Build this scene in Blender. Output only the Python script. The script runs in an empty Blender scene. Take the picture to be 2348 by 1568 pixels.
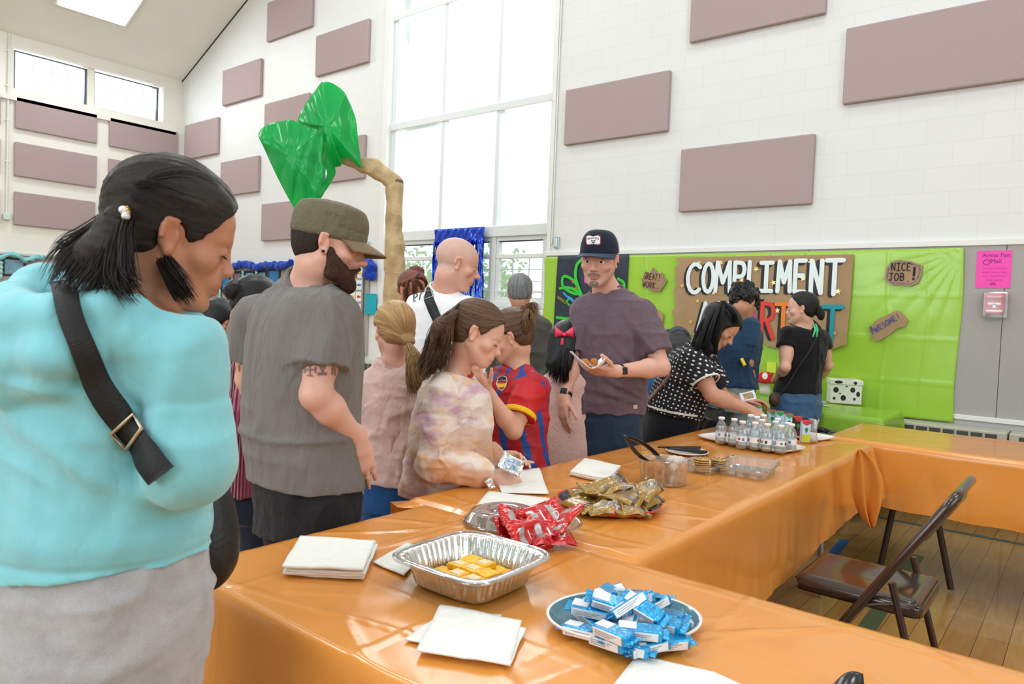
import bpy, math, random
import numpy as np
from mathutils import Vector, Matrix
random.seed(7); np.random.seed(7)
V = Vector
SC = bpy.context.scene
COL = SC.collection
# ---------------------------------------------------------------- camera
YAW, PITCH, ROLL, FPX = math.radians(38.89), math.radians(2.266), math.radians(2.213), 1664.27
EYE = V((0, 0, 1.35))
_cy, _sy = math.cos(YAW), math.sin(YAW)
CF = V((-_sy*math.cos(PITCH), _cy*math.cos(PITCH), -math.sin(PITCH)))
_r0 = V((_cy, _sy, 0)); _u0 = _r0.cross(CF)
CR = math.cos(ROLL)*_r0 + math.sin(ROLL)*_u0
CU = CR.cross(CF)
cd = bpy.data.cameras.new('camera'); cam = bpy.data.objects.new('camera', cd); COL.objects.link(cam)
m = Matrix((CR, CU, -CF)).transposed().to_4x4(); m.translation = EYE
cam.matrix_world = m
cd.sensor_width = 36; cd.lens = 36*FPX/2348; cd.clip_start = .05; cd.clip_end = 200
cd.dof.use_dof = True; cd.dof.focus_distance = 3.2; cd.dof.aperture_fstop = 9
SC.camera = cam
# ---------------------------------------------------------------- world, light, exposure
SC.view_settings.view_transform = 'Standard'; SC.view_settings.look = 'None'
SC.view_settings.gamma = 1; SC.view_settings.use_curve_mapping = False
SC.view_settings.exposure = -0.9
SC.cycles.use_denoising = True
SC.cycles.max_bounces = 8; SC.cycles.diffuse_bounces = 4; SC.cycles.transparent_max_bounces = 16
SC.cycles.caustics_reflective = False; SC.cycles.caustics_refractive = False
SC.cycles.sample_clamp_indirect = 6
w = bpy.data.worlds.new('daylight'); SC.world = w; w.use_nodes = True
wb = w.node_tree.nodes['Background']; wb.inputs[0].default_value = (.90, .96, 1, 1); wb.inputs[1].default_value = 2.6

def area(name, loc, target, sx, sy, power, color=(1, 1, 1), spread=180):
    l = bpy.data.lights.new(name, 'AREA'); l.shape = 'RECTANGLE'; l.size = sx; l.size_y = sy
    l.energy = power; l.color = color; l.spread = math.radians(spread)
    o = bpy.data.objects.new(name, l); COL.objects.link(o); o.location = loc
    o.rotation_euler = (V(target)-V(loc)).to_track_quat('-Z', 'Y').to_euler()
    return o
BW = 6.25      # back wall plane y
LW = -12.63   # left wall plane x
RW, FW = 5.0, -5.0
EAVE, SLOPE, RIDGE = 5.155, .453, -4.2
# daylight entering through the tall window and the two high windows
area('window_daylight', (-5.9, BW+.45, 4.6), (-5.6, 0, 1.6), 2.6, 4.2, 330, (.93, .97, 1))
area('clerestory_daylight', (LW-.4, 4.85, 4.9), (-8, 4.0, 1), 2.0, .6, 60, (.93, .97, 1))
# daylight from the tall windows in the walls behind and beside the camera
area('rear_window_daylight', (-3.2, FW-.3, 3.2), (-3, 5, 1.2), 6.0, 3.6, 580, (.82, .94, 1))
area('side_window_daylight', (RW+.3, 0.6, 3.1), (-3, 3, 1.0), 4.6, 3.2, 255, (.82, .94, 1))
# ceiling fixtures of the hall (the lit panels are built with the ceiling)
FIX = [(-11.35, 4.45, 1), (-11.35, 1.0, 1), (-7.4, 4.2, 1), (-7.4, .6, 1), (-1.0, 4.2, -1), (-1.0, .6, -1), (2.4, 2.5, -1), (-7.4, -2.8, 1), (-1.0, -2.8, -1)]
def ceil_z(x): return EAVE+SLOPE*(min(x, 2*RIDGE-x)-LW)
for fx, fy, sg in FIX:
    area('ceiling_fixture_light', (fx, fy, ceil_z(fx)-.13), (fx+sg*.45*1.0, fy, ceil_z(fx)-1.13), .8, .8, 95, (.86, .95, 1))

# ---------------------------------------------------------------- pixel helpers (for measuring places)
def ray(x, y): return CF*FPX + CR*(x-1174) - CU*(y-784)
def P(x, y, d): return EYE + ray(x, y)*(d/FPX)
def onz(x, y, z): r = ray(x, y); return EYE + r*((z-1.35)/r.z)
def ony(x, y, Y): r = ray(x, y); return EYE + r*(Y/r.y)
def onx(x, y, X): r = ray(x, y); return EYE + r*(X/r.x)
def D(a, b, c): return (CR*a + CU*b + CF*c).normalized()

# ---------------------------------------------------------------- tagging
def tag(o, label=None, cat=None, group=None, kind=None):
    if label: o['label'] = label
    if cat: o['category'] = cat
    if group: o['group'] = group
    if kind: o['kind'] = kind
    return o
def empty(name, loc=(0, 0, 0), label=None, cat=None, group=None):
    o = bpy.data.objects.new(name, None); COL.objects.link(o); o.location = loc; o.empty_display_size = .05
    bpy.context.view_layer.update()
    return tag(o, label, cat, group)
def link(name, me, mat, parent=None, world=True):
    o = bpy.data.objects.new(name, me); COL.objects.link(o)
    if mat is not None:
        for mm in (mat if isinstance(mat, (list, tuple)) else [mat]): me.materials.append(mm)
    if parent is not None:
        o.parent = parent
        if world:
            def wm(q): return (wm(q.parent) if q.parent else Matrix()) @ q.matrix_parent_inverse @ Matrix.Translation(q.location)
            pm = wm(parent)
            o.matrix_parent_inverse = pm.inverted()
    return o
def copy_tree(o, parent=None):
    c = o.copy(); COL.objects.link(c); c.parent = parent
    for ch in list(o.children): copy_tree(ch, c)
    return c

# ---------------------------------------------------------------- mesh builder
class MB:
    def __init__(s): s.v = []; s.f = []; s.mi = []; s.cur = 0; s.sm = []; s.smooth = False
    def add(s, vs, fs, mi=None, smooth=None):
        n = len(s.v); s.v += [tuple(x) for x in vs]
        for f in fs:
            s.f.append(tuple(i+n for i in f)); s.mi.append(s.cur if mi is None else mi); s.sm.append(s.smooth if smooth is None else smooth)
    def box(s, c, d, R=None, mi=None):
        c = V(c); hx, hy, hz = d[0]/2, d[1]/2, d[2]/2
        vs = [V((x, y, z)) for z in (-hz, hz) for y in (-hy, hy) for x in (-hx, hx)]
        vs = [(R @ v if R else v)+c for v in vs]
        s.add(vs, [(0, 2, 3, 1), (4, 5, 7, 6), (0, 1, 5, 4), (2, 6, 7, 3), (0, 4, 6, 2), (1, 3, 7, 5)], mi, False)
    def bbox(s, lo, hi, mi=None):
        s.box([(a+b)/2 for a, b in zip(lo, hi)], [abs(b-a) for a, b in zip(lo, hi)], None, mi)
    def tube(s, pts, r, n=8, mi=None, caps=True, closed=False, smooth=True):
        pts = [V(p) for p in pts]; N = len(pts); rs = r if isinstance(r, (list, tuple)) else [r]*N
        vs = []; prev = None
        for i, p in enumerate(pts):
            if closed: t = pts[(i+1) % N]-pts[i-1]
            else: t = pts[min(i+1, N-1)]-pts[max(i-1, 0)]
            if t.length < 1e-9: t = V((0, 0, 1))
            t.normalize()
            if prev is None:
                a = V((0, 0, 1)) if abs(t.z) < .9 else V((1, 0, 0)); u = t.cross(a).normalized()
            else:
                u = (prev-t*prev.dot(t)); u = u.normalized() if u.length > 1e-6 else t.orthogonal().normalized()
            prev = u; w_ = t.cross(u)
            for k in range(n):
                an = 2*math.pi*k/n; vs.append(p+(u*math.cos(an)+w_*math.sin(an))*rs[i])
        fs = []
        for i in range(N if closed else N-1):
            j = (i+1) % N
            for k in range(n): fs.append((i*n+k, i*n+(k+1) % n, j*n+(k+1) % n, j*n+k))
        s.add(vs, fs, mi, smooth)
        if caps and not closed:
            s.add(vs[:n], [tuple(range(n))[::-1]], mi, False); s.add(vs[-n:], [tuple(range(n))], mi, False)
    def lathe(s, c, prof, n=24, mi=None, R=None, smooth=True, sx=1, sy=1):
        c = V(c); vs = []
        for (r, z) in prof:
            for k in range(n):
                a = 2*math.pi*k/n; v = V((r*math.cos(a)*sx, r*math.sin(a)*sy, z)); vs.append((R @ v if R else v)+c)
        fs = [(i*n+k, i*n+(k+1) % n, (i+1)*n+(k+1) % n, (i+1)*n+k) for i in range(len(prof)-1) for k in range(n)]
        s.add(vs, fs, mi, smooth)
        if prof[0][0] > 1e-6: s.add(vs[:n], [tuple(range(n))[::-1]], mi, False)
        if prof[-1][0] > 1e-6: s.add(vs[-n:], [tuple(range(n))], mi, False)
    def prism(s, poly, o, ux, uy, th, mi=None):
        """polygon in the plane (o, ux, uy) with thickness along ux x uy"""
        o, ux, uy = V(o), V(ux), V(uy); nrm = ux.cross(uy).normalized()
        a = [o+ux*x+uy*y for x, y in poly]; b = [p+nrm*th for p in a]; n = len(a)
        s.add(a+b, [tuple(range(n))[::-1], tuple(range(n, 2*n))]+[(i, (i+1) % n, n+(i+1) % n, n+i) for i in range(n)], mi, False)
    def grid(s, f, nu, nv, mi=None, smooth=True):
        vs = [f(i/nu, j/nv) for j in range(nv+1) for i in range(nu+1)]
        fs = [(j*(nu+1)+i, j*(nu+1)+i+1, (j+1)*(nu+1)+i+1, (j+1)*(nu+1)+i) for j in range(nv) for i in range(nu)]
        s.add(vs, fs, mi, smooth)
    def build(s, name, mat, parent=None, bevel=0, seg=2, solid=0, subsurf=0, fix=False):
        me = bpy.data.meshes.new(name); me.from_pydata(s.v, [], s.f)
        me.polygons.foreach_set('material_index', s.mi); me.polygons.foreach_set('use_smooth', s.sm)
        if fix:
            import bmesh
            b = bmesh.new(); b.from_mesh(me); bmesh.ops.remove_doubles(b, verts=b.verts, dist=1e-5)
            bmesh.ops.recalc_face_normals(b, faces=b.faces); b.to_mesh(me); b.free()
        me.update(); o = link(name, me, mat, parent)
        if solid:
            q = o.modifiers.new('solid', 'SOLIDIFY'); q.thickness = solid; q.offset = 0
        if bevel:
            q = o.modifiers.new('bevel', 'BEVEL'); q.width = bevel; q.segments = seg; q.limit_method = 'ANGLE'; q.angle_limit = .6
        if subsurf:
            q = o.modifiers.new('sub', 'SUBSURF'); q.levels = subsurf; q.render_levels = subsurf
        return o

# ---------------------------------------------------------------- materials
def rgb(h):
    h = h.lstrip('#'); c = [int(h[i:i+2], 16)/255 for i in (0, 2, 4)]
    return tuple((x/12.92 if x <= .04045 else ((x+.055)/1.055)**2.4) for x in c)
MATS = {}
def mat(name, color, rough=.6, metal=0, spec=.5, nscale=0, namt=0, bump=0, bscale=None, coords='Object', trans=0, ior=1.45,
        alpha=1, sheen=0, sub=0, emit=0, coat=0, stretch=(1, 1, 1), var=None, vcol=False, tw=0):
    if name in MATS: return MATS[name]
    if isinstance(color, str): color = rgb(color)
    m = bpy.data.materials.new(name); m.use_nodes = True; nt = m.node_tree; N = nt.nodes; L = nt.links
    b = N['Principled BSDF']; b.inputs['Base Color'].default_value = (*color[:3], 1)
    b.inputs['Roughness'].default_value = rough; b.inputs['Metallic'].default_value = metal
    b.inputs['Specular IOR Level'].default_value = spec; b.inputs['IOR'].default_value = ior
    b.inputs['Transmission Weight'].default_value = trans; b.inputs['Alpha'].default_value = alpha
    b.inputs['Coat Weight'].default_value = coat; b.inputs['Coat Roughness'].default_value = .15
    if sheen: b.inputs['Sheen Weight'].default_value = sheen
    if sub:
        b.inputs['Subsurface Weight'].default_value = sub; b.inputs['Subsurface Radius'].default_value = (1, .35, .2); b.inputs['Subsurface Scale'].default_value = .006
    if emit: b.inputs['Emission Color'].default_value = (*color[:3], 1); b.inputs['Emission Strength'].default_value = emit
    tc = N.new('ShaderNodeTexCoord'); mp = N.new('ShaderNodeMapping'); mp.inputs['Scale'].default_value = stretch
    L.new(tc.outputs[coords], mp.inputs[0])
    src = None
    if vcol:
        a = N.new('ShaderNodeAttribute'); a.attribute_name = 'Col'; src = a.outputs['Color']; L.new(src, b.inputs['Base Color'])
    if namt:
        n = N.new('ShaderNodeTexNoise'); n.inputs['Scale'].default_value = nscale or 20; n.inputs['Detail'].default_value = 5
        L.new(mp.outputs[0], n.inputs[0])
        if var:
            r = N.new('ShaderNodeValToRGB'); r.color_ramp.elements[0].position = .5-.25; r.color_ramp.elements[1].position = .5+.25
            r.color_ramp.elements[0].color = (*color[:3], 1); r.color_ramp.elements[1].color = (*(rgb(var) if isinstance(var, str) else var), 1)
            L.new(n.outputs[0], r.inputs[0]); L.new(r.outputs[0], b.inputs['Base Color'])
        else:
            mr = N.new('ShaderNodeMapRange'); mr.inputs[1].default_value = .25; mr.inputs[2].default_value = .75
            mr.inputs[3].default_value = 1-namt; mr.inputs[4].default_value = 1+namt; L.new(n.outputs[0], mr.inputs[0])
            vm = N.new('ShaderNodeVectorMath'); vm.operation = 'SCALE'; L.new(mr.outputs[0], vm.inputs['Scale'])
            if src: L.new(src, vm.inputs[0])
            else: vm.inputs[0].default_value = color[:3]
            L.new(vm.outputs[0], b.inputs['Base Color'])
    if bump:
        n2 = N.new('ShaderNodeTexNoise'); n2.inputs['Scale'].default_value = bscale or nscale or 40; n2.inputs['Detail'].default_value = 4
        L.new(mp.outputs[0], n2.inputs[0]); bp = N.new('ShaderNodeBump'); bp.inputs['Strength'].default_value = bump; bp.inputs['Distance'].default_value = .01
        L.new(n2.outputs[0], bp.inputs['Height']); L.new(bp.outputs[0], b.inputs['Normal'])
    if tw:
        t = N.new('ShaderNodeBsdfTranslucent'); mx = N.new('ShaderNodeMixShader'); mx.inputs[0].default_value = tw
        t.inputs[0].default_value = (*color[:3], 1)
        L.new(b.outputs[0], mx.inputs[1]); L.new(t.outputs[0], mx.inputs[2]); L.new(mx.outputs[0], N['Material Output'].inputs[0])
    MATS[name] = m; return m
def clear_mat(name, tint=(1, 1, 1), rough=.03, amt=.8, fres=1.0):
    """thin clear plastic or glass: see-through with a glossy skin"""
    if name in MATS: return MATS[name]
    m = bpy.data.materials.new(name); m.use_nodes = True; nt = m.node_tree; N = nt.nodes; L = nt.links; N.remove(N['Principled BSDF'])
    t = N.new('ShaderNodeBsdfTransparent'); t.inputs[0].default_value = (*tint, 1)
    g = N.new('ShaderNodeBsdfGlossy'); g.inputs['Roughness'].default_value = rough
    d = N.new('ShaderNodeBsdfDiffuse'); d.inputs[0].default_value = (.85, .88, .9, 1)
    lw = N.new('ShaderNodeLayerWeight'); lw.inputs[0].default_value = .35
    mr = N.new('ShaderNodeMapRange'); mr.inputs[3].default_value = .06; mr.inputs[4].default_value = fres; L.new(lw.outputs['Facing'], mr.inputs[0])
    m1 = N.new('ShaderNodeMixShader'); m1.inputs[0].default_value = 1-amt; L.new(t.outputs[0], m1.inputs[1]); L.new(d.outputs[0], m1.inputs[2])
    m2 = N.new('ShaderNodeMixShader'); L.new(mr.outputs[0], m2.inputs[0]); L.new(m1.outputs[0], m2.inputs[1]); L.new(g.outputs[0], m2.inputs[2])
    L.new(m2.outputs[0], N['Material Output'].inputs[0]); MATS[name] = m; return m
class NT:
    """small helper to wire a custom material"""
    def __init__(s, name):
        s.m = bpy.data.materials.new(name); s.m.use_nodes = True; s.N = s.m.node_tree.nodes; s.L = s.m.node_tree.links; s.b = s.N['Principled BSDF']
        MATS[name] = s.m
    def n(s, t, **k):
        x = s.N.new(t)
        for a, v in k.items(): setattr(x, a, v)
        return x
    def l(s, a, b): s.L.new(a, b)
    def math(s, op, a, b=None, c=None):
        x = s.n('ShaderNodeMath', operation=op)
        for i, q in enumerate((a, b, c)):
            if q is None: continue
            if isinstance(q, (int, float)): x.inputs[i].default_value = q
            else: s.l(q, x.inputs[i])
        return x.outputs[0]
    def mix(s, f, a, b):
        x = s.n('ShaderNodeMix', data_type='RGBA')
        for i, q in ((0, f), (6, a), (7, b)):
            if isinstance(q, (int, float)): x.inputs[i].default_value = q
            elif isinstance(q, tuple): x.inputs[i].default_value = (*q[:3], 1)
            else: s.l(q, x.inputs[i])
        return x.outputs[2]
    def noise(s, vec, scale, detail=4, rough=.5):
        x = s.n('ShaderNodeTexNoise'); x.inputs['Scale'].default_value = scale; x.inputs['Detail'].default_value = detail; x.inputs['Roughness'].default_value = rough
        s.l(vec, x.inputs[0]); return x.outputs[0]
    def ramp(s, f, stops):
        x = s.n('ShaderNodeValToRGB'); e = x.color_ramp.elements
        while len(e) < len(stops): e.new(.5)
        for q, (p, c) in zip(e, stops): q.position = p; q.color = (*c[:3], 1)
        s.l(f, x.inputs[0]); return x.outputs[0]
    def bump(s, h, strength=.3, dist=.01):
        x = s.n('ShaderNodeBump'); x.inputs['Strength'].default_value = strength; x.inputs['Distance'].default_value = dist
        s.l(h, x.inputs['Height']); s.l(x.outputs[0], s.b.inputs['Normal'])
# ================================================================ SETTING
def block_wall(name, base, axis):
    t = NT(name); tc = t.n('ShaderNodeTexCoord'); sx = t.n('ShaderNodeSeparateXYZ'); t.l(tc.outputs['Object'], sx.inputs[0])
    cx = t.n('ShaderNodeCombineXYZ'); t.l(sx.outputs[axis], cx.inputs[0]); t.l(sx.outputs[2], cx.inputs[1])
    br = t.n('ShaderNodeTexBrick'); t.l(cx.outputs[0], br.inputs[0])
    br.inputs['Scale'].default_value = 1; br.inputs['Mortar Size'].default_value = .004; br.inputs['Mortar Smooth'].default_value = .3
    br.inputs['Brick Width'].default_value = .366; br.inputs['Row Height'].default_value = .183
    br.inputs['Color1'].default_value = (1, 1, 1, 1); br.inputs['Color2'].default_value = (.985, .985, .985, 1); br.inputs['Mortar'].default_value = (.93, .93, .93, 1)
    ns = t.noise(tc.outputs['Object'], 1.2, 3); f = t.ramp(ns, [(.3, tuple(c*.97 for c in base)), (.7, base)])
    mx = t.n('ShaderNodeMix', data_type='RGBA', blend_type='MULTIPLY'); mx.inputs[0].default_value = 1
    t.l(f, mx.inputs[6]); t.l(br.outputs[0], mx.inputs[7]); t.l(mx.outputs[2], t.b.inputs['Base Color'])
    t.b.inputs['Roughness'].default_value = .5
    h = t.math('ADD', t.math('MULTIPLY', br.outputs['Fac'], -1.0), t.math('MULTIPLY', t.noise(tc.outputs['Object'], 90, 3), .25))
    t.bump(h, .12, .005); return t.m
M_wall = block_wall('painted_block_back', (.77, .775, .77), 0)
M_wallL = block_wall('painted_block_left', (.86, .835, .77), 1)
M_trimw = mat('white_trim_paint', (.80, .80, .78), .4)
M_frame = mat('window_frame_paint', (.74, .78, .79), .35)
M_glass = clear_mat('window_glass', (.97, .99, .99), .02, .98, .25)
M_dark = mat('dark_metal', (.03, .03, .035), .4, .5)

# floor
t = NT('gym_floor_wood'); tc = t.n('ShaderNodeTexCoord'); mp = t.n('ShaderNodeMapping'); mp.inputs['Rotation'].default_value = (0, 0, math.pi/2)
t.l(tc.outputs['Object'], mp.inputs[0]); br = t.n('ShaderNodeTexBrick'); t.l(mp.outputs[0], br.inputs[0])
for k, v in (('Scale', 1), ('Mortar Size', .0016), ('Brick Width', .95), ('Row Height', .115), ('Mortar Smooth', .2)): br.inputs[k].default_value = v
br.inputs['Color1'].default_value = (.50, .29, .095, 1); br.inputs['Color2'].default_value = (.40, .22, .07, 1); br.inputs['Mortar'].default_value = (.10, .05, .02, 1)
mp2 = t.n('ShaderNodeMapping'); mp2.inputs['Scale'].default_value = (14, 1.2, 1); t.l(tc.outputs['Object'], mp2.inputs[0])
g = t.noise(mp2.outputs[0], 3, 6, .6); mx = t.n('ShaderNodeMix', data_type='RGBA', blend_type='MULTIPLY'); mx.inputs[0].default_value = .55
t.l(br.outputs[0], mx.inputs[6]); t.l(t.ramp(g, [(.3, (.6, .55, .5)), (.65, (1, 1, 1))]), mx.inputs[7]); t.l(mx.outputs[2], t.b.inputs['Base Color'])
t.b.inputs['Roughness'].default_value = .28; t.b.inputs['Coat Weight'].default_value = .3
mb = MB(); mb.bbox((LW-.2, FW-.2, -.1), (RW+.2, BW+.2, 0)); o = mb.build('floor', t.m); tag(o, kind='structure')
def floor_line(name, pts, wd, col, label):
    mb = MB(); a, b = V(pts[0]), V(pts[1]); t_ = (b-a).normalized(); s_ = V((-t_.y, t_.x, 0))*wd/2
    mb.add([a-s_+V((0, 0, .0015)), b-s_+V((0, 0, .0015)), b+s_+V((0, 0, .0015)), a+s_+V((0, 0, .0015)), a-s_, b-s_, b+s_, a+s_], [(0, 1, 2, 3), (4, 7, 6, 5), (0, 4, 5, 1), (1, 5, 6, 2), (2, 6, 7, 3), (3, 7, 4, 0)])
    o = mb.build(name, mat('paint_'+col.strip('#'), col, .35)); o['kind'] = 'structure'; return o
floor_line('trim_1', [(-9.5, 5.65, 0), (4.5, 5.65, 0)], .05, '#3d5a55', '')
q0, q1 = onz(1985, 1445, 0), onz(2087, 1297, 0); dd = (q1-q0).normalized()
floor_line('trim_2', [q0-dd*1.2, q1+dd*.25], .075, '#4a5a42', '')
q2 = onz(1893, 1290, 0); q3 = onz(1938, 1238, 0)
mb = MB(); dd = (q3-q2).normalized(); s_ = V((-dd.y, dd.x, 0))*.03
mb.add([q2-s_, q3-s_, q3+s_, q2+s_]+[p+V((0, 0, .001)) for p in (q2-s_, q3-s_, q3+s_, q2+s_)], [(3, 2, 1, 0), (4, 5, 6, 7), (0, 1, 5, 4), (1, 2, 6, 5), (2, 3, 7, 6), (3, 0, 4, 7)])
tag(mb.build('floor_tape', mat('blue_tape', '#2a63a8', .5)), 'strip of blue tape stuck on the wooden floor behind the folding chair', 'tape')

# walls
WX0, WX1, WZ0, WZ1 = -7.22, -4.60, 1.40, 7.2
mb = MB()
mb.bbox((LW-.3, BW, 0), (WX0, BW+.3, 9.4)); mb.bbox((WX1, BW, 0), (RW+.3, BW+.3, 9.4))
mb.bbox((WX0, BW, 0), (WX1, BW+.3, WZ0)); mb.bbox((WX0, BW, WZ1), (WX1, BW+.3, 9.4))
tag(mb.build('wall_back', M_wall), kind='structure')
C0, C1, CZ0, CZ1 = 3.73, 5.93, 4.33, 4.98
mb = MB()
mb.bbox((LW-.3, FW, 0), (LW, BW, CZ0)); mb.bbox((LW-.3, FW, CZ1), (LW, BW, 5.6)); mb.bbox((LW-.3, FW, CZ0), (LW, C0, CZ1)); mb.bbox((LW-.3, C1, CZ0), (LW, BW, CZ1))
tag(mb.build('wall_left', M_wallL), kind='structure')
mb = MB(); mb.bbox((LW, FW, 4.20), (LW+.05, BW-.12, 4.27)); tag(mb.build('trim_3', M_wallL), kind='structure')
def holed(name, a0, a1, ax, pos, th, holes, z1, m):
    mb = MB(); xs = a0
    def bx(u0, u1, z0, z2):
        if ax == 0: mb.bbox((u0, pos, z0), (u1, pos+th, z2))
        else: mb.bbox((pos, u0, z0), (pos+th, u1, z2))
    for h0, h1 in holes:
        bx(xs, h0, 0, z1); bx(h0, h1, 0, 1.2); bx(h0, h1, 5.0, z1); xs = h1
    bx(xs, a1, 0, z1); o = mb.build(name, m); o['kind'] = 'structure'
holed('wall_front', LW, RW, 0, FW-.2, .2, [(-6.4, -3.4), (-3.0, 0)], 9.4, M_wall)
holed('wall_right', FW, BW, 1, RW, .2, [(-1.7, .5), (.7, 2.9)], 9.4, M_wallL)
for i, (h0, h1, ax) in enumerate(((-6.4, -3.4, 0), (-3.0, 0, 0), (-1.7, .5, 1), (.7, 2.9, 1))):
    mb = MB()
    def bx(u0, u1, z0, z2, e):
        if ax == 0: mb.bbox((u0, FW-.12, z0), (u1, FW-.06, z2))
        else: mb.bbox((RW+.06, u0, z0), (RW+.12, u1, z2))
    for u in (h0+.03, (h0+h1)/2, h1-.03): bx(u-.03, u+.03, 1.2, 5.0, 0)
    for z in (1.23, 2.5, 3.7, 4.97): bx(h0, h1, z-.03, z+.03, 0)
    o = mb.build('window_%d' % (i+5), M_frame); o['kind'] = 'structure'
# ceiling (two slopes)
t = NT('ceiling_plaster'); tc = t.n('ShaderNodeTexCoord'); t.b.inputs['Roughness'].default_value = .9
t.l(t.ramp(t.noise(tc.outputs['Object'], 1.5, 4), [(.3, (.82, .82, .76)), (.7, (.86, .86, .80))]), t.b.inputs['Base Color'])
t.bump(t.noise(tc.outputs['Object'], 120, 3), .12, .004)
mb = MB()
zR = EAVE+SLOPE*(RIDGE-LW); xE = RW+.3; zE = zR-SLOPE*(xE-RIDGE); zW = EAVE-SLOPE*.3
def slab(x0, z0, x1, z1):
    vs = [(x, y, z+dz) for dz in (0, .15) for (x, z) in ((x0, z0), (x1, z1)) for y in (FW-.2, BW+.3)]
    mb.add(vs, [(0, 1, 3, 2), (4, 6, 7, 5), (0, 2, 6, 4), (1, 5, 7, 3), (0, 4, 5, 1), (2, 3, 7, 6)])
slab(LW-.3, zW, RIDGE, zR); slab(RIDGE, zR, xE, zE)
tag(mb.build('ceiling', t.m), kind='structure')
mb = MB(); mb.add([(LW, BW-.012, EAVE-.015), (RIDGE, BW-.012, zR-.015), (RIDGE, BW-.012, zR), (LW, BW-.012, EAVE), (LW, BW, EAVE-.015), (RIDGE, BW, zR-.015), (RIDGE, BW, zR), (LW, BW, EAVE)],
     [(0, 1, 2, 3), (0, 4, 5, 1)]); tag(mb.build('trim_4', M_dark), kind='structure')
FXN = ['', 'along the left slope nearer the rear of the hall', 'on the left slope, middle of the hall', 'on the left slope above the nearest table', 'on the right slope near the banner wall', 'on the right slope above the folding chair', 'lowest on the right slope', 'on the left slope at the rear', 'on the right slope at the rear']
M_lamp = mat('fixture_diffuser', (1, .98, .94), .5, emit=6)
for i, (fx, fy, sg) in enumerate(FIX):
    a = math.atan(SLOPE)*sg; R = Matrix.Rotation(-a, 3, 'Y'); z = ceil_z(fx)
    o = empty('ceiling_light', (fx, fy, z-.03), 'square lit ceiling fixture with rounded corners on the sloped ceiling above the high windows' if i == 0 else 'square lit ceiling fixture '+FXN[i], 'ceiling light', 'ceiling fixtures')
    mb = MB(); mb.box((fx, fy, z-.03), (.98, .98, .06), R); mb.build('housing', M_trimw, o, bevel=.01)
    mb = MB(); mb.box(V((fx, fy, z-.03))+R @ V((0, 0, -.045)), (.90, .90, .03), R); mb.build('diffuser', M_lamp, o, bevel=.012)

# tall window
mb = MB(); yf = BW+.10
def vb(x, z0, z1, wd, dp=.07): mb.bbox((x-wd/2, yf-dp/2, z0), (x+wd/2, yf+dp/2, z1))
def hb(z, x0, x1, wd, dp=.07): mb.bbox((x0, yf-dp/2, z-wd/2), (x1, yf+dp/2, z+wd/2))
M1, M2 = -6.283, -5.412
vb(WX0+.04, WZ0, WZ1, .08); vb(WX1-.04, WZ0, WZ1, .08); vb(M1, WZ0, WZ1, .055, .09); vb(M2, WZ0, WZ1, .055, .09)
for z in (3.67, 5.06, 6.45): hb(z, WX0, WX1, .085, .12)
hb(2.27, WX0, WX1, .12, .12); hb(WZ0+.04, WX0, WX1, .08, .12); hb(WZ1-.03, WX0, WX1, .06)
o = mb.build('window_1', M_frame, bevel=.006); o['kind'] = 'structure'; WIN = o
mb = MB()
for x0, x1 in ((WX0+.08, M1), (M1, M2), (M2, WX1-.08)):
    for z0, z1 in ((2.33, 3.63), (3.71, 5.02), (5.1, 6.41), (6.49, 7.16)):
        mb.bbox((x0+.02, yf-.004, z0), (x1-.02, yf+.004, z1))
mb.build('pane', M_glass, WIN)
# sash windows under the transom
for x0, x1 in ((WX0+.08, M1-.03), (M1+.03, M2-.03), (M2+.03, WX1-.08)):
    mb = MB(); z0, z1 = WZ0+.08, 2.21; y = yf
    for a, b, c, d in ((x0, x1, z1-.05, z1), (x0, x1, z0, z0+.05), (x0, x0+.045, z0, z1), (x1-.045, x1, z0, z1), (x0, x1, 1.965, 2.01), (x0, x1, 1.585, 1.605)):
        e_ = .0262 if d-c > .3 else .03; mb.bbox((a, y-e_, c), (b, y+e_, d))
    o = mb.build('sash', M_frame, WIN, bevel=.004)
    mb = MB(); n = 3
    for k in range(1, n): x = x0+(x1-x0)*k/n; mb.bbox((x-.003, y-.012, z0), (x+.003, y-.002, 1.965))
    for z in (1.71, 1.84): mb.bbox((x0, y-.012, z-.003), (x1, y-.002, z+.003))
    mb.build('muntin', mat('muntin_grey', (.52, .60, .62), .5), WIN)
    mb = MB(); mb.bbox((x0+.01, y-.003, z0), (x1-.01, y+.003, z1)); mb.build('pane', M_glass, WIN)
    mb = MB(); mb.bbox((x0+.045, y-.034, z1-.062), (x1-.045, y-.02, z1-.05)); mb.build('gasket', M_dark, WIN)
mb = MB(); mb.bbox((WX0-.10, BW-.03, WZ0-.06), (WX1+.03, BW+.1, WZ0)); mb.bbox((WX0-.09, BW-.02, WZ0), (WX0+.004, BW+.32, WZ1)); mb.bbox((WX1-.004, BW-.02, WZ0), (WX1+.04, BW+.32, WZ1))
tag(mb.build('trim_5', M_trimw, bevel=.005), kind='structure')
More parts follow.
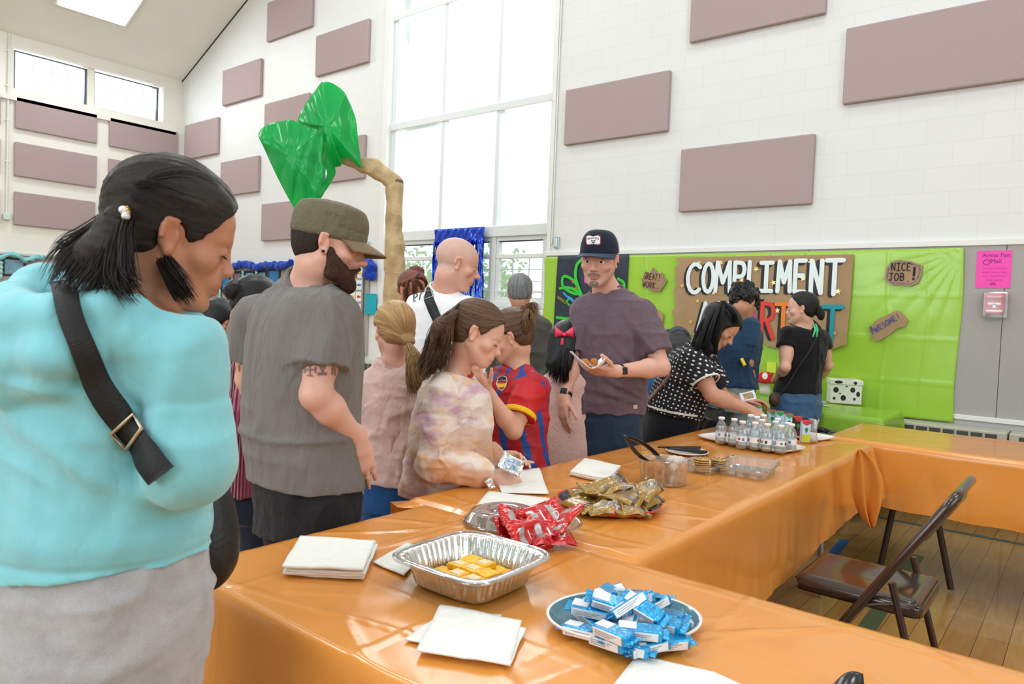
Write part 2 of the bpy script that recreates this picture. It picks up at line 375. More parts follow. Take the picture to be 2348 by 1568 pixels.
# high windows in the left wall
for i, (y0, y1) in enumerate(((3.75, 4.75), (4.85, 5.88))):
    mb = MB(); x = LW-.10; z0, z1 = CZ0+.05, CZ1-.02
    for a, b, c, d in ((y0, y1, z1-.02, z1), (y0, y1, z0, z0+.02), (y0, y0+.02, z0, z1), (y1-.03, y1, z0, z1)): mb.bbox((x-.02+(d-c > .1)*.002, a, c), (x+.02-(d-c > .1)*.002, b, d))
    o = mb.build('window_%d' % (i+2), mat('dark_window_metal', (.10, .11, .14), .4, .3)); o['kind'] = 'structure'
    mb = MB(); mb.bbox((x-.004, y0, z0), (x+.004, y1, z1)); mb.build('pane', M_glass, o)
    mb = MB()
    for k in range(1, 4): y = y0+(y1-y0)*k/4; mb.bbox((x+.005, y-.002, z0), (x+.008, y+.002, z1))
    for k in (1, 2): z = z0+(z1-z0)*k/3; mb.bbox((x+.005, y0, z-.0015), (x+.008, y1, z+.0015))
    mb.build('muntin', mat('muntin_grey', None), o)
mb = MB(); mb.bbox((LW-.25, 4.75, CZ0), (LW-.04, 4.85, CZ1)); mb.bbox((LW-.25, C0, CZ0), (LW, C1, CZ0+.05)); tag(mb.build('trim_6', M_wallL), kind='structure')
# narrow recess strip in the corner, conduit
o = empty('wall_conduit', (LW+.02, 3.65, 2.45), 'thin white electrical conduit running down the left wall to a small box', 'conduit')
mb = MB(); mb.tube([(LW+.02, 3.66, 5.15), (LW+.02, 3.65, 2.53)], .013, 10)
for z in (4.9, 4.4, 3.9, 3.3): mb.box((LW+.015, 3.655, z), (.03, .05, .02))
mb.build('pipe', M_trimw, o)
mb = MB(); mb.box((LW+.03, 3.65, 2.485), (.06, .095, .09)); mb.build('junction_box', mat('box_mint', (.62, .72, .66), .4), o, bevel=.006)
mb = MB(); mb.tube([(WX1+.055, BW-.012, 7.3), (WX1+.055, BW-.012, 2.1)], .008, 8)
tag(mb.build('wall_cable', M_trimw), 'thin painted cable running up the block wall beside the tall window', 'cable')
for x, z, lab in ((-4.48, 2.11, 'small metal sensor plate on the block wall right of the tall window'), (-7.528, 2.154, 'small metal sensor plate on the block wall beside the paper tree trunk')):
    o = empty('wall_sensor', (x, BW-.02, z), lab, 'sensor', 'wall sensors'); mb = MB(); mb.box((x, BW-.012, z), (.06, .024, .12)); mb.build('plate', mat('sensor_metal', (.45, .6, .62), .3, .6), o, bevel=.004)
    mb = MB(); mb.box((x, BW-.03, z), (.035, .012, .09)); mb.build('cover', mat('sensor_cover', (.7, .8, .8), .25, .3), o, bevel=.003)

# tackboards
def fabric_mat(name, c, amt=.08, sc=260, rough=.95, c2=None):
    t = NT(name); tc = t.n('ShaderNodeTexCoord'); n = t.noise(tc.outputs['Object'], sc, 3, .7)
    c2 = c2 or tuple(x*(1-amt*2) for x in c); t.l(t.ramp(n, [(.35, c2), (.65, c)]), t.b.inputs['Base Color'])
    t.b.inputs['Roughness'].default_value = rough; t.b.inputs['Specular IOR Level'].default_value = .15; t.bump(n, .25, .002); return t.m
M_tack = fabric_mat('grey_tackboard', (.44, .42, .405), .06)
mb = MB()
xs = [-4.60, -3.25, -1.9, -.54, .82, 2.18, 3.54, 4.9]
for a, b in zip(xs[:-1], xs[1:]): mb.bbox((a+.002, BW-.025, .73), (b-.002, BW, 1.97))
tag(mb.build('trim_7', M_tack, bevel=.002), kind='structure')
mb = MB()
for a in range(4): mb.bbox((LW+.01+1.29*a, BW-.025, .73), (LW+1.29*(a+1), BW, 1.93))
mb.bbox((LW, 1, .73), (LW+.025, BW-.03, 1.93)); tag(mb.build('trim_8', M_tack, bevel=.002), kind='structure')
mb = MB(); mb.bbox((-4.62, BW-.035, 1.97), (RW, BW, 2.015)); mb.bbox((-.79, BW-.05, .70), (RW, BW, .735)); mb.bbox((-4.62, BW-.03, .70), (-.79, BW, .735))
tag(mb.build('trim_9', M_trimw, bevel=.004), kind='structure')
mb = MB(); mb.bbox((LW, BW-.035, 1.93), (-7.45, BW, 1.965)); mb.bbox((LW, 0, 1.93), (LW+.035, BW, 1.965)); tag(mb.build('trim_10', mat('board_rail', (.62, .60, .54), .5), bevel=.003), kind='structure')
# radiator cabinets along the back wall
M_rad = mat('radiator_enamel', (.50, .48, .40), .4)
def radiator(x0, x1, lab):
    o = empty('radiator_cabinet', ((x0+x1)/2, BW-.15, 0), lab, 'radiator', 'radiator cabinets')
    mb = MB(); mb.bbox((x0, BW-.24, .10), (x1, BW-.001, .66)); mb.build('cabinet', M_rad, o, bevel=.01)
    mb = MB(); mb.bbox((x0, BW-.22, 0), (x1, BW-.02, .10)); mb.build('plinth', mat('black_plinth', (.02, .02, .02), .6), o)
    mb = MB(); n = int((x1-x0-.1)/.085)
    for k in range(n): x = x0+.05+(x1-x0-.1)*(k+.5)/n; mb.bbox((x-.035, BW-.243, .535), (x+.035, BW-.238, .64))
    mb.build('grille', mat('grille_shadow', (.07, .07, .06), .7), o)
for i, (a, b) in enumerate(((-7.4, -6.0), (-5.99, -4.63), (-4.62, -3.0), (-2.99, -1.5), (-1.49, -.45), (-.44, 1.2))):
    radiator(a, b, ['enamelled radiator cabinet with a slotted grille below the left of the tall window', 'enamelled radiator cabinet with a slotted grille below the right of the tall window', 'cream radiator cabinet below the dark painted poster', 'cream radiator cabinet behind the people at the green backdrop', 'cream radiator cabinet with dark grille slots below the right end of the green backdrop', 'cream radiator cabinet below the grey tackboard right of the green backdrop'][i])

# acoustic panels
t = NT('mauve_acoustic_fabric'); tc = t.n('ShaderNodeTexCoord'); n = t.noise(tc.outputs['Object'], 150, 4, .75)
t.l(t.ramp(n, [(.3, (.37, .285, .285)), (.7, (.48, .375, .375))]), t.b.inputs['Base Color']); t.b.inputs['Roughness'].default_value = .95; t.b.inputs['Specular IOR Level'].default_value = .1; t.bump(n, .3, .003)
M_ac = t.m
ap = [(-9.976, 5.283, 1.12, .58, 'mauve acoustic panel, highest on the back wall left of the tall window'), (-8.737, 4.555, 1.13, .56, 'mauve acoustic panel nearest the tall window, second from the top'),
 (-11.215, 4.515, 1.10, .56, 'mauve acoustic panel high on the back wall near the ceiling slope'), (-12.43, 3.77, 1.10, .59, 'mauve acoustic panel on the back wall next to the room corner'),
 (-11.215, 3.06, 1.10, .55, 'mauve acoustic panel on the back wall beside the head of the woman in aqua'), (-9.982, 3.80, 1.12, .56, 'mauve acoustic panel partly behind the upper green plastic leaf'),
 (-8.72, 3.05, 1.10, .57, 'mauve acoustic panel behind the right edge of the green plastic leaf'), (-9.995, 2.30, 1.12, .56, 'lowest mauve acoustic panel, behind the khaki cap and the leaf tip'),
 (-4.42, 3.11, 1.18, .565, 'large mauve acoustic panel right of the tall window'), (-3.06, 3.885, 1.19, .57, 'mauve acoustic panel cut by the top of the picture'),
 (-3.088, 2.345, 1.19, .575, 'mauve acoustic panel straight above the brown paper banner'), (-1.70, 3.125, 1.25, .60, 'mauve acoustic panel highest at the right edge of the picture')]
for x, z, wd, h, lab in ap:
    mb = MB(); mb.bbox((x, BW-.05, z), (x+wd, BW-.001, z+h)); tag(mb.build('acoustic_panel', M_ac, bevel=.012, seg=3), lab, 'acoustic panel', 'acoustic panels on the walls')
al = [(3.745, 3.80, 1.125, .46, 'left wall, top of the first column under the high windows'), (5.052, 3.80, 1.12, .46, 'left wall, top of the second column beside the corner'), (3.74, 3.10, 1.13, .50, 'left wall, middle of the first column'),
 (5.05, 3.10, 1.13, .50, 'left wall, middle of the second column behind the dark hair'), (3.743, 2.38, 1.115, .49, 'left wall, bottom of the first column'), (5.054, 2.38, 1.12, .49, 'left wall, bottom of the second column behind the ponytail'),
 (2.44, 3.80, 1.12, .46, 'left wall, topmost of those cut by the picture edge'), (2.44, 3.10, 1.12, .50, 'left wall, middle one cut by the picture edge'), (2.44, 2.38, 1.12, .49, 'left wall, lowest one cut by the picture edge')]
for y, z, wd, h, lab in al:
    mb = MB(); mb.bbox((LW+.001, y, z), (LW+.05, y+wd, z+h)); tag(mb.build('acoustic_panel', M_ac, bevel=.012, seg=3), 'mauve acoustic panel on the '+lab, 'acoustic panel', 'acoustic panels on the walls')

# trees outside
M_leafo = mat('pale_leaves', (.50, .68, .38), .8, nscale=3, namt=.4, tw=.4); M_bark = mat('bark', (.2, .14, .1), .9)
for i, (tx, ty, h) in enumerate(((-12.6, 13.5, 3.1), (-9.1, 15.5, 3.6), (-5.2, 14.5, 2.6))):
    o = empty('tree', (tx, ty, 0), ['pale leafy tree outside the left sash window', 'pale leafy tree outside behind the blue foil curtain', 'low leafy tree outside the right sash window'][i], 'tree', 'trees outside')
    mb = MB(); mb.tube([(tx, ty, 0), (tx+.1, ty, h*.5), (tx, ty+.1, h*.8)], [.12, .09, .04], 8); mb.build('trunk', M_bark, o)
    mb = MB(); rr = random.Random(i)
    for k in range(3200):
        a = rr.random()*6.28; u = rr.random()**.5*1.65; z = h*.55+rr.gauss(0, .55)
        c = V((tx+u*math.cos(a), ty+u*math.sin(a), z)); d1 = V((rr.gauss(0, 1), rr.gauss(0, 1), rr.gauss(0, 1))).normalized()*.07; d2 = d1.orthogonal().normalized()*.035
        mb.add([c-d1, c+d2, c+d1, c-d2], [(0, 1, 2, 3)])
    mb.build('crown', M_leafo, o)
mb = MB(); mb.bbox((-20, BW+.4, -.3), (6, 24, -.05)); tag(mb.build('ground_outside', mat('lawn', (.35, .45, .25), .9)), kind='structure')

# ---------------------------------------------------------------- stroke lettering
def arc(cx, cy, rx, ry, a0, a1, n=10): return [(cx+rx*math.cos(math.radians(a0+(a1-a0)*i/n)), cy+ry*math.sin(math.radians(a0+(a1-a0)*i/n))) for i in range(n+1)]
GL = {'C': [arc(.55, .5, .5, .5, 50, 310)], 'O': [arc(.5, .5, .46, .5, 90, 450, 16)], 'M': [[(0, 0), (.08, 1), (.5, .3), (.92, 1), (1, 0)]],
 'P': [[(.1, 0), (.1, 1)], [(.1, 1), (.6, .98)]+arc(.6, .74, .32, .24, 90, -90)+[(.1, .5)]], 'L': [[(.15, 1), (.15, 0), (.9, 0)]], 'I': [[(.5, 0), (.5, 1)], [(.08, 1), (.92, 1)], [(.08, 0), (.92, 0)]],
 'E': [[(.9, 1), (.12, 1), (.12, 0), (.9, 0)], [(.12, .52), (.75, .52)]], 'N': [[(.08, 0), (.08, 1), (.9, 0), (.9, 1)]], 'T': [[(.5, 0), (.5, 1)], [(0, 1), (1, 1)]],
 'A': [[(0, 0), (.5, 1), (1, 0)], [(.2, .38), (.8, .38)]], 'R': [[(.1, 0), (.1, 1)], [(.1, 1), (.55, .98)]+arc(.55, .75, .32, .23, 90, -90)+[(.15, .52)], [(.4, .52), (.9, 0)]],
 'S': [arc(.5, .76, .36, .24, 40, 250)+arc(.5, .25, .38, .26, 100, -140)], 'G': [arc(.52, .5, .46, .5, 50, 330)+[(.95, .45), (.6, .45)]], 'W': [[(0, 1), (.25, 0), (.5, .7), (.75, 0), (1, 1)]],
 'K': [[(.1, 0), (.1, 1)], [(.85, 1), (.1, .45), (.9, 0)]], 'J': [[(.1, 1), (.95, 1)], [(.6, 1), (.6, .2)]+arc(.38, .2, .22, .2, 0, -150)], 'B': [[(.1, 0), (.1, 1)], [(.1, 1)]+arc(.5, .77, .3, .23, 90, -90)+[(.1, .54)], [(.5, .54)]+arc(.5, .27, .36, .27, 90, -90)+[(.1, 0)]],
 'H': [[(.1, 0), (.1, 1)], [(.9, 0), (.9, 1)], [(.1, .5), (.9, .5)]], 'U': [[(.1, 1), (.1, .3)]+arc(.5, .3, .4, .3, 180, 360)+[(.9, 1)]], '!': [[(.55, .35), (.62, 1)], [(.5, .04), (.5, .1)]],
 'F': [[(.12, 0), (.12, 1), (.9, 1)], [(.12, .52), (.7, .52)]], '.': [[(.5, 0), (.5, .05)]], 'V': [[(0, 1), (.5, 0), (1, 1)]], 'D': [[(.1, 0), (.1, 1)]+arc(.3, .5, .6, .5, 90, -90)+[(.1, 0)]], 'Y': [[(0, 1), (.5, .5), (1, 1)], [(.5, .5), (.5, 0)]], 'X': [[(0, 0), (1, 1)], [(0, 1), (1, 0)]]}
_rb = [0]
def ribbon(mb, pts, wd, fr, th=.0015):
    """flat painted stroke; fr maps (x, y) to a point, its normal is fr.n"""
    h = wd/2; _rb[0] = (_rb[0]+1) % 9
    for a, b in zip(pts[:-1], pts[1:]):
        dx, dy = b[0]-a[0], b[1]-a[1]; L = math.hypot(dx, dy)
        if L < 1e-7: continue
        nx, ny = -dy/L*h, dx/L*h
        _rb[0] = (_rb[0]+1) % 9
        mb.prism([(a[0]+nx, a[1]+ny), (a[0]-nx, a[1]-ny), (b[0]-nx, b[1]-ny), (b[0]+nx, b[1]+ny)], *fr, th+_rb[0]*6e-5)
    for ip, p in enumerate(pts):
        _rb[0] = (_rb[0]+1) % 9
        mb.prism([(p[0]+h*math.cos(k*math.pi/5), p[1]+h*math.sin(k*math.pi/5)) for k in range(10)], *fr, th+.0004+_rb[0]*6e-5)
def letter(mb, ch, x, y, w_, h_, wd, fr, th=.0015, lean=0):
    for st in GL.get(ch, []): ribbon(mb, [(x+px*w_+lean*py*h_, y+py*h_) for px, py in st], wd, fr, th)
def word(mb, s, x, y, cw, ch, wd, fr, gap=.3, th=.0015, rot=0):
    c, s_ = math.cos(rot), math.sin(rot)
    for k, q in enumerate(s):
        for st in GL.get(q, []):
            pts = []
            for px, py in st:
                X, Y = k*cw*(1+gap)+px*cw, py*ch; pts.append((x+X*c-Y*s_, y+X*s_+Y*c))
            ribbon(mb, pts, wd, fr, th)
def wallfr(y): return (V((0, y, 0)), V((1, 0, 0)), V((0, 0, 1)))   # normal is -y
def paper_poly(mb, poly, y, th=.003): mb.prism(poly, (0, y, 0), (1, 0, 0), (0, 0, 1), th)

# green plastic backdrop
def plastic(name, c, rough=.3, fold=.5, wr=1.0, tl=0, sc=3):
    t = NT(name); tc = t.n('ShaderNodeTexCoord'); t.b.inputs['Base Color'].default_value = (*c, 1); t.b.inputs['Roughness'].default_value = rough
    t.b.inputs['Coat Weight'].default_value = .25; t.b.inputs['Coat Roughness'].default_value = .12
    n = t.noise(tc.outputs['Object'], sc, 3, .5); v = t.math('ABSOLUTE', t.math('SUBTRACT', n, .5)); n2 = t.noise(tc.outputs['Object'], sc*7, 2, .5)
    h = t.math('ADD', t.math('MULTIPLY', v, wr), t.math('MULTIPLY', n2, .06*wr)); t.bump(h, fold, .02)
    if tl:
        tr = t.n('ShaderNodeBsdfTranslucent'); tr.inputs[0].default_value = (*c, 1); mx = t.n('ShaderNodeMixShader'); mx.inputs[0].default_value = tl
        t.l(t.b.outputs[0], mx.inputs[1]); t.l(tr.outputs[0], mx.inputs[2]); t.l(mx.outputs[0], t.N['Material Output'].inputs[0])
    return t.m
M_lime = plastic('lime_plastic', (.34, .60, .045), .32, .35, .8)
rr = random.Random(3)
creases = [(-4.60+.30*k+rr.uniform(-.02, .02), rr.uniform(.6, 1)) for k in range(14)]
def gb(u, v):
    x = -4.603+3.806*u; z = .67+1.285*v
    y = BW-.032-.006*math.sin(x*5+1.5*math.sin(z*3))*math.sin(z*4+x)
    for cx, a in creases: y -= .007*a*math.exp(-((x-cx-.01*math.sin(z*7+cx))/.008)**2)
    for cz in (.95, 1.27, 1.6): y -= .004*math.exp(-((z-cz)/.008)**2)
    s = 0
    for (ax_, az_) in ((-.80, 1.95), (-4.6, 1.95)):
        dx, dz = x-ax_, az_-z; r_ = math.hypot(dx, dz)
        if r_ < .9: s += .008*math.sin(14*math.atan2(dz, abs(dx)+1e-6))*(1-r_/.9)
    return (x+.01*math.sin(z*5), y-abs(s)*1-.002, z)
mb = MB(); mb.grid(gb, 260, 70); 
tag(mb.build('plastic_backdrop', M_lime, solid=.001), 'creased lime green plastic sheet covering the wall behind the banner', 'backdrop')
# navy poster with painted creatures
M_navy = mat('navy_paper', (.022, .035, .055), .6, nscale=6, namt=.35, bump=.2, bscale=12)
po = empty('painted_poster', (-4.0, BW-.05, 1.2), 'dark navy poster painted with green tentacles behind the man in purple', 'poster')
mb = MB(); mb.grid(lambda u, v: (-4.43+.845*u-.02*(1-v), BW-.052-.01*math.sin(u*7+v*3)*.6,   .67+1.295*v), 30, 30); mb.build('sheet', M_navy, po, solid=.002)
def paint(name, col, strokes, y=BW-.062):
    for pts, wd in strokes:
        mb = MB()
        q = []
        for a, b, c, d in zip([pts[0]]+pts[:-2], pts[:-1], pts[1:], pts[2:]+[pts[-1]]):
            for k in range(6):
                t_ = k/6; f = lambda a, b, c, d: .5*((2*b)+(-a+c)*t_+(2*a-5*b+4*c-d)*t_*t_+(-a+3*b-3*c+d)*t_**3)
                q.append((f(a[0], b[0], c[0], d[0]), f(a[1], b[1], c[1], d[1])))
        ribbon(mb, q+[pts[-1]], wd, wallfr(y))
        mb.build(name, mat('paint_'+col.strip('#'), col, .5), po)
def pxs(*pts): return [tuple(ony(x, y, BW)[i] for i in (0, 2)) for x, y in pts]
paint('painted_tentacle', '#35c63a', [(pxs((1342, 680), (1328, 640), (1330, 610), (1340, 598)), .035), (pxs((1335, 660), (1318, 640), (1300, 635), (1298, 655), (1312, 668), (1330, 675)), .03), (pxs((1292, 662), (1310, 660), (1330, 668), (1345, 690)), .028), (pxs((1285, 728), (1300, 730), (1320, 732), (1345, 735)), .03), (pxs((1425, 640), (1438, 650), (1436, 670), (1420, 680)), .026), (pxs((1312, 700), (1308, 690), (1318, 684)), .018)])
paint('painted_leaf', '#6f7a35', [(pxs((1288, 682), (1296, 688), (1304, 694)), .03), (pxs((1302, 692), (1318, 700)), .012)])
paint('painted_fish', '#2aa3e8', [(pxs((1300, 672), (1308, 680), (1318, 686)), .02), (pxs((1312, 682), (1322, 690)), .028)])
paint('painted_spot', '#d0604a', [(pxs((1321, 645), (1322, 648)), .022), (pxs((1328, 660), (1329, 662)), .02)])
paint('painted_flower', '#e04fc0', [(pxs((1352, 640), (1352, 645)), .05)])

# brown paper banner
M_kraft = mat('kraft_paper', (.40, .255, .14), .75, nscale=4, namt=.12, bump=.5, bscale=6)
ban = empty('paper_banner', (-2.3, BW-.06, 1.5), 'brown paper banner reading COMPLIMENT AN ARTIST in painted capitals', 'banner')
L_, R_, T_, B_ = -3.084, -1.546, 1.922, 1.17
poly = [(L_+.012*math.sin(k*1.7)+(.02 if k % 2 else 0), T_-(T_-1.22)*k/14) for k in range(15)]
poly += [(L_+.15+k*.105, 1.235-.03*math.sin(k*.9)-.06*(k > 6)-(.015 if k % 3 else 0)) for k in range(11)]
poly += [(-1.80, 1.16), (-1.68, 1.155), (-1.60, 1.19), (-1.562, 1.20), (-1.552, 1.45), (R_, 1.7), (R_, T_)]
ys = BW-.066
mb = MB(); mb.prism([(a, b) for a, b in poly[::-1]], (0, ys, 0), (1, 0, 0), (0, 0, 1), -.003, None)
sheet = mb.build('paper_sheet', M_kraft, ban)
def banner_letters(name, col, items, wd=.042, dx=0, dz=0, y=ys-.005):
    mb = MB()
    for ch, x0, ytop, x1, ybot in items:
        a = ony(x0, ytop, BW); b = ony(x1, ybot, BW); sc = ys/BW
        X0, X1 = a.x*sc, b.x*sc; Z1, Z0 = 1.35+(a.z-1.35)*sc, 1.35+(b.z-1.35)*sc
        letter(mb, ch, X0+wd/2+dx, Z0+wd/2+dz, (X1-X0-wd), (Z1-Z0-wd), wd, wallfr(y), lean=.0)
    return mb.build(name, mat('paint_'+col.strip('#'), col, .45), ban)
comp = [('C', 1574, 601, 1612, 676), ('O', 1610, 600, 1640, 674), ('M', 1640, 597, 1678, 673), ('P', 1680, 597, 1712, 672), ('L', 1712, 596, 1742, 671), ('I', 1740, 598, 1776, 672), ('M', 1782, 595, 1816, 673), ('E', 1818, 593, 1852, 674), ('N', 1856, 593, 1890, 677), ('T', 1892, 592, 1936, 680)]
banner_letters('lettering', '#16181b', comp, .046, -.024, -.010, ys-.004); banner_letters('lettering', '#e9f1f5', comp, .036, 0, 0, ys-.007)
row = [('A', 1600, 690, 1634, 765, '#dfe9f2'), ('N', 1642, 690, 1676, 768, '#dfe9f2'), ('A', 1712, 692, 1738, 770, '#c0408a'), ('R', 1742, 690, 1780, 780, '#e0392e'), ('T', 1776, 692, 1816, 784, '#f07f1c'), ('I', 1822, 694, 1846, 786, '#f2c62a'), ('S', 1850, 694, 1880, 788, '#58c46a'), ('T', 1884, 698, 1933, 788, '#1292a8')]
banner_letters('lettering', '#16181b', [r[:5] for r in row], .042, -.022, -.008, ys-.004)
for r in row: banner_letters('lettering', r[5], [r[:5]], .034, 0, 0, ys-.007)
M_gold = mat('gold_foil', (.75, .52, .22), .3, .8)
rs = random.Random(5)
for (sx, sy) in ((1604, 602), (1654, 602), (1734, 617), (1701, 642), (1774, 648), (1842, 638), (1922, 668), (1600, 690), (1565, 655), (1637, 672), (1783, 712), (1885, 730), (1914, 764), (1584, 738), (1860, 600), (1725, 655)):
    q = ony(sx, sy, BW); sc = ys/BW; cx, cz = q.x*sc, 1.35+(q.z-1.35)*sc; a0 = rs.random()*6
    mb = MB(); mb.prism([(cx+(.026 if k % 2 == 0 else .011)*math.cos(a0+k*math.pi/5), cz+(.026 if k % 2 == 0 else .011)*math.sin(a0+k*math.pi/5)) for k in range(10)], (0, ys-.004, 0), (1, 0, 0), (0, 0, 1), .003)
    mb.build('foil_star', M_gold, ban)
def bubble(name, pts, label, words, col, edge=None, dots=None, rot=0):
    P2 = [(q.x, q.z) for q in (ony(x, y, BW) for x, y in pts)]; cx = sum(p[0] for p in P2)/len(P2); cz = sum(p[1] for p in P2)/len(P2)
    o = empty('paper_sign', (cx, BW-.06, cz), label, 'sign', 'small paper signs')
    mb = MB(); mb.prism(P2, (0, BW-.06, 0), (1, 0, 0), (0, 0, 1), .004); mb.build('card', M_kraft, o, fix=True)
    if edge:
        mb = MB(); q = [(cx+(a-cx)*.86, cz+(b-cz)*.86) for a, b in P2]; ribbon(mb, q+[q[0]], .006, wallfr(BW-.0645)); mb.build('border', mat('paint_'+edge.strip('#'), edge, .6), o)
    if dots:
        mb = MB()
        for k in range(8): a = k*.785+.3; p = (cx+.115*math.cos(a), cz+.07*math.sin(a)); ribbon(mb, [p, p], .012, wallfr(BW-.0645))
        mb.build('marker_dots', mat('paint_'+dots.strip('#'), dots, .6), o)
    mb = MB()
    for s, ox, oz, cw, ch, wd in words: word(mb, s, cx+ox, cz+oz, cw, ch, wd, wallfr(BW-.066), rot=rot)
    mb.build('lettering', mat('paint_'+col.strip('#'), col, .6), o)
bubble('great', [(1476, 641), (1486, 637), (1488, 622), (1497, 630), (1505, 613), (1514, 627), (1527, 626), (1528, 638), (1536, 641), (1532, 652), (1520, 669), (1505, 668), (1494, 661), (1480, 658), (1484, 649)], 'jagged brown paper sign reading GREAT WORK! on the green backdrop', [('GREAT!', -.10, .01, .023, .06, .006), ('WORK.', -.11, -.065, .028, .052, .006)], '#4a1f2a', '#b06a9c', rot=-.12)
bubble('nice', [(2036, 617), (2046, 602), (2065, 597), (2082, 599), (2093, 600), (2119, 610), (2117, 630), (2108, 650), (2090, 657), (2074, 653), (2050, 655), (2032, 642)], 'rounded brown paper sign reading NICE JOB! on the green backdrop', [('NICE', -.085, .015, .027, .055, .007), ('JOB', -.10, -.06, .03, .055, .007), ('!', .055, -.055, .03, .09, .016)], '#14142a', '#7a6a8a', '#6a4aa8')
bubble('awesome', [(1996, 752), (2018, 732), (2040, 722), (2062, 712), (2070, 716), (2086, 734), (2078, 750), (2062, 752), (2046, 766), (2022, 780), (2008, 782)], 'slanted brown paper sign reading Awesome! low on the green backdrop', [('A', -.115, -.075, .03, .06, .007), ('WESOME!', -.086, -.056, .0225, .04, .005)], '#4a4f9a', None, None, rot=.62)
bubble('hidden', [(1509, 708), (1517, 711), (1529, 722), (1526, 745), (1517, 752), (1508, 740)], 'small angular paper sign half hidden behind the purple shirt', [('A', -.02, -.02, .03, .04, .005)], '#4a1f2a')
# pink notice and fire alarm
o = empty('pink_notice', (-.61, BW-.03, 1.8), 'bright pink paper notice headed Artist Fan Mail on the grey tackboard', 'notice')
x0, x1, z0, z1 = -.717, -.505, 1.663, 1.932
mb = MB(); mb.bbox((x0, BW-.028, z0), (x1, BW-.025, z1)); mb.build('paper', mat('hot_pink_paper', (.95, .09, .50), .7), o)
def text_mesh(s, size, loc, mat_, parent, name='lettering', ux=V((1, 0, 0)), uz=V((0, 0, 1)), align='CENTER', ext=.0005, line=1.0):
    cu = bpy.data.curves.new(name, 'FONT'); cu.body = s; cu.size = size; cu.align_x = align; cu.extrude = ext; cu.resolution_u = 2; cu.space_line = line
    to = bpy.data.objects.new(name, cu); COL.objects.link(to); bpy.context.view_layer.update()
    me = bpy.data.meshes.new_from_object(to.evaluated_get(bpy.context.evaluated_depsgraph_get())); bpy.data.objects.remove(to)
    uz = V(uz); ux = V(ux); n = ux.cross(uz); M = Matrix((ux, uz, n)).transposed().to_4x4(); M.translation = V(loc); me.transform(M)
    return link(name, me, mat_, parent)
M_pen = mat('marker_purple', (.25, .03, .18), .6)
text_mesh('Artist Fan\nMail', .042, (-.60, BW-.029, 1.885), M_pen, o)
text_mesh('Let your favorite\nartist know what\nyou loved about\ntheir work!', .0215, (-.605, BW-.029, 1.80), mat('marker_faint', (.75, .06, .35), .6), o, line=1.3)
mb = MB(); ribbon(mb, arc(-.655, 1.85, .022, .018, 0, 360, 8), .003, wallfr(BW-.029)); mb.build('doodle', M_pen, o); mb = MB(); ribbon(mb, arc(-.61, 1.69, .014, .012, 0, 180, 6)+[(-.63, 1.69), (-.59, 1.69)], .003, wallfr(BW-.029)); mb.build('doodle', M_pen, o)
o = empty('fire_alarm', (-.588, BW-.05, 1.54), 'red fire alarm pull station under a clear cover on the tackboard', 'fire alarm')
mb = MB(); mb.box((-.588, BW-.05, 1.55), (.115, .05, .145)); mb.build('alarm_body', mat('alarm_red', (.55, .02, .02), .35), o, bevel=.008)
mb = MB(); mb.box((-.588, BW-.078, 1.60), (.13, .03, .03)); mb.build('alarm_hood', mat('alarm_red', None), o, bevel=.004)
mb = MB(); mb.box((-.588, BW-.078, 1.55), (.075, .012, .014)); mb.box((-.588, BW-.078, 1.535), (.018, .012, .03)); mb.box((-.588, BW-.077, 1.50), (.095, .006, .012)); mb.build('pull_handle', mat('alarm_white', (.85, .85, .85), .4), o)
text_mesh('FIRE ALARM', .016, (-.588, BW-.094, 1.595), mat('alarm_white', None), o)
mb = MB(); mb.box((-.583, BW-.06, 1.54), (.155, .09, .19)); mb.build('clear_cover', clear_mat('clear_plastic_cover', (.97, .98, .98), .05, .98, .4), o, bevel=.01)
# ================================================================ IMPLICIT SURFACES (bodies, clothes, hair)
def A(v): return np.array(v, dtype=np.float64)
_NL = np.random.RandomState(11).rand(32, 32, 32).astype(np.float32)*2-1
def noise3(p):
    p = np.asarray(p); i = np.floor(p).astype(int); f = (p-i); f = f*f*(3-2*f); i &= 31; j = (i+1) & 31
    x0, y0, z0, x1, y1, z1 = i[:, 0], i[:, 1], i[:, 2], j[:, 0], j[:, 1], j[:, 2]; fx, fy, fz = f[:, 0], f[:, 1], f[:, 2]
    a = _NL[x0, y0, z0]*(1-fx)+_NL[x1, y0, z0]*fx; b = _NL[x0, y1, z0]*(1-fx)+_NL[x1, y1, z0]*fx
    c = _NL[x0, y0, z1]*(1-fx)+_NL[x1, y0, z1]*fx; d = _NL[x0, y1, z1]*(1-fx)+_NL[x1, y1, z1]*fx
    return (a*(1-fy)+b*fy)*(1-fz)+(c*(1-fy)+d*fy)*fz
class Cone:
    def __init__(s, a, b, ra, rb, k=.02, cut=None, neg=False):
        s.a, s.b, s.ra, s.rb, s.k, s.cut, s.neg = A(a), A(b), ra, rb, k, cut or [], neg; s.c = (s.a+s.b)/2; s.R = np.linalg.norm(s.b-s.a)/2+max(ra, rb)
    def d(s, p):
        ab = s.b-s.a; t = np.clip(((p-s.a)@ab)/max(ab@ab, 1e-12), 0, 1); q = p-s.a-t[:, None]*ab
        r = np.sqrt((q*q).sum(1))-(s.ra+(s.rb-s.ra)*t); return s.fin(p, r)
    def fin(s, p, r):
        for n, c in s.cut: r = np.maximum(r, (p-A(c))@A(n))
        return r
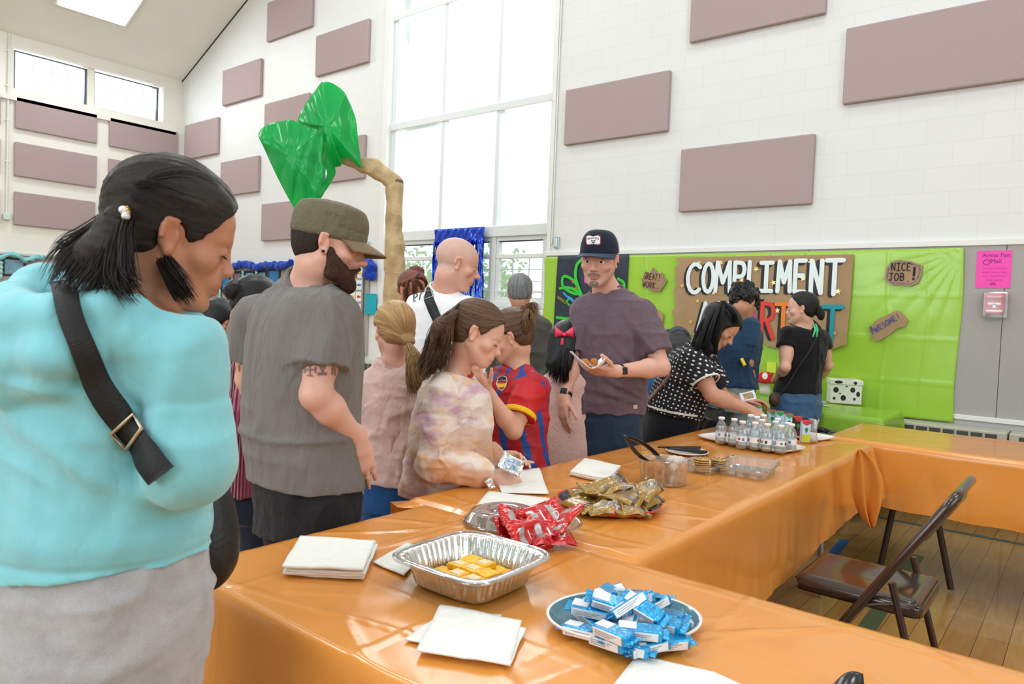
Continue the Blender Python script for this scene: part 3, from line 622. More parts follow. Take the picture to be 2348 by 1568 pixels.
class Ell(Cone):
    def __init__(s, c, r, R=None, k=.02, cut=None, neg=False):
        s.c, s.r, s.M, s.k, s.cut, s.neg = A(c), A(r), (np.eye(3) if R is None else A(R)), k, cut or [], neg; s.R = max(r)
    def d(s, p):
        q = (p-s.c)@s.M.T; k0 = np.sqrt(((q/s.r)**2).sum(1))+1e-9; k1 = np.sqrt(((q/s.r**2)**2).sum(1))+1e-9
        return s.fin(p, k0*(k0-1)/k1)
class Loft(Cone):
    """sections [(centre, right vector, half width, half depth)], smoothly interpolated"""
    def __init__(s, secs, k=.03, cut=None, n=2.3, grow=0, neg=False, cap=.0):
        C = A([x[0] for x in secs]); Rv = A([x[1] for x in secs]); w_ = A([x[2] for x in secs]); h_ = A([x[3] for x in secs])
        m = len(secs); u = np.linspace(0, m-1, 12*(m-1)+1)
        def cr(Y):
            Y = Y if Y.ndim > 1 else Y[:, None]; i = np.minimum(u.astype(int), m-2); t = (u-i)[:, None]
            y0, y1, y2, y3 = Y[np.maximum(i-1, 0)], Y[i], Y[i+1], Y[np.minimum(i+2, m-1)]
            return .5*(2*y1+(y2-y0)*t+(2*y0-5*y1+4*y2-y3)*t*t+(3*y1-y0-3*y2+y3)*t**3)
        s.C, s.Rv, s.w, s.h = cr(C), cr(Rv), cr(w_)[:, 0]+grow, cr(h_)[:, 0]+grow
        s.ax = s.C[-1]-s.C[0]; s.L = np.linalg.norm(s.ax); s.ax /= s.L; s.t = (s.C-s.C[0])@s.ax; s.t = np.maximum.accumulate(s.t+np.arange(len(s.t))*1e-7)
        s.k, s.cut, s.n, s.neg, s.cap = k, cut or [], n, neg, cap; s.c = (s.C[0]+s.C[-1])/2; s.R = s.L/2+max(s.w.max(), s.h.max())+.02
    def loc(s, p):
        t = (p-s.C[0])@s.ax; tc = np.clip(t, s.t[0], s.t[-1])
        c = np.stack([np.interp(tc, s.t, s.C[:, i]) for i in range(3)], 1); r = np.stack([np.interp(tc, s.t, s.Rv[:, i]) for i in range(3)], 1)
        r -= (r@s.ax)[:, None]*s.ax; r /= np.linalg.norm(r, axis=1)[:, None]; f = np.cross(s.ax, r); q = p-c
        return (q*r).sum(1), (q*f).sum(1), t, np.interp(tc, s.t, s.w), np.interp(tc, s.t, s.h)
    def d(s, p):
        x, y, t, w_, h_ = s.loc(p); e = np.maximum(s.t[0]-t, t-s.t[-1])
        nn = ((np.abs(x)/w_)**s.n+(np.abs(y)/h_)**s.n)**(1/s.n); r = (nn-1)*np.minimum(w_, h_)
        r = np.where(e > 0, np.where(r > 0, np.hypot(r, e), np.maximum(r, e)), np.maximum(r, e)) if s.cap == 0 else np.where(e > -s.cap, np.sqrt(np.maximum(r+s.cap, 0)**2+np.maximum(e+s.cap, 0)**2)-s.cap, r)
        return s.fin(p, r)
def smin(a, b, k):
    if k <= 1e-6: return np.minimum(a, b)
    h = np.maximum(k-np.abs(a-b), 0)/k; return np.minimum(a, b)-h*h*k*.25
def smax(a, b, k): return -smin(-a, -b, k)
def field(prims, p):
    r = None
    for q in prims:
        if q.neg: continue
        v = q.d(p); r = v if r is None else smin(r, v, q.k)
    if r is None: r = np.full(len(p), 9.0)
    for q in prims:
        if q.neg: r = smax(r, -q.d(p), q.k)
    return r
def sdf_mesh(name, prims, h, mat_, parent=None, post=None, color=None, flow=None, smooth=1, cuts=None):
    pos = [q for q in prims if not q.neg]
    lo = np.min([q.c-q.R for q in pos], 0)-.03; hi = np.max([q.c+q.R for q in pos], 0)+.03
    B = 12; nb = np.ceil((hi-lo)/(h*B)).astype(int); n = nb*B
    g = np.ones(n, np.float32)
    bi = np.stack(np.meshgrid(*[np.arange(k) for k in nb], indexing='ij'), -1).reshape(-1, 3)
    bc = lo+(bi+.5)*B*h-h*.5; half = B*h*.5*1.7321
    Ds = np.stack([q.d(bc) for q in prims], 1); sg = np.array([q.neg for q in prims])
    dm = Ds[:, ~sg].min(1); rc = np.stack([np.linalg.norm(bc-q.c, axis=1)-q.R for q in prims], 1)
    near = (dm < half*1.25+.03)
    off = np.stack(np.meshgrid(*[np.arange(B)]*3, indexing='ij'), -1).reshape(-1, 3)
    for b in np.nonzero(near)[0]:
        p = lo+(bi[b]*B+off)*h
        act = [q for j, q in enumerate(prims) if rc[b, j] < half+.04 and (Ds[b, j] < max(dm[b], 0)+2*half+.06)]
        v = field(act, p)
        if cuts:
            for nn, c in cuts: v = np.maximum(v, (p-A(c))@A(nn))
        if post is not None and abs(v).min() < .03: v = post(p, v)
        x, y, z = bi[b]*B; g[x:x+B, y:y+B, z:z+B] = v.reshape(B, B, B)
    s = g < 0; s[0] = s[-1] = False; s[:, 0] = s[:, -1] = False; s[:, :, 0] = s[:, :, -1] = False
    g = np.where(s, np.minimum(g, -1e-6), np.maximum(g, 1e-6)); si = s.astype(np.int8)
    cnt = sum(si[a:n[0]-1+a, b:n[1]-1+b, c:n[2]-1+c] for a in (0, 1) for b in (0, 1) for c in (0, 1))
    ac = np.argwhere((cnt > 0) & (cnt < 8)); idx = np.full(cnt.shape, -1, np.int32); idx[tuple(ac.T)] = np.arange(len(ac))
    cor = [(a, b, c) for a in (0, 1) for b in (0, 1) for c in (0, 1)]
    cv = np.stack([g[ac[:, 0]+a, ac[:, 1]+b, ac[:, 2]+c] for a, b, c in cor], 1)
    ps = np.zeros((len(ac), 3)); w_ = np.zeros(len(ac))
    for i in range(8):
        for j in range(i+1, 8):
            if sum(abs(cor[i][k]-cor[j][k]) for k in range(3)) != 1: continue
            a, b = cv[:, i], cv[:, j]; m = (a < 0) != (b < 0); t = np.clip(np.where(m, a/(a-b+1e-12), 0), 0, 1)
            q = A(cor[i])+t[:, None]*(A(cor[j])-A(cor[i])); ps += np.where(m[:, None], q, 0); w_ += m
    vs = lo+(ac+ps/w_[:, None])*h
    fs = []
    for ax in range(3):
        sl0 = [slice(1, -1)]*3; sl1 = [slice(1, -1)]*3; sl0[ax] = slice(0, -1); sl1[ax] = slice(1, None)
        a, b = s[tuple(sl0)], s[tuple(sl1)]; e = np.argwhere(a != b); st = a[tuple(e.T)]
        o1, o2 = [(1, 2), (2, 0), (0, 1)][ax]; base = e.copy()
        for k in range(3):
            if k != ax: base[:, k] += 1
        def cell(d1, d2):
            c = base.copy(); c[:, o1] -= d1; c[:, o2] -= d2; return idx[tuple(c.T)]
        q = np.stack([cell(1, 1), cell(0, 1), cell(0, 0), cell(1, 0)], 1)
        q = np.where(st[:, None], q, q[:, ::-1]); fs.append(q)
    F = np.concatenate(fs).astype(np.int32); F = F[(F >= 0).all(1)]
    E_ = np.concatenate([F[:, [0, 1]], F[:, [1, 2]], F[:, [2, 3]], F[:, [3, 0]]])
    for _ in range(smooth):
        ac_ = np.zeros_like(vs); c_ = np.bincount(E_.ravel(), minlength=len(vs)).astype(float)
        for k in range(3): ac_[:, k] = np.bincount(E_[:, 0], vs[E_[:, 1], k], len(vs))+np.bincount(E_[:, 1], vs[E_[:, 0], k], len(vs))
        vs = vs*.45+.55*ac_/np.maximum(c_, 1)[:, None]
    me = bpy.data.meshes.new(name)
    me.vertices.add(len(vs)); me.vertices.foreach_set('co', vs.astype(np.float32).ravel())
    me.loops.add(F.size); me.loops.foreach_set('vertex_index', F.ravel())
    me.polygons.add(len(F)); me.polygons.foreach_set('loop_start', np.arange(0, F.size, 4, dtype=np.int32))
    me.polygons.foreach_set('use_smooth', np.ones(len(F), bool)); me.update(calc_edges=True)
    if color is not None:
        c = np.ones((len(vs), 4), np.float32); c[:, :3] = color(vs); at = me.color_attributes.new('Col', 'FLOAT_COLOR', 'POINT'); at.data.foreach_set('color', c.ravel())
    if flow is not None:
        at = me.attributes.new('flow', 'FLOAT_VECTOR', 'POINT'); at.data.foreach_set('vector', flow(vs).astype(np.float32).ravel())
    return link(name, me, mat_, parent)
def ccol(h): return A(rgb(h)) if isinstance(h, str) else A(h)
def gauss(p, c, r): return np.exp(-(((p-A(c))/A(r))**2).sum(1))
def blend(base, mask, c): m = np.clip(mask, 0, 1)[:, None]; return base*(1-m)+ccol(c)*m
class Fr:
    """local frame: x right, y forward, z up"""
    def __init__(s, c, F, U, sc=1.0):
        F = V(F).normalized(); U = V(U); U = (U-F*U.dot(F)).normalized(); s.c = A(c); s.M = A([F.cross(U), F, U]); s.s = sc
    def w(s, q): return s.c+(A(q)*s.s)@s.M
    def l(s, p): return ((p-s.c)@s.M.T)/s.s
    def v(s, q): return A(q)@s.M
    def E(s, c, r, k=.01, neg=False, rx=0, ry=0, rz=0):
        R = A(Matrix.Rotation(rz, 3, 'Z') @ Matrix.Rotation(ry, 3, 'Y') @ Matrix.Rotation(rx, 3, 'X')).T
        return Ell(s.w(c), A(r)*s.s, R@s.M, k*s.s, neg=neg)
    def C(s, a, b, ra, rb, k=.01, neg=False): return Cone(s.w(a), s.w(b), ra*s.s, rb*s.s, k*s.s, neg=neg)
def head_prims(f, fem=0, wide=1.0, jaw=1.0, nose=1.0, eyes_open=False, child=0):
    x = wide; P_ = [f.E((0, -.014, .032), (.074*x, .099, .085), .0), f.E((0, .034, .026), (.061*x, .056, .062), .02), f.E((0, .030, -.035), (.055*x, .055, .075), .025)]
    cz = -.101+.012*child
    for s_ in (-1, 1):
        P_ += [f.C((s_*.050*x*jaw, .0, -.045), (s_*.020*x, .064, cz+.004), .021, .017, .025), f.E((s_*.043*x, .053, -.026), (.024, .026, .022), .015),
               f.C((s_*.012, .086, .017), (s_*.043*x, .070, .014), .008-.002*fem, .007, .012), f.E((s_*.014*nose, .098, -.036), (.0085*nose, .012, .0075), .006),
               f.E((s_*.075*x, -.006, -.006), (.0065, .017, .030), .006, ry=s_*.22, rx=.18), f.C((s_*.083*x, -.014, .018), (s_*.085*x, -.016, -.012), .0045, .004, .004), f.C((s_*.083*x, -.014, .018), (s_*.079*x, .003, .020), .0045, .004, .004),
               f.E((s_*.078*x, .0, -.030), (.006, .009, .010), .005)]
    P_ += [f.E((0, .073, cz), (.019, .019, .016), .018), f.C((0, .086, .008), (0, .104*nose+.0*child, -.026), .0075, .0085, .012), f.E((0, .109*nose, -.032), (.0115*nose, .012, .0105), .008),
           f.E((0, .079, -.058), (.028, .020, .020), .012), f.E((0, .0905, -.063), (.0205, .0105, .0060+.001*fem), .005), f.E((0, .0885, -.0745), (.0185, .0115, .0065+.001*fem), .005)]
    for s_ in (-1, 1):
        P_ += [f.E((s_*.0345*x, .102, -.002), (.0145, .0165, .0105), .007, neg=True), f.E((s_*.084*x, -.001, -.002), (.006, .009, .016), .004, neg=True)]
        if not eyes_open: P_ += [f.E((s_*.0315*x, .0765, -.005), (.0155, .0135, .0105), .004)]
        else: P_ += [f.E((s_*.0315*x, .0765, .0045), (.0160, .0125, .0062), .003), f.E((s_*.0315*x, .0755, -.0125), (.0150, .0120, .0052), .003)]
    P_ += [f.E((0, .108, -.0690), (.022, .013, .0016), .003, neg=True)]
    # lids are added after the sockets are cut
    neg = [q for q in P_ if q.neg]; pos = [q for q in P_ if not q.neg]
    return pos, neg
class Head:
    """lid prims must survive the socket cut, so combine by hand"""
    def __init__(s, f, **k):
        s.f = f; s.pos, s.neg_ = head_prims(f, **k); s.c = A(f.w((0, 0, 0))); s.R = .15*f.s; s.k = .012; s.neg = False; s.cut = []
        s.lids = [q for q in s.pos if isinstance(q, Ell) and abs(abs(f.l(q.c)[0])-.0315*k.get('wide', 1)) < .0006 and f.l(q.c)[1] > .07]
        s.body = [q for q in s.pos if q not in s.lids]; s.lids.append(f.C((0, .074, .014), (0, .092, -.020), .0100, .0095, .008))
    def d(s, p):
        r = s.body[0].d(p)
        for q in s.body[1:]: r = smin(r, q.d(p), q.k)
        for q in s.neg_: r = smax(r, -q.d(p), q.k)
        for q in s.lids: r = smin(r, q.d(p), q.k)
        return r
def finger(root, dirs, segs, r0, k=.004):
    out = []; p = A(root); r = r0
    for d, L in zip(dirs, segs):
        q = p+A(d)*L; out.append(Cone(p, q, r, r*.9, k)); p = q; r *= .9
    return out
def hand(wr, F, N, curl=.4, s=1.0, side=1, thumb=.5, spread=.12, curls=None, point=False):
    """wrist point, finger direction F, back-of-hand normal N; side=+1 puts the thumb towards N x F"""
    F = V(F).normalized(); N = V(N); N = (N-F*N.dot(F)).normalized(); S = N.cross(F)*side
    wr = V(wr); out = []; M = A([F, S, N])
    pc = wr+F*.050*s
    out.append(Ell(pc, (.050*s, .039*s, .0155*s), M, .012)); out.append(Cone(wr-F*.02*s, wr+F*.03*s, .024*s, .024*s, .02))
    out.append(Ell(wr+F*.038*s+S*.022*s-N*.006*s, (.030*s, .016*s, .015*s), M, .01))
    L = [.074, .082, .077, .060]; off = [.028, .009, -.010, -.028]
    for i in range(4):
        c = (curls[i] if curls else curl+.06*i); base = wr+F*(.088-.004*abs(i-1.2))*s+S*off[i]*s; out.append(Cone(wr+F*.05*s+S*off[i]*.8*s, base, .011*s, .0098*s, .008))
        d0 = (F+S*spread*(1.2-i)*.6).normalized(); ds = []
        for a in (c*.7, c*1.7, c*2.4): ds.append((d0*math.cos(a)-N*math.sin(a)).normalized())
        out += finger(base, ds, [L[i]*.45*s, L[i]*.32*s, L[i]*.24*s], .0092*s*(1 if i < 3 else .88))
    tb = wr+F*.026*s+S*.026*s-N*.004*s; d0 = (F*.62+S*.78-N*thumb*.5).normalized()
    out += finger(tb, [d0, (d0+F*.5-N*thumb*.4).normalized(), (d0+F*.9-N*thumb*.7).normalized()], [.034*s, .032*s, .024*s], .0118*s)
    return out
SKIN = {}
def skin_mat():
    if 'skin' in MATS: return MATS['skin']
    t = NT('skin'); a = t.n('ShaderNodeAttribute'); a.attribute_name = 'Col'; tc = t.n('ShaderNodeTexCoord')
    n = t.noise(tc.outputs['Object'], 45, 4); mx = t.n('ShaderNodeMix', data_type='RGBA', blend_type='MULTIPLY'); mx.inputs[0].default_value = .35
    t.l(a.outputs[0], mx.inputs[6]); t.l(t.ramp(n, [(.3, (.86, .78, .76)), (.7, (1, 1, 1))]), mx.inputs[7]); t.l(mx.outputs[2], t.b.inputs['Base Color'])
    t.b.inputs['Roughness'].default_value = .48; t.b.inputs['Specular IOR Level'].default_value = .35; t.b.inputs['Subsurface Weight'].default_value = .12
    t.b.inputs['Subsurface Radius'].default_value = (1, .35, .2); t.b.inputs['Subsurface Scale'].default_value = .006
    t.bump(t.noise(tc.outputs['Object'], 260, 3), .12, .001); return t.m
def cloth_mat(name, c, amt=.08, fine=500, wr=.35, wsc=9, rough=.92, stretch=(1, 1, .45), sheen=.2, rib=None):
    t = NT(name); tc = t.n('ShaderNodeTexCoord'); c = ccol(c)
    n = t.noise(tc.outputs['Object'], 14, 5, .65); nf = t.noise(tc.outputs['Object'], fine, 2)
    f = t.math('ADD', t.math('MULTIPLY', n, .6), t.math('MULTIPLY', nf, .4))
    t.l(t.ramp(f, [(.3, tuple(c*(1-amt*1.6))), (.7, tuple(np.minimum(c*(1+amt), 1)))]), t.b.inputs['Base Color'])
    mp = t.n('ShaderNodeMapping'); mp.inputs['Scale'].default_value = stretch; t.l(tc.outputs['Object'], mp.inputs[0])
    w1 = t.math('ABSOLUTE', t.math('SUBTRACT', t.noise(mp.outputs[0], wsc, 3, .55), .5)); h = t.math('ADD', t.math('MULTIPLY', w1, 1.0), t.math('MULTIPLY', nf, .03))
    if rib:
        fl = t.n('ShaderNodeAttribute'); fl.attribute_name = 'flow'; sx = t.n('ShaderNodeSeparateXYZ'); t.l(fl.outputs['Vector'], sx.inputs[0])
        h = t.math('ADD', h, t.math('MULTIPLY', t.math('SINE', t.math('MULTIPLY', sx.outputs[0], rib)), .22))
    t.bump(h, min(1, wr*1.3), .045); t.b.inputs['Roughness'].default_value = rough; t.b.inputs['Specular IOR Level'].default_value = .2; t.b.inputs['Sheen Weight'].default_value = sheen
    return t.m
def vcloth_mat(name, wr=.3, wsc=9, rough=.9, stretch=(1, 1, .45)):
    t = NT(name); tc = t.n('ShaderNodeTexCoord'); a = t.n('ShaderNodeAttribute'); a.attribute_name = 'Col'; t.l(a.outputs[0], t.b.inputs['Base Color'])
    mp = t.n('ShaderNodeMapping'); mp.inputs['Scale'].default_value = stretch; t.l(tc.outputs['Object'], mp.inputs[0])
    t.bump(t.math('ABSOLUTE', t.math('SUBTRACT', t.noise(mp.outputs[0], wsc, 3, .55), .5)), wr, .02); t.b.inputs['Roughness'].default_value = rough; t.b.inputs['Specular IOR Level'].default_value = .2; return t.m
def hair_mat(name, dark, light, rough=.38, sc=55, spec=.5):
    t = NT(name); a = t.n('ShaderNodeAttribute'); a.attribute_name = 'flow'
    n = t.noise(a.outputs['Vector'], sc, 4, .7); n2 = t.noise(a.outputs['Vector'], sc*.2, 3)
    f = t.math('ADD', t.math('MULTIPLY', n, .6), t.math('MULTIPLY', n2, .4))
    t.l(t.ramp(f, [(.34, ccol(dark)), (.66, ccol(light))]), t.b.inputs['Base Color']); t.bump(n, .5, .006)
    t.b.inputs['Roughness'].default_value = rough; t.b.inputs['Specular IOR Level'].default_value = spec; t.b.inputs['Anisotropic'].default_value = .5; return t.m
def folds(amp=.006, sc=(9, 9, 2.5), seed=0, warp=.6, ridge=True, amp2=.003, sc2=(5, 5, 12), lim=None):
    o = seed*7.3
    def f(p, v):
        q = p*A(sc)+o; q = q+warp*np.stack([noise3(q*.5+3), noise3(q*.5+9), noise3(q*.5+17)], 1); R_ = lambda n: np.maximum(0, 1-3.2*np.abs(n))**1.2
        a = (R_(noise3(q))+.45*R_(noise3(q*1.9+7))) if ridge else noise3(q); b = R_(noise3(p*A(sc2)+o+5))+.4*R_(noise3(p*A(sc2)*2.1+o+1)); k = amp*1.35*a+amp2*1.35*b
        if lim is not None: k = k*lim(p)
        return v-k+amp*.3
    return f
def strands(name, guides, n, spread, rad, mat_, parent, taper=.35, seg=3, seed=0, wav=0, wfreq=30, end=1.6):
    """bundle of hair: n thin locks following one of the guide polylines, each offset in its own direction"""
    rr = random.Random(seed); vs = []; fs = []; fl = []
    for k in range(n):
        g = guides[rr.randrange(len(guides))]; G = [V(p) for p in g]; m = max(8, 4*len(G)); pts = []
        o = V((rr.gauss(0, 1), rr.gauss(0, 1), rr.gauss(0, 1))); o = o.normalized()*(rr.random()**.6)*spread; ph = rr.random()*6.28; ln = rr.uniform(.75, 1)
        for i in range(m+1):
            u = i/m*(len(G)-1)*ln; j = min(int(u), len(G)-2); t_ = u-j; a, b, c, d = G[max(j-1, 0)], G[j], G[j+1], G[min(j+2, len(G)-1)]
            q = .5*((2*b)+(c-a)*t_+(2*a-5*b+4*c-d)*t_*t_+(-a+3*b-3*c+d)*t_**3); w_ = .35+(end-.35)*(i/m)
            q = q+o*w_; 
            if wav: q = q+V((math.sin(i*wfreq/m+ph), math.cos(i*wfreq/m+ph*1.3), 0))*wav*(i/m)
            pts.append(q)
        b0 = len(vs); prev = None
        for i, q in enumerate(pts):
            t_ = (pts[min(i+1, m)]-pts[max(i-1, 0)]).normalized(); u_ = (prev-t_*prev.dot(t_)).normalized() if prev else t_.orthogonal().normalized(); prev = u_; w_ = t_.cross(u_)
            r = rad*(1-(1-taper)*(i/m))*(1 if i < m else .2)
            for s_ in range(seg):
                an = 6.2832*s_/seg; vs.append(tuple(q+(u_*math.cos(an)+w_*math.sin(an))*r)); fl.append((k*.37 % 7+s_*.02, k*.11 % 5, i*.02))
        for i in range(m):
            for s_ in range(seg): fs.append((b0+i*seg+s_, b0+i*seg+(s_+1) % seg, b0+(i+1)*seg+(s_+1) % seg, b0+(i+1)*seg+s_))
    me = bpy.data.meshes.new(name); me.from_pydata(vs, [], fs); me.polygons.foreach_set('use_smooth', [True]*len(fs))
    at = me.attributes.new('flow', 'FLOAT_VECTOR', 'POINT'); at.data.foreach_set('vector', np.array(fl, np.float32).ravel()); me.update()
    return link(name, me, mat_, parent)
def radial_flow(o, ax, tw=0):
    o = A(o); ax = A(V(ax).normalized())
    def f(p):
        q = p-o; t_ = q@ax; r = q-t_[:, None]*ax; r = r/(np.linalg.norm(r, axis=1)[:, None]+1e-6); return r+ax*(t_*.6)[:, None]
    return f
def axis_flow(ax, k=.05):
    ax = A(V(ax).normalized())
    def f(p): t_ = p@ax; return (p-t_[:, None]*ax)*6+ax*(t_*k*6)[:, None]
    return f
def eyeball(f, x, parent, iris='#3a2a1c', r=.0123, look=(0, 1, 0), y=.0745, z=-.004):
    c = f.w((x, y, z)); L = V(f.v(look)).normalized(); o = None; mb = MB(); s = f.s
    R = L.to_track_quat('Z', 'Y').to_matrix(); prof = [(r*s*math.sin(a), r*s*math.cos(a)) for a in [math.pi*i/14 for i in range(15)]]
    prof = [(max(a, 1e-7), b) for a, b in prof][::-1]
    mb.lathe(c, prof, 16, 0, R)
    mb.lathe(c, [(.0058*s, r*s*.905), (.0054*s, r*s*.93), (.003*s, r*s*1.01)], 14, 1, R); mb.lathe(c, [(.0026*s, r*s*1.012), (1e-7, r*s*1.02)], 10, 2, R)
    return mb.build('eye', [mat('eye_white', (.78, .76, .74), .25), mat('iris_'+iris.strip('#'), iris, .2), mat('pupil', (.005, .005, .005), .15)], parent)
# ================================================================ PEOPLE
UP = V((0, 0, 1))
def DV(t): return D(*t)
def lerp(a, b, t): return V(a)*(1-t)+V(b)*t
def face_paint(f, skin, lips='#b5706a', blush=.25, beard=None, scalp=None, lash=.6, browc=None, stub=.0):
    skin = ccol(skin); rim = np.minimum(skin*A([1.05, .80, .76]), 1)
    def c(p):
        q = f.l(p); out = np.tile(skin, (len(p), 1)); near = np.exp(-np.maximum(np.linalg.norm(q, axis=1)-.16, 0)/.01)
        ax = np.abs(q[:, 0]); s = np.stack([ax, q[:, 1], q[:, 2]], 1)
        out = blend(out, near*blush*(gauss(s, (.045, .06, -.03), (.025, .03, .022))+gauss(s, (0, .11, -.03), (.014, .02, .014))), rim)
        out = blend(out, near*.45*gauss(s, (.08, -.01, 0), (.014, .03, .04)), rim)
        if beard:
            m = np.clip((s[:, 1]-.004)*120, 0, 1)*np.clip((-.040-s[:, 2])*60+np.clip((s[:, 0]-.045)*30, 0, 1)*(s[:, 2] < .0)*1.2, 0, 1)*(q[:, 2] > -.122)
            m = m*(1-gauss(s, (0, .10, -.069), (.02, .02, .009))); m *= .62+.38*noise3(q*260); out = blend(out, near*m*beard[1], beard[0])
            mu = gauss(s, (.012, .095, -.054), (.02, .02, .007)); out = blend(out, near*mu*beard[1]*.9, beard[0])
        out = blend(out, near*.85*gauss(s, (.006, .098, -.0635), (.017, .016, .0055)), lips); out = blend(out, near*.85*gauss(s, (.004, .096, -.0750), (.015, .016, .0062)), lips)
        out = blend(out, near*.7*gauss(s, (0, .1, -.069), (.02, .02, .0018)), '#3a1512')
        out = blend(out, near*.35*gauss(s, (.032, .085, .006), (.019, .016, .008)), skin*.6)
        if lash: out = blend(out, near*lash*gauss(s, (.033, .086, -.0115), (.0145, .012, .0026)), '#1c1210')
        if browc: out = blend(out, near*.85*gauss(s, (.031, .082, .0215), (.0185, .016, .0048)), browc)
        if scalp:
            m = np.clip((s[:, 2]-.03-np.clip(s[:, 1]-.045, 0, 1)*1.6)*60+.5, 0, 1); m = np.maximum(m, (s[:, 1] < -.012)*np.clip((s[:, 2]+.055)*60, 0, 1)*(ax < .078)); out = blend(out, near*m*scalp[1]*(.85+.15*noise3(q*300)), scalp[0])
        return out
    return c
def arm_prims(sh, el, wr, s=1.0, fat=1.0):
    sh, el, wr = V(sh), V(el), V(wr); m1 = lerp(sh, el, .45); m2 = lerp(el, wr, .3)
    return [Cone(sh, el, .052*s*fat, .038*s*fat, .03), Ell(m1, (.05*s*fat, .05*s*fat, .085*s), Fr(m1, (el-sh).orthogonal(), (el-sh)).M, .03), Cone(el, m2, .038*s*fat, .041*s*fat, .02), Cone(m2, wr, .040*s*fat, .0255*s, .02)]
def figure(label, group, J, h=.006, s=1.0, skin='#c99078', clothes=None, extra_skin=None, head_k=None, paint=None, hs=1.0, sw=.19, cdp=.115, ww=.150, wd=.105, hw=.165, hd=.115, neck_r=.053, hands=None,
           shirt=None, trousers=None, shoes='#222222', arm_fat=1.0, fem=0, sh_slope=.0, legs=True, leg_r=(.088, .062, .048), hem_flare=.0, shirt_h=None, no_arm=(), chest_w=None):
    Pp, W, N = V(J['P']), V(J['W']), V(J['N']); tF, pF = V(J['tF']), V(J.get('pF', J['tF']))
    tU = (N-W).normalized(); tR = tF.cross(tU).normalized(); pR = pF.cross(UP).normalized(); wR = ((tR+pR)/2).normalized()
    root = empty('person', (Pp.x, Pp.y, 0), label, 'person', group)
    Cc = lerp(W, N, .52); Sc = lerp(W, N, .84); cw = chest_w or sw*.86
    secs = [(Pp-UP*.12*s, pR, hw*.93, hd), (Pp, pR, hw, hd), (W, wR, ww, wd), (Cc, tR, cw, cdp), (Sc, tR, sw*.90, cdp*.78), (N-tU*.005, tR, .075*s, .06*s)]
    f = Fr(J['H'], J['HF'], J['HU'], hs); hd_p = Head(f, **(head_k or {}))
    nk = V(f.w((0, -.022, -.065))); SR, SL = V(J['sR']), V(J['sL'])
    sk = [Loft(secs, .03, grow=-.014), hd_p, Cone(N-tU*.03, nk, neck_r*1.08, neck_r, .025), Cone(nk, f.w((0, .0, -.045)), neck_r, neck_r*.8, .02), Cone(lerp(N, nk, .25), lerp(N, SR, .85), .035*s, .034*s, .04), Cone(lerp(N, nk, .25), lerp(N, SL, .85), .035*s, .034*s, .04)]
    for q in ('R', 'L'):
        if q in no_arm: continue
        sk += arm_prims(J['s'+q], J['e'+q], J['w'+q], s, arm_fat)
        if hands and q in hands:
            hh = hands[q]; sk += hand(J['w'+q], hh['F'], hh['N'], s=hh.get('s', s), side=hh.get('side', 1 if q == 'R' else -1), **{k: v for k, v in hh.items() if k not in ('F', 'N', 's', 'side')})
    LG = {}
    for q, sg in (('R', 1), ('L', -1)):
        hip = Pp+pR*sg*hw*.48-UP*.05; kn = V(J['k'+q]) if 'k'+q in J else V((hip.x+pF.x*.02, hip.y+pF.y*.02, .47*Pp.z/.92)); an = V(J['a'+q]) if 'a'+q in J else V((kn.x-pF.x*.03+pR.x*sg*.02, kn.y-pF.y*.03+pR.y*sg*.02, .09)); LG[q] = (hip, kn, an)
        sk += [Cone(hip, kn, leg_r[0]*.9, leg_r[1]*.85, .03), Cone(kn, an, leg_r[1]*.8, .036, .02)]
    body = sdf_mesh('body', sk+(extra_skin(f) if extra_skin else []), h, skin_mat(), root, color=paint(f) if callable(paint) else face_paint(f, skin))
    out = {'root': root, 'f': f, 'body': body, 'secs': secs, 'LG': LG, 'tR': tR, 'tU': tU, 'tF': tF, 'J': J, 'pR': pR}
    if shirt:
        g = shirt.get('grow', .010); sr = shirt.get('sr', (.066, .068)); pr = [Loft(secs, .03, grow=g, cap=.0)]
        pr += [Cone(lerp(N, nk, .12), lerp(N, SR, .9), .035*s+g, .04*s+g, .045), Cone(lerp(N, nk, .12), lerp(N, SL, .9), .035*s+g, .04*s+g, .045)]
        hz = shirt['hem']; hu = V(shirt.get('hemn', (0, 0, -1)))
        for q in ('R', 'L'):
            if q in no_arm: continue
            a, b, c = V(J['s'+q]), V(J['e'+q]), V(J['w'+q]); 
            if shirt['sleeve'] == 'long':
                pr += [Cone(a, b, sr[0]*s, sr[1]*s, shirt.get('sk', .014)), Cone(b, lerp(b, c, .75), sr[1]*s, sr[1]*.85*s, .02), Cone(lerp(b, c, .7), lerp(b, c, .98), sr[1]*.78*s, .036*s, .008, cut=[((c-b).normalized(), lerp(b, c, .98))])]
            elif shirt['sleeve']:
                t_ = shirt['sleeve']; d_ = (b-a).normalized(); e = lerp(a, b, t_); pr.append(Cone(a-d_*.01, lerp(a, b, t_+.15), sr[0]*s, sr[1]*s, shirt.get('sk', .014), cut=[(d_, e)]))
        nd = (nk-N).normalized(); pr.append(Cone(N-nd*.0, nk+nd*.08, neck_r+.006, neck_r+.012, .004, neg=True))
        cuts = [(hu, V(hz))]+shirt.get('cuts', []); cp = N+nd*shirt.get('collar', .022)
        pr.append(Cone(cp, cp+nd*.14, .085, .085, .004, neg=True, cut=[(-nd, cp)]))
        out['shirt'] = sdf_mesh(shirt.get('name', 't_shirt'), pr+shirt.get('extra', []), shirt.get('h', h), shirt['mat'], root, post=shirt.get('post'), color=shirt.get('color'), flow=shirt.get('flow'), cuts=cuts)
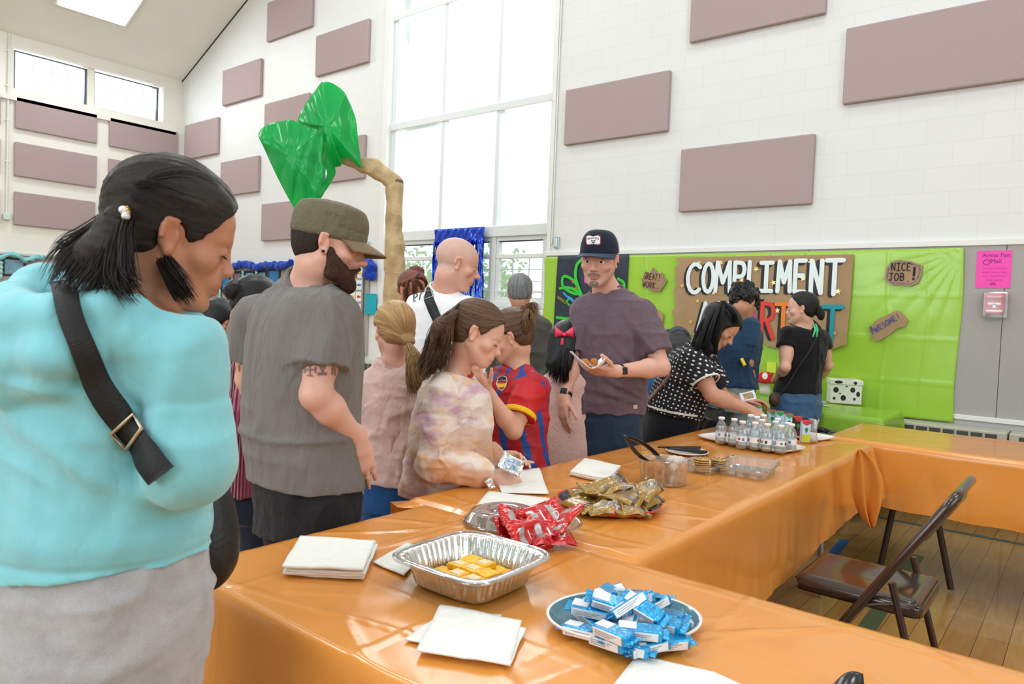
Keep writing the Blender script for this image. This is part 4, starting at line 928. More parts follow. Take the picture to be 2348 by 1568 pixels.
        if shirt.get('ring', True):
            mb = MB(); c0 = N+nd*(shirt.get('collar', .022)-.006); fr = Fr(c0, tF, nd); rr_ = neck_r+.010
            mb.tube([fr.w((rr_*math.cos(a), rr_*1.0*math.sin(a), .0)) for a in [i*math.pi/14 for i in range(28)]], .0065, 8, closed=True); mb.build('collar', shirt.get('trim', shirt['mat']), root)
    if trousers:
        g = trousers.get('grow', .008); lr = trousers.get('r', leg_r); pr = [Loft(secs[:3], .03, grow=g)]
        for q in ('R', 'L'):
            hip, kn, an = LG[q]; e = an+UP*trousers.get('up', -.02)
            pr += [Cone(hip, kn, lr[0]+g, lr[1]+g, .025), Cone(kn, e, lr[1]+g, lr[2]+g, .03, cut=[(-UP, e)])]
        out['trousers'] = sdf_mesh(trousers.get('name', 'trousers'), pr+trousers.get('extra', []), trousers.get('h', max(h, .007)), trousers['mat'], root, post=trousers.get('post'), color=trousers.get('color'), flow=trousers.get('flow'), cuts=[(UP, V(shirt['hem'])+UP*.015) if shirt else (UP, V(W)+UP*.02)])
    if shoes:
        for q in ('R', 'L'):
            an = LG[q][2]; a0 = V((an.x, an.y, .04)); a1 = a0+V((pF.x, pF.y, 0)).normalized()*.15
            sdf_mesh('shoe', [Cone(a0, a1, .045, .038, .02, cut=[((0, 0, -1), (0, 0, .003))]), Cone(a0, a0+UP*.06, .042, .04, .02, cut=[((0, 0, -1), (0, 0, .003))])], .012, mat('shoe_'+shoes.strip('#'), shoes, .6), root)
    return out
def eyebrows(f, root, c, r=.0032, y=0, th=1):
    m_ = mat('brow_'+c.strip('#'), c, .8)
    for s_ in (-1, 1):
        mb = MB(); q_ = [(.012+.038*k/10, .0905-.0215*(k/10)**2.0+y-.0015, .0185+.0058*math.sin(k*.26+.1)-.004*(k/10)**3) for k in range(11)]; mb.tube([f.w((s_*a, b, c)) for a, b, c in q_], [r*f.s*(.45+.55*math.sin(.35+k*.26)) for k in range(11)], 8); mb.build('eyebrow', m_, root)
def lashes(f, root, c='#150d0a', z=-.0125):
    for s_ in (-1, 1):
        mb = MB(); mb.tube([f.w((s_*(.0315+.0145*math.cos(a)), .0765+.0135*math.sin(a)+.0006, z+.0025*abs(math.cos(a)))) for a in [.35+k*.244 for k in range(11)]], [.0013*f.s*(.5+.5*math.sin(.3+k*.25)) for k in range(11)], 6); mb.build('eyelash', mat('lash', c, .8), root)
def hair_cap(f, root, mat_, tie=(0, -.1, .03), grow=.010, cuts=None, extra=None, h=.005, flow=None, groove=.0022, gf=26, name='hair', front=(0, .060, .075), frontn=(0, .80, -.60), nape=-.062, sides=True, seed=0):
    x = 1.0
    pr = [f.E((0, -.014, .036), (.076+grow, .099+grow, .086+grow), .0), f.E((0, -.042, -.012), (.066+grow*.5, .060+grow*.4, .060), .02), f.E((0, .034, .034), (.060+grow, .050+grow, .064+grow), .02)]
    pr += (extra(f) if extra else [])
    fl = flow or radial_flow(f.w(tie), f.v((0, 1, .15)))
    def post(p, v):
        q = f.l(p); a = fl(p); v = v-groove*f.s*(noise3(a*gf+seed)+.6*noise3(a*gf*2.3+seed+4))
        return v
    C = [(f.v(V(frontn).normalized()), f.w(front)), (f.v((0, .35, -1)), f.w((0, -.05, nape)))] if cuts is None else [(f.v(V(n_).normalized()), f.w(c_)) for n_, c_ in cuts]
    neg = []
    if sides:
        for s_ in (-1, 1): neg += [f.E((s_*.084, .002, -.020), (.03, .026, .040), .006, neg=True)]
    # cuts act on the cap only: locks and buns given in `extra` carry k and stay whole
    cap = pr[:3]
    class Cap:
        def __init__(s): s.c = A(f.w((0, -.01, .02))); s.R = .15*f.s; s.k = .012*f.s; s.neg = False
        def d(s, p):
            v = field(cap, p)
            for n_, c_ in C: v = smax(v, (p-A(c_))@A(n_), .006)
            for q in neg: v = smax(v, -q.d(p), .006)
            return v
    return sdf_mesh(name, [Cap()]+pr[3:], h, mat_, root, post=post, flow=fl)
from mathutils.bvhtree import BVHTree
def bvh_of(objs):
    bpy.context.view_layer.update(); vs = []; fs = []
    for o in objs:
        b = len(vs); M = o.matrix_world; vs += [M @ v.co for v in o.data.vertices]; fs += [tuple(i+b for i in p.vertices) for p in o.data.polygons]
    return BVHTree.FromPolygons(vs, fs)
def on_surface(bvh, px, py, off=.004, fallback=None):
    r = ray(px, py).normalized(); h_ = bvh.ray_cast(EYE, r)
    if h_[0] is None: return (None if fallback == 0 else (fallback or EYE+r*2), -r)
    n = h_[1] if h_[1].dot(r) < 0 else -h_[1]; return (h_[0]+n*off, n)
def strap_on(bvh, path, wpx, th, name, m_, parent, off=.005, n=24, sm=2, tagd=None):
    """belt lying on a body surface, following a path of sight-line points"""
    pts = []; 
    for i in range(n+1):
        u = i/n*(len(path)-1); j = min(int(u), len(path)-2); t_ = u-j; pts.append((path[j][0]*(1-t_)+path[j+1][0]*t_, path[j][1]*(1-t_)+path[j+1][1]*t_))
    L = []; R = []; N_ = []; last = None
    for i, (x, y) in enumerate(pts):
        a = pts[max(i-1, 0)]; b = pts[min(i+1, n)]; dx, dy = b[0]-a[0], b[1]-a[1]; l = math.hypot(dx, dy); nx, ny = -dy/l*wpx/2, dx/l*wpx/2
        m1, m2 = on_surface(bvh, x+nx, y+ny, off, 0), on_surface(bvh, x-nx, y-ny, off, 0)
        if not m1[0] and not m2[0]: continue
        (p1, n1), (p2, n2) = m1 if m1[0] else m2, m2 if m2[0] else m1
        if not m1[0] or not m2[0]: p1, p2 = (p1+CR*nx/FPX*p1.length*.8, p2) if not m1[0] else (p1, p2-CR*nx/FPX*p2.length*.8)
        if last and (p1-last[0]).length > .12: p1 = last[0]+(p2-last[1])
        if last and (p2-last[1]).length > .12: p2 = last[1]+(p1-last[0])
        last = (p1, p2); L.append(p1); R.append(p2); N_.append(((n1+n2)/2).normalized())
    for _ in range(sm):
        for Q in (L, R, N_): Q[1:-1] = [(Q[i-1]+Q[i]*2+Q[i+1])/4 for i in range(1, len(Q)-1)]
    n = len(L)-1; mb = MB(); vs = []; fs = []
    for i in range(n+1): vs += [L[i], (L[i]+R[i])/2+N_[i]*.002, R[i], R[i]+N_[i]*th, (L[i]+R[i])/2+N_[i]*(th+.002), L[i]+N_[i]*th]
    for i in range(n):
        for k in range(6): fs.append((i*6+k, i*6+(k+1) % 6, (i+1)*6+(k+1) % 6, (i+1)*6+k))
    fs += [tuple(range(6)), tuple(n*6+k for k in range(6))[::-1]]; mb.add(vs, fs, 0, True)
    return mb.build(name, m_, parent), L, R, N_
def pleat(J): pass
# ---------------------------------------------------------------- woman in the aqua hoodie (nearest)
def px2(x, y, d): return P(x, y, d)
J = dict(H=P(395, 534, 1.20), HF=D(.81, -.29, .45), HU=D(.30, .93, .02), N=P(262, 672, 1.20), W=P(218, 1080, 1.24), P=P(236, 1345, 1.24), tF=D(.38, .0, .92), pF=D(.30, 0, .95),
         sR=P(408, 800, 1.13), sL=P(18, 790, 1.27), eR=P(438, 1056, 1.13), wR=P(415, 1065, 1.36), eL=P(-40, 1060, 1.28), wL=P(60, 1090, 1.46))
M_aqua = cloth_mat('aqua_fleece', rgb('#86cdd8'), .05, 700, .5, 7, .95, (1, 1, .55), .4)
M_sweat = cloth_mat('grey_sweat', rgb('#b0afb3'), .16, 420, .35, 8, .95, (1, 1, .8), .3)
def hood_extra():
    c = P(240, 705, 1.14); out = []
    f = Fr(P(250, 690, 1.17), D(.30, -.15, .94), D(.15, .97, .12))
    for a0 in range(14):
        pass
    # draped hood: fat rolls lying round the neck and down the back
    ring = [(-.115, .03, .035), (-.125, -.03, .0), (-.095, -.085, -.035), (-.035, -.11, -.055), (.035, -.105, -.045), (.088, -.075, -.025), (.105, -.02, -.01)]
    for a, b in zip(ring[:-1], ring[1:]): out.append(f.C(a, b, .032, .032, .03))
    ring2 = [(-.14, .0, -.055), (-.115, -.075, -.085), (-.045, -.115, -.115), (.04, -.11, -.10), (.105, -.065, -.055)]
    for a, b in zip(ring2[:-1], ring2[1:]): out.append(f.C(a, b, .030, .030, .022))
    ring3 = [(-.12, -.06, -.125), (-.05, -.095, -.155), (.03, -.095, -.14)]
    for a, b in zip(ring3[:-1], ring3[1:]): out.append(f.C(a, b, .022, .024, .02))
    return out
def f_hood(p, v):
    q = p*A((7, 7, 10)); a = 1-2*np.abs(noise3(q+noise3(p*3)[:, None]*1.2)); v = v-.0045*a
    z = p[:, 2]; band = V(P(240, 1235, 1.24)).z
    # folds above the waistband and a seam line
    v = v+.005*np.exp(-((z-band)/.006)**2)-.006*np.exp(-((z-band-.035)/.022)**2)
    sR = A(J['sR']); d_ = np.linalg.norm(p-sR, axis=1); v = v+.003*np.exp(-((d_-.105)/.006)**2)
    e = (p-A(P(380, 980, 1.1))); dirn = A(D(.35, .93, 0)); t_ = e@A(D(.93, -.35, 0)); v = v-.006*np.exp(-((t_-.0)/.018)**2)*np.exp(-((e@dirn)/.16)**2)+.005*np.exp(-((t_+.035)/.014)**2)*np.exp(-((e@dirn)/.16)**2)
    for (x, y, w_) in ((120, 1010, .02), (240, 1080, .02), (330, 1160, .018), (60, 1130, .02)):
        e = p-A(P(x, y, 1.1)); n_ = A(D(.55, .83, 0)); t_ = e@n_; u_ = e@A(D(.83, -.55, 0)); v = v-.0045*np.exp(-(t_/w_)**2)*np.exp(-(u_/.14)**2)
    return v
W1 = figure('person in an aqua hooded sweatshirt and grey sweatpants with a black strap across the back', None, J, h=.0042, skin='#a9694b', hs=.98, sw=.185, cdp=.13, ww=.165, wd=.135, hw=.168, hd=.145, neck_r=.050,
    head_k=dict(fem=1, nose=.93), paint=lambda f: face_paint(f, '#b98468', '#a25a50', .15), leg_r=(.092, .065, .05),
    shirt=dict(name='hooded_sweatshirt', mat=M_aqua, sleeve='long', sr=(.070, .064), grow=.018, sk=.010, hem=P(240, 1282, 1.2), hemn=tuple(-(D(-.06, 1, 0))), post=f_hood, extra=hood_extra()+[Ell(P(440, 655, 1.16), (.075, .075, .062), None, .012, neg=True)], collar=.03, ring=False),
    trousers=dict(name='sweatpants', mat=M_sweat, grow=.006, r=(.095, .075, .06), h=.006, post=folds(.003, (6, 6, 7), 3), extra=[]), hands=dict(R=dict(F=D(.1, .1, .95), N=D(.9, .3, 0), curl=.5), L=dict(F=D(.2, .1, .95), N=D(-.9, .3, 0), curl=.5)), chest_w=.175)
f = W1['f']; M_hb = hair_mat('black_brown_hair', '#0a0706', '#352b25', .42, 60, .3)
W1['hair'] = hair_cap(f, W1['root'], M_hb, tie=(0, -.115, .005), h=.004, groove=.0026, gf=22, grow=.006, extra=lambda f: [Cone(P(300, 482, 1.14), P(262, 520, 1.11), .015, .020, .01), Cone(P(262, 520, 1.11), P(218, 590, 1.08), .021, .028, .02), Cone(P(218, 590, 1.08), P(195, 625, 1.07), .028, .012, .02), Cone(P(262, 520, 1.11), P(262, 600, 1.08), .020, .014, .02)], front=(0, .070, .050), frontn=(0, .86, -.50), nape=-.075)
g = lambda *pts: [P(*q) for q in pts]
strands('ponytail', [g((305, 480, 1.14), (275, 500, 1.11), (235, 545, 1.09), (185, 600, 1.07), (150, 655, 1.06)), g((305, 485, 1.14), (275, 515, 1.11), (245, 570, 1.08), (225, 630, 1.06), (205, 665, 1.05)), g((305, 490, 1.13), (285, 520, 1.10), (275, 580, 1.07), (275, 640, 1.05), (300, 670, 1.04)),
    g((300, 480, 1.14), (262, 500, 1.11), (205, 545, 1.10), (160, 580, 1.09), (130, 640, 1.09))], 1300, .026, .0013, M_hb, W1['root'], seed=1, end=1.1, wav=.003, wfreq=7)
strands('side_lock', [g((368, 560, 1.15), (385, 600, 1.14), (410, 640, 1.13), (440, 688, 1.14)), g((360, 545, 1.15), (372, 600, 1.14), (398, 645, 1.12), (425, 682, 1.13))], 300, .012, .0013, M_hb, W1['root'], seed=2)
strands('stray_hair', [g((330, 420, 1.12), (370, 400, 1.11), (440, 395, 1.10), (520, 430, 1.10)), g((300, 440, 1.13), (340, 420, 1.10), (420, 440, 1.08), (500, 470, 1.10)), g((300, 450, 1.12), (350, 460, 1.07), (390, 480, 1.07), (420, 470, 1.08))], 90, .022, .0005, M_hb, W1['root'], seed=3, end=.6)
eyebrows(f, W1['root'], '#2a1c16', .0024); lashes(f, W1['root'])
mb = MB(); bvk = bvh_of([W1['hair']])
for k, (x, y) in enumerate(((281, 484), (290, 490), (285, 497), (294, 482), (288, 487))): c = on_surface(bvk, x, y, .004, P(x, y, 1.12))[0]; mb.lathe(c, [(.0065*math.sin(i*.3142)+1e-6, -.0065*math.cos(i*.3142)) for i in range(11)], 16, k % 2)
mb.build('pearl_hair_clip', [mat('pearl', (.85, .82, .85), .15, .2), mat('gold_bead', (.55, .33, .1), .2, .9)], W1['root'])
# hip line detail, crossbody bag
bag = empty('crossbody_bag', tuple(P(478, 1240, 1.30)), 'black crossbody bag with gold zip pulls hanging at the hip of the aqua hoodie', 'bag')
M_blk = mat('black_webbing', (.006, .006, .007), .55, bump=.3, bscale=400); bv = bvh_of([W1['shirt']])
st, L_, R_, N_ = strap_on(bv, [(152, 655), (165, 720), (205, 830), (262, 935), (330, 1020), (380, 1085)], 62, .003, 'strap', M_blk, bag, off=.011, n=40, sm=7)
i = 28; mb = MB(); c = [L_[i-1], R_[i-1], R_[i+2], L_[i+2]]; c = [q+N_[i]*.006+(q-sum(c, V())/4)*.12 for q in c]; mb.tube(c, .0032, 8, closed=True); mb.build('buckle', mat('brushed_brass', (.55, .45, .32), .3, .9), bag)
def bagf(p, v): return v-.002*noise3(p*30)
sdf_mesh('pouch', [Ell(P(476, 1215, 1.32), (.055, .05, .105), Fr(P(478, 1215, 1.32), D(.3, 0, 1), D(-.05, 1, 0)).M, .02), Ell(P(470, 1265, 1.32), (.052, .05, .06), None, .03)], .006, mat('black_nylon', (.010, .010, .011), .5, bump=.3, bscale=60), bag, post=bagf)
for a in ((468, 1190, 1.255), (472, 1215, 1.255), (480, 1150, 1.26)):
    mb = MB(); c = P(*a); mb.tube([c, c-UP*.018+CR*.003, c-UP*.03+CR*.001], .003, 6); mb.build('zip_pull', mat('gold_metal', (.7, .45, .15), .25, .9), bag)

# ---------------------------------------------------------------- man in the grey T-shirt and khaki cap
J = dict(H=P(754, 560, 2.22), HF=D(.95, -.20, .16), HU=D(.12, .97, .0), N=P(705, 655, 2.27), W=P(690, 960, 2.28), P=P(705, 1120, 2.28), tF=D(.70, 0, .70), pF=D(.72, 0, .68),
         sR=P(742, 735, 2.16), sL=P(592, 740, 2.46), eR=P(724, 905, 2.10), wR=P(822, 1008, 2.22), eL=P(572, 868, 2.50), wL=P(620, 960, 2.62))
M_gt = cloth_mat('grey_cotton', rgb('#77716f'), .06, 600, .55, 10, .95, (1.3, 1.3, .4), .15)
def gt_post(p, v):
    q = p*A((11, 11, 2.0)); q = q+1.1*np.stack([noise3(p*3+3), noise3(p*3+9), noise3(p*2+17)], 1); z = p[:, 2]; a = np.maximum(0, 1-3*np.abs(noise3(q)))+.5*np.maximum(0, 1-3*np.abs(noise3(q*1.8+5))); lim = np.clip((z-.98)/.25, .25, 1)
    v = v-.011*a*lim; d_ = np.linalg.norm(p-A(P(745, 735, 2.2)), axis=1); v = v-.004*(1-2*np.abs(noise3(p*A((6, 6, 14))+31)))*np.clip((1.15-z)*6, 0, 1)
    v = v-.006*np.exp(-((z-.955-.03*noise3(p*6))/.012)**2)
    return v
def tattoo_paint(f):
    base = face_paint(f, '#dcaa98', '#b06a64', .35, ('#6b4a40', .8), None, .5)
    marks = []
    def poly(pts): marks.append([A(P(x, y, 2.07)) for x, y in pts])
    def c(p):
        out = base(p); 
        # tattoo signs on the upper arm, laid out on the sight line to the arm
        r = (p-A(EYE)); z = r@A(CF); u = 1174+FPX*(r@A(CR))/z; v_ = 784-FPX*(r@A(CU))/z; m = np.zeros(len(p))
        def seg(x0, y0, x1, y1, w_=2.6):
            dx, dy = x1-x0, y1-y0; t_ = np.clip(((u-x0)*dx+(v_-y0)*dy)/(dx*dx+dy*dy+1e-9), 0, 1); return np.clip(1.4-np.hypot(u-x0-t_*dx, v_-y0-t_*dy)/w_, 0, 1)
        S_ = [(687, 845, 687, 864), (687, 846, 692, 852), (711, 835, 711, 862), (699, 848, 724, 848), (706, 836, 716, 836), (706, 861, 716, 861), (699, 843, 699, 853), (724, 843, 724, 853), (731, 857, 747, 857, 4), (735, 841, 740, 853), (745, 841, 740, 853), (735, 841, 745, 841), (762, 843, 762, 858), (762, 843, 768, 846), (768, 846, 768, 860),
              (549, 838, 549, 850), (556, 834, 564, 834), (564, 834, 558, 843), (558, 843, 566, 843)]
        for q in S_: m = np.maximum(m, seg(*q))
        near = (z < 2.3)|(u < 600); out = blend(out, m*.8*near*(v_ > 825), '#2a2c33'); return out
    return c
GM = figure('bearded person in a grey T-shirt, black jeans and khaki military cap', None, J, h=.0045, hs=1.05, sw=.205, cdp=.135, ww=.180, wd=.145, hw=.178, hd=.14, neck_r=.060, arm_fat=1.15, head_k=dict(wide=1.03),
    paint=tattoo_paint, shirt=dict(mat=M_gt, sleeve=.64, sr=(.086, .088), grow=.018, hem=P(700, 1103, 2.28), hemn=tuple(-D(.08, 1, 0)), post=gt_post, collar=.02),
    trousers=dict(name='jeans', mat=cloth_mat('black_denim', rgb('#26262a'), .35, 900, .5, 10, .85, (1, 1, .7), .1), r=(.095, .075, .062), h=.006, post=folds(.005, (8, 8, 5), 5)), chest_w=.185,
    hands=dict(R=dict(F=D(.12, -.97, .1), N=D(.35, .1, -.9), curl=.15, s=1.05, side=-1), L=dict(F=D(.3, -.9, .3), N=D(-.9, .3, 0))))
f = GM['f']; M_dh = hair_mat('dark_short_hair', '#17110f', '#3d302b', .6, 160, .2)
hair_cap(f, GM['root'], M_dh, h=.005, groove=.001, gf=60, grow=.002, front=(0, .030, .03), frontn=(0, .9, -.1), nape=-.045, flow=axis_flow(f.v((0, 0, 1))))
eyebrows(f, GM['root'], '#2a1c16', .003); 
sdf_mesh('beard', [f.C((s_*.064, .014, -.025), (s_*.049, .026, -.082), .014, .018, .02) for s_ in (-1, 1)]+[f.C((s_*.057, .036, -.048), (s_*.037, .066, -.078), .0155, .019, .02) for s_ in (-1, 1)]+[f.C((s_*.052, .030, -.085), (s_*.014, .078, -.108), .013, .014, .02) for s_ in (-1, 1)]+[f.E((0, .078, -.104), (.030, .022, .024), .02)]+[f.C((s_*.004, .100, -.0535), (s_*.028, .087, -.064), .0050, .005, .008) for s_ in (-1, 1)]+[f.C((s_*.030, .088, -.066), (s_*.032, .075, -.095), .006, .009, .012) for s_ in (-1, 1)], .0035, hair_mat('beard_brown', '#2a1a14', '#5f463c', .8, 260, .1), GM['root'],
    post=lambda p, v: v-.0016*noise3(p*420)-.001*noise3(p*800), flow=axis_flow(f.v((0, .3, -1)), .3))
def cap_mil(f, root, m_, mb_):
    def pst(p, v):
        q = f.l(p); a = np.arctan2(q[:, 1]+.01, q[:, 0]); v = v-.0016*(1-2*np.abs(noise3(np.stack([np.cos(a)*7, np.sin(a)*7, q[:, 2]*12], 1))))
        v = v+.0016*np.exp(-((q[:, 2]-.046)/.0025)**2)+.0016*np.exp(-((q[:, 2]-.098)/.0025)**2); return v
    o = sdf_mesh('military_cap', [Loft([(f.w((0, -.006, z)), f.v((1, 0, 0)), a, b) for z, a, b in ((.012, .087, .114), (.045, .088, .116), (.08, .086, .112), (.107, .076, .098), (.121, .05, .066))], .0, n=2.1, cap=.012)], .0035, m_, root, post=pst)
    mb = MB()
    def g(u, v):
        a = math.radians(-66+132*u); r0 = .112; x = .080*math.sin(a); y = -.006+.108*math.cos(a); k = v*.068*math.cos(a*.98)**.6 if abs(a) < 1.5 else 0
        return f.w((x*(1+.06*v), y+k, -.0+.026-.022*v-.012*(math.sin(a)**2)*1.0-.006*v*v))
    mb.grid(g, 30, 8); b = mb.build('brim', mb_, o, solid=.004)
    return o
M_kh = cloth_mat('khaki_ripstop', rgb('#6c6450'), .10, 800, .3, 18, .85, (1, 1, 1), .1)
cm = cap_mil(f, GM['root'], M_kh, cloth_mat('khaki_brim', rgb('#7a664c'), .08, 800, .1, 12, .7, (1, 1, 1), .1))
for z in (.085,):
    for y in (.0, .03):
        mb = MB(); c = V(f.w((.0895, y-.01, z-.004))); mb.tube([c-V(f.v((1, 0, 0)))*.003, c+V(f.v((1, 0, 0)))*.001], .004, 10); mb.build('eyelet', mat('eyelet_metal', (.2, .18, .14), .4, .7), cm)
mb = MB(); c = f.w((.088, -.002, -.030)); mb.lathe(c, [(1e-6, -.005), (.004, -.004), (.0055, 0), (.004, .004), (1e-6, .005)], 12); mb.build('ear_stud', mat('black_stud', (.01, .01, .01), .2), GM['root'])
def mini_hands(F, N, **k): return dict(F=F, N=N, **k)
SOCK = '#2a2a30'
# ---------------------------------------------------------------- woman in the maroon sweater
J = dict(H=P(588, 706, 2.98), HF=D(.55, -.55, .62), HU=D(.25, .85, .45), N=P(575, 800, 2.98), W=P(560, 1010, 3.0), P=P(556, 1120, 3.0), tF=D(.5, 0, .85), sR=P(600, 850, 2.86), sL=P(535, 850, 3.1), eR=P(552, 960, 2.80), wR=P(610, 985, 2.95), eL=P(520, 960, 3.15), wL=P(570, 1010, 3.3))
M_mar = cloth_mat('maroon_rib_knit', rgb('#8a2348'), .15, 500, .6, 14, .95, (1, 1, .4), .5, rib=520)
def cyl_flow(Jx):
    c = A(Jx['W']); R_ = A(V(Jx['tF']).cross(UP)); F_ = A(Jx['tF'])
    return lambda p: np.stack([np.arctan2((p-c)@R_, -((p-c)@F_))*.17, p[:, 2], p[:, 0]], 1)
PM = figure('person with a low black bun in a ribbed maroon sweater standing beyond the grey T-shirt', None, J, h=.007, s=.95, skin='#b98468', sw=.165, cdp=.12, ww=.150, wd=.12, hw=.165, hd=.125, head_k=dict(fem=1), chest_w=.155,
    shirt=dict(name='sweater', mat=M_mar, sleeve='long', sr=(.070, .064), grow=.022, hem=P(556, 1117, 3.0), flow=cyl_flow(J), post=folds(.006, (8, 8, 4), 8), ring=False), trousers=dict(name='jeans', mat=cloth_mat('navy_denim', rgb('#1a2233'), .2, 900, .3, 9, .85)))
M_bk = hair_mat('black_hair', '#050506', '#17171a', .32, 50, .35)
f = PM['f']; hair_cap(f, PM['root'], M_bk, tie=(0, -.11, -.01), h=.006, grow=.012, extra=lambda f: [f.E((0, -.125, .0), (.036, .034, .040), .004), f.E((-.01, -.13, .03), (.026, .02, .02), .01)])
# ---------------------------------------------------------------- partly hidden visitors at the far left
J = dict(H=P(497, 742, 3.9), HF=D(.3, -.6, .7), HU=D(.2, .8, .5), N=P(470, 800, 3.9), W=P(450, 960, 4.0), P=P(450, 1080, 4.0), tF=D(.3, 0, .95), sR=P(500, 830, 3.8), sL=P(420, 830, 4.1), eR=P(515, 930, 3.75), wR=P(540, 960, 3.6), eL=P(410, 930, 4.1), wL=P(420, 1000, 4.0))
M_bj = cloth_mat('black_jacket', rgb('#16181d'), .2, 300, .4, 9, .7)
q = figure('person with dark hair in a black jacket mostly hidden behind the aqua hoodie', None, J, h=.010, skin='#b98468', shirt=dict(name='jacket', mat=M_bj, sleeve='long', grow=.02, hem=P(450, 1100, 4)), trousers=dict(mat=M_bj)); hair_cap(q['f'], q['root'], M_bk, h=.009, grow=.014)
J = dict(H=P(551, 786, 4.3), HF=D(.2, -.3, -.9), HU=D(0, 1, 0), N=P(551, 835, 4.3), W=P(551, 950, 4.3), P=P(551, 1010, 4.3), tF=D(.2, 0, -1), sR=P(527, 860, 4.3), sL=P(575, 860, 4.3), eR=P(520, 930, 4.3), wR=P(520, 990, 4.3), eL=P(580, 930, 4.3), wL=P(580, 990, 4.3))
q = figure('small child with dark hair facing the hall, glimpsed past the maroon sweater', None, J, h=.010, s=.8, hs=.9, skin='#c08a6c', sw=.12, cdp=.09, ww=.11, wd=.09, hw=.12, hd=.1, leg_r=(.065, .05, .04), shirt=dict(mat=M_bj, sleeve=.6, grow=.015, sr=(.05, .05), hem=P(551, 1020, 4.3)), trousers=dict(mat=M_bj)); hair_cap(q['f'], q['root'], M_dh, h=.009, grow=.012)
# ---------------------------------------------------------------- blonde girl in the pink T-shirt
J = dict(H=P(903, 758, 2.98), HF=D(-.50, -.08, .86), HU=D(0, 1, .05), N=P(908, 838, 3.0), W=P(908, 1010, 3.0), P=P(900, 1110, 3.0), tF=D(.30, 0, .95), sR=P(958, 888, 2.94), sL=P(862, 880, 3.08), eR=P(975, 975, 2.92), wR=P(985, 1050, 3.05), eL=P(850, 965, 3.12), wL=P(862, 1040, 3.28))
def pk_col(p):
    n = noise3(p*5)[:, None]; return np.clip(ccol('#ddb9b2')*(1-.05*n), 0, 1)
M_pk = cloth_mat('pink_cotton', rgb('#dfbdb6'), .05, 500, .55, 11, .95, (1, 1, .6), .15)
BG = figure('child with a low blonde ponytail and a pale pink T-shirt, seen from behind', None, J, h=.0055, s=.88, hs=.94, skin='#e6b4a2', sw=.140, cdp=.10, ww=.130, wd=.105, hw=.135, hd=.11, neck_r=.040, leg_r=(.075, .055, .045), chest_w=.135, head_k=dict(fem=1, child=1, nose=.9),
    shirt=dict(mat=M_pk, sleeve=.62, sr=(.064, .064), grow=.018, hem=P(905, 1100, 3.0), post=folds(.007, (8, 8, 5), 21, amp2=.005), collar=.015), trousers=dict(name='jeans', mat=cloth_mat('blue_denim', rgb('#1f4f86'), .15, 900, .3, 9, .85)),
    hands=dict(R=dict(F=D(0, -1, .1), N=D(1, 0, 0)), L=dict(F=D(0, -1, .1), N=D(-1, 0, 0))))
f = BG['f']; M_bl = hair_mat('blonde_hair', '#7a5432', '#d3ab74', .42, 60, .35)
hair_cap(f, BG['root'], M_bl, tie=(.02, -.115, -.05), h=.0045, grow=.012, groove=.003, gf=18, nape=-.085, extra=lambda f: [f.C((-.05, -.075, -.03), (.03, -.115, -.055), .018, .020, .015), f.C((.055, -.06, -.02), (.02, -.115, -.055), .017, .020, .015), f.E((.022, -.122, -.058), (.022, .022, .018), .006)])
strands('ponytail', [g((936, 790, 2.86), (948, 820, 2.82), (950, 860, 2.80), (965, 895, 2.81)), g((930, 795, 2.86), (938, 830, 2.81), (942, 870, 2.79), (950, 905, 2.80)), g((940, 790, 2.86), (960, 820, 2.83), (968, 850, 2.82), (985, 880, 2.84))], 700, .022, .0016, M_bl, BG['root'], seed=5, wav=.006, end=1.2)
# ---------------------------------------------------------------- girl in the tie-dye sweatshirt
J = dict(H=P(1093, 765, 2.62), HF=D(.88, -.42, -.05), HU=D(.40, .90, .05), N=P(1042, 866, 2.66), W=P(1030, 1030, 2.68), P=P(1030, 1150, 2.70), tF=D(.92, 0, .38), pF=D(.9, 0, .4), sR=P(1020, 905, 2.54), sL=P(1062, 905, 2.80), eR=P(998, 1062, 2.50), wR=P(1128, 1090, 2.52), eL=P(1082, 1040, 2.88), wL=P(1140, 1048, 2.80))
t = NT('tie_dye_fleece'); tc = t.n('ShaderNodeTexCoord'); ob = tc.outputs['Object']
mp = t.n('ShaderNodeMapping'); mp.inputs['Scale'].default_value = (1, 1, 2.2); t.l(ob, mp.inputs[0])
sx = t.n('ShaderNodeSeparateXYZ'); t.l(ob, sx.inputs[0])
n1 = t.noise(mp.outputs[0], 7, 4, .6); n2 = t.noise(mp.outputs[0], 11, 3, .6); n3 = t.noise(mp.outputs[0], 5, 2)
c = t.mix(t.ramp(n1, [(.50, (0, 0, 0)), (.62, (1, 1, 1))]), rgb('#e2d2c8'), rgb('#c79fb0'))
c = t.mix(t.ramp(n2, [(.54, (0, 0, 0)), (.64, (1, 1, 1))]), c, rgb('#e6bd96'))
zr = t.n('ShaderNodeMapRange'); zr.inputs[1].default_value = .98; zr.inputs[2].default_value = .86; t.l(sx.outputs[2], zr.inputs[0])
c = t.mix(t.math('MULTIPLY', zr.outputs[0], t.ramp(n3, [(.45, (0, 0, 0)), (.6, (.8, .8, .8))])), c, rgb('#c98a5a'))
t.l(c, t.b.inputs['Base Color']); t.b.inputs['Roughness'].default_value = .95; t.b.inputs['Sheen Weight'].default_value = .3; t.bump(t.noise(ob, 12, 4), .35, .02); M_td = t.m

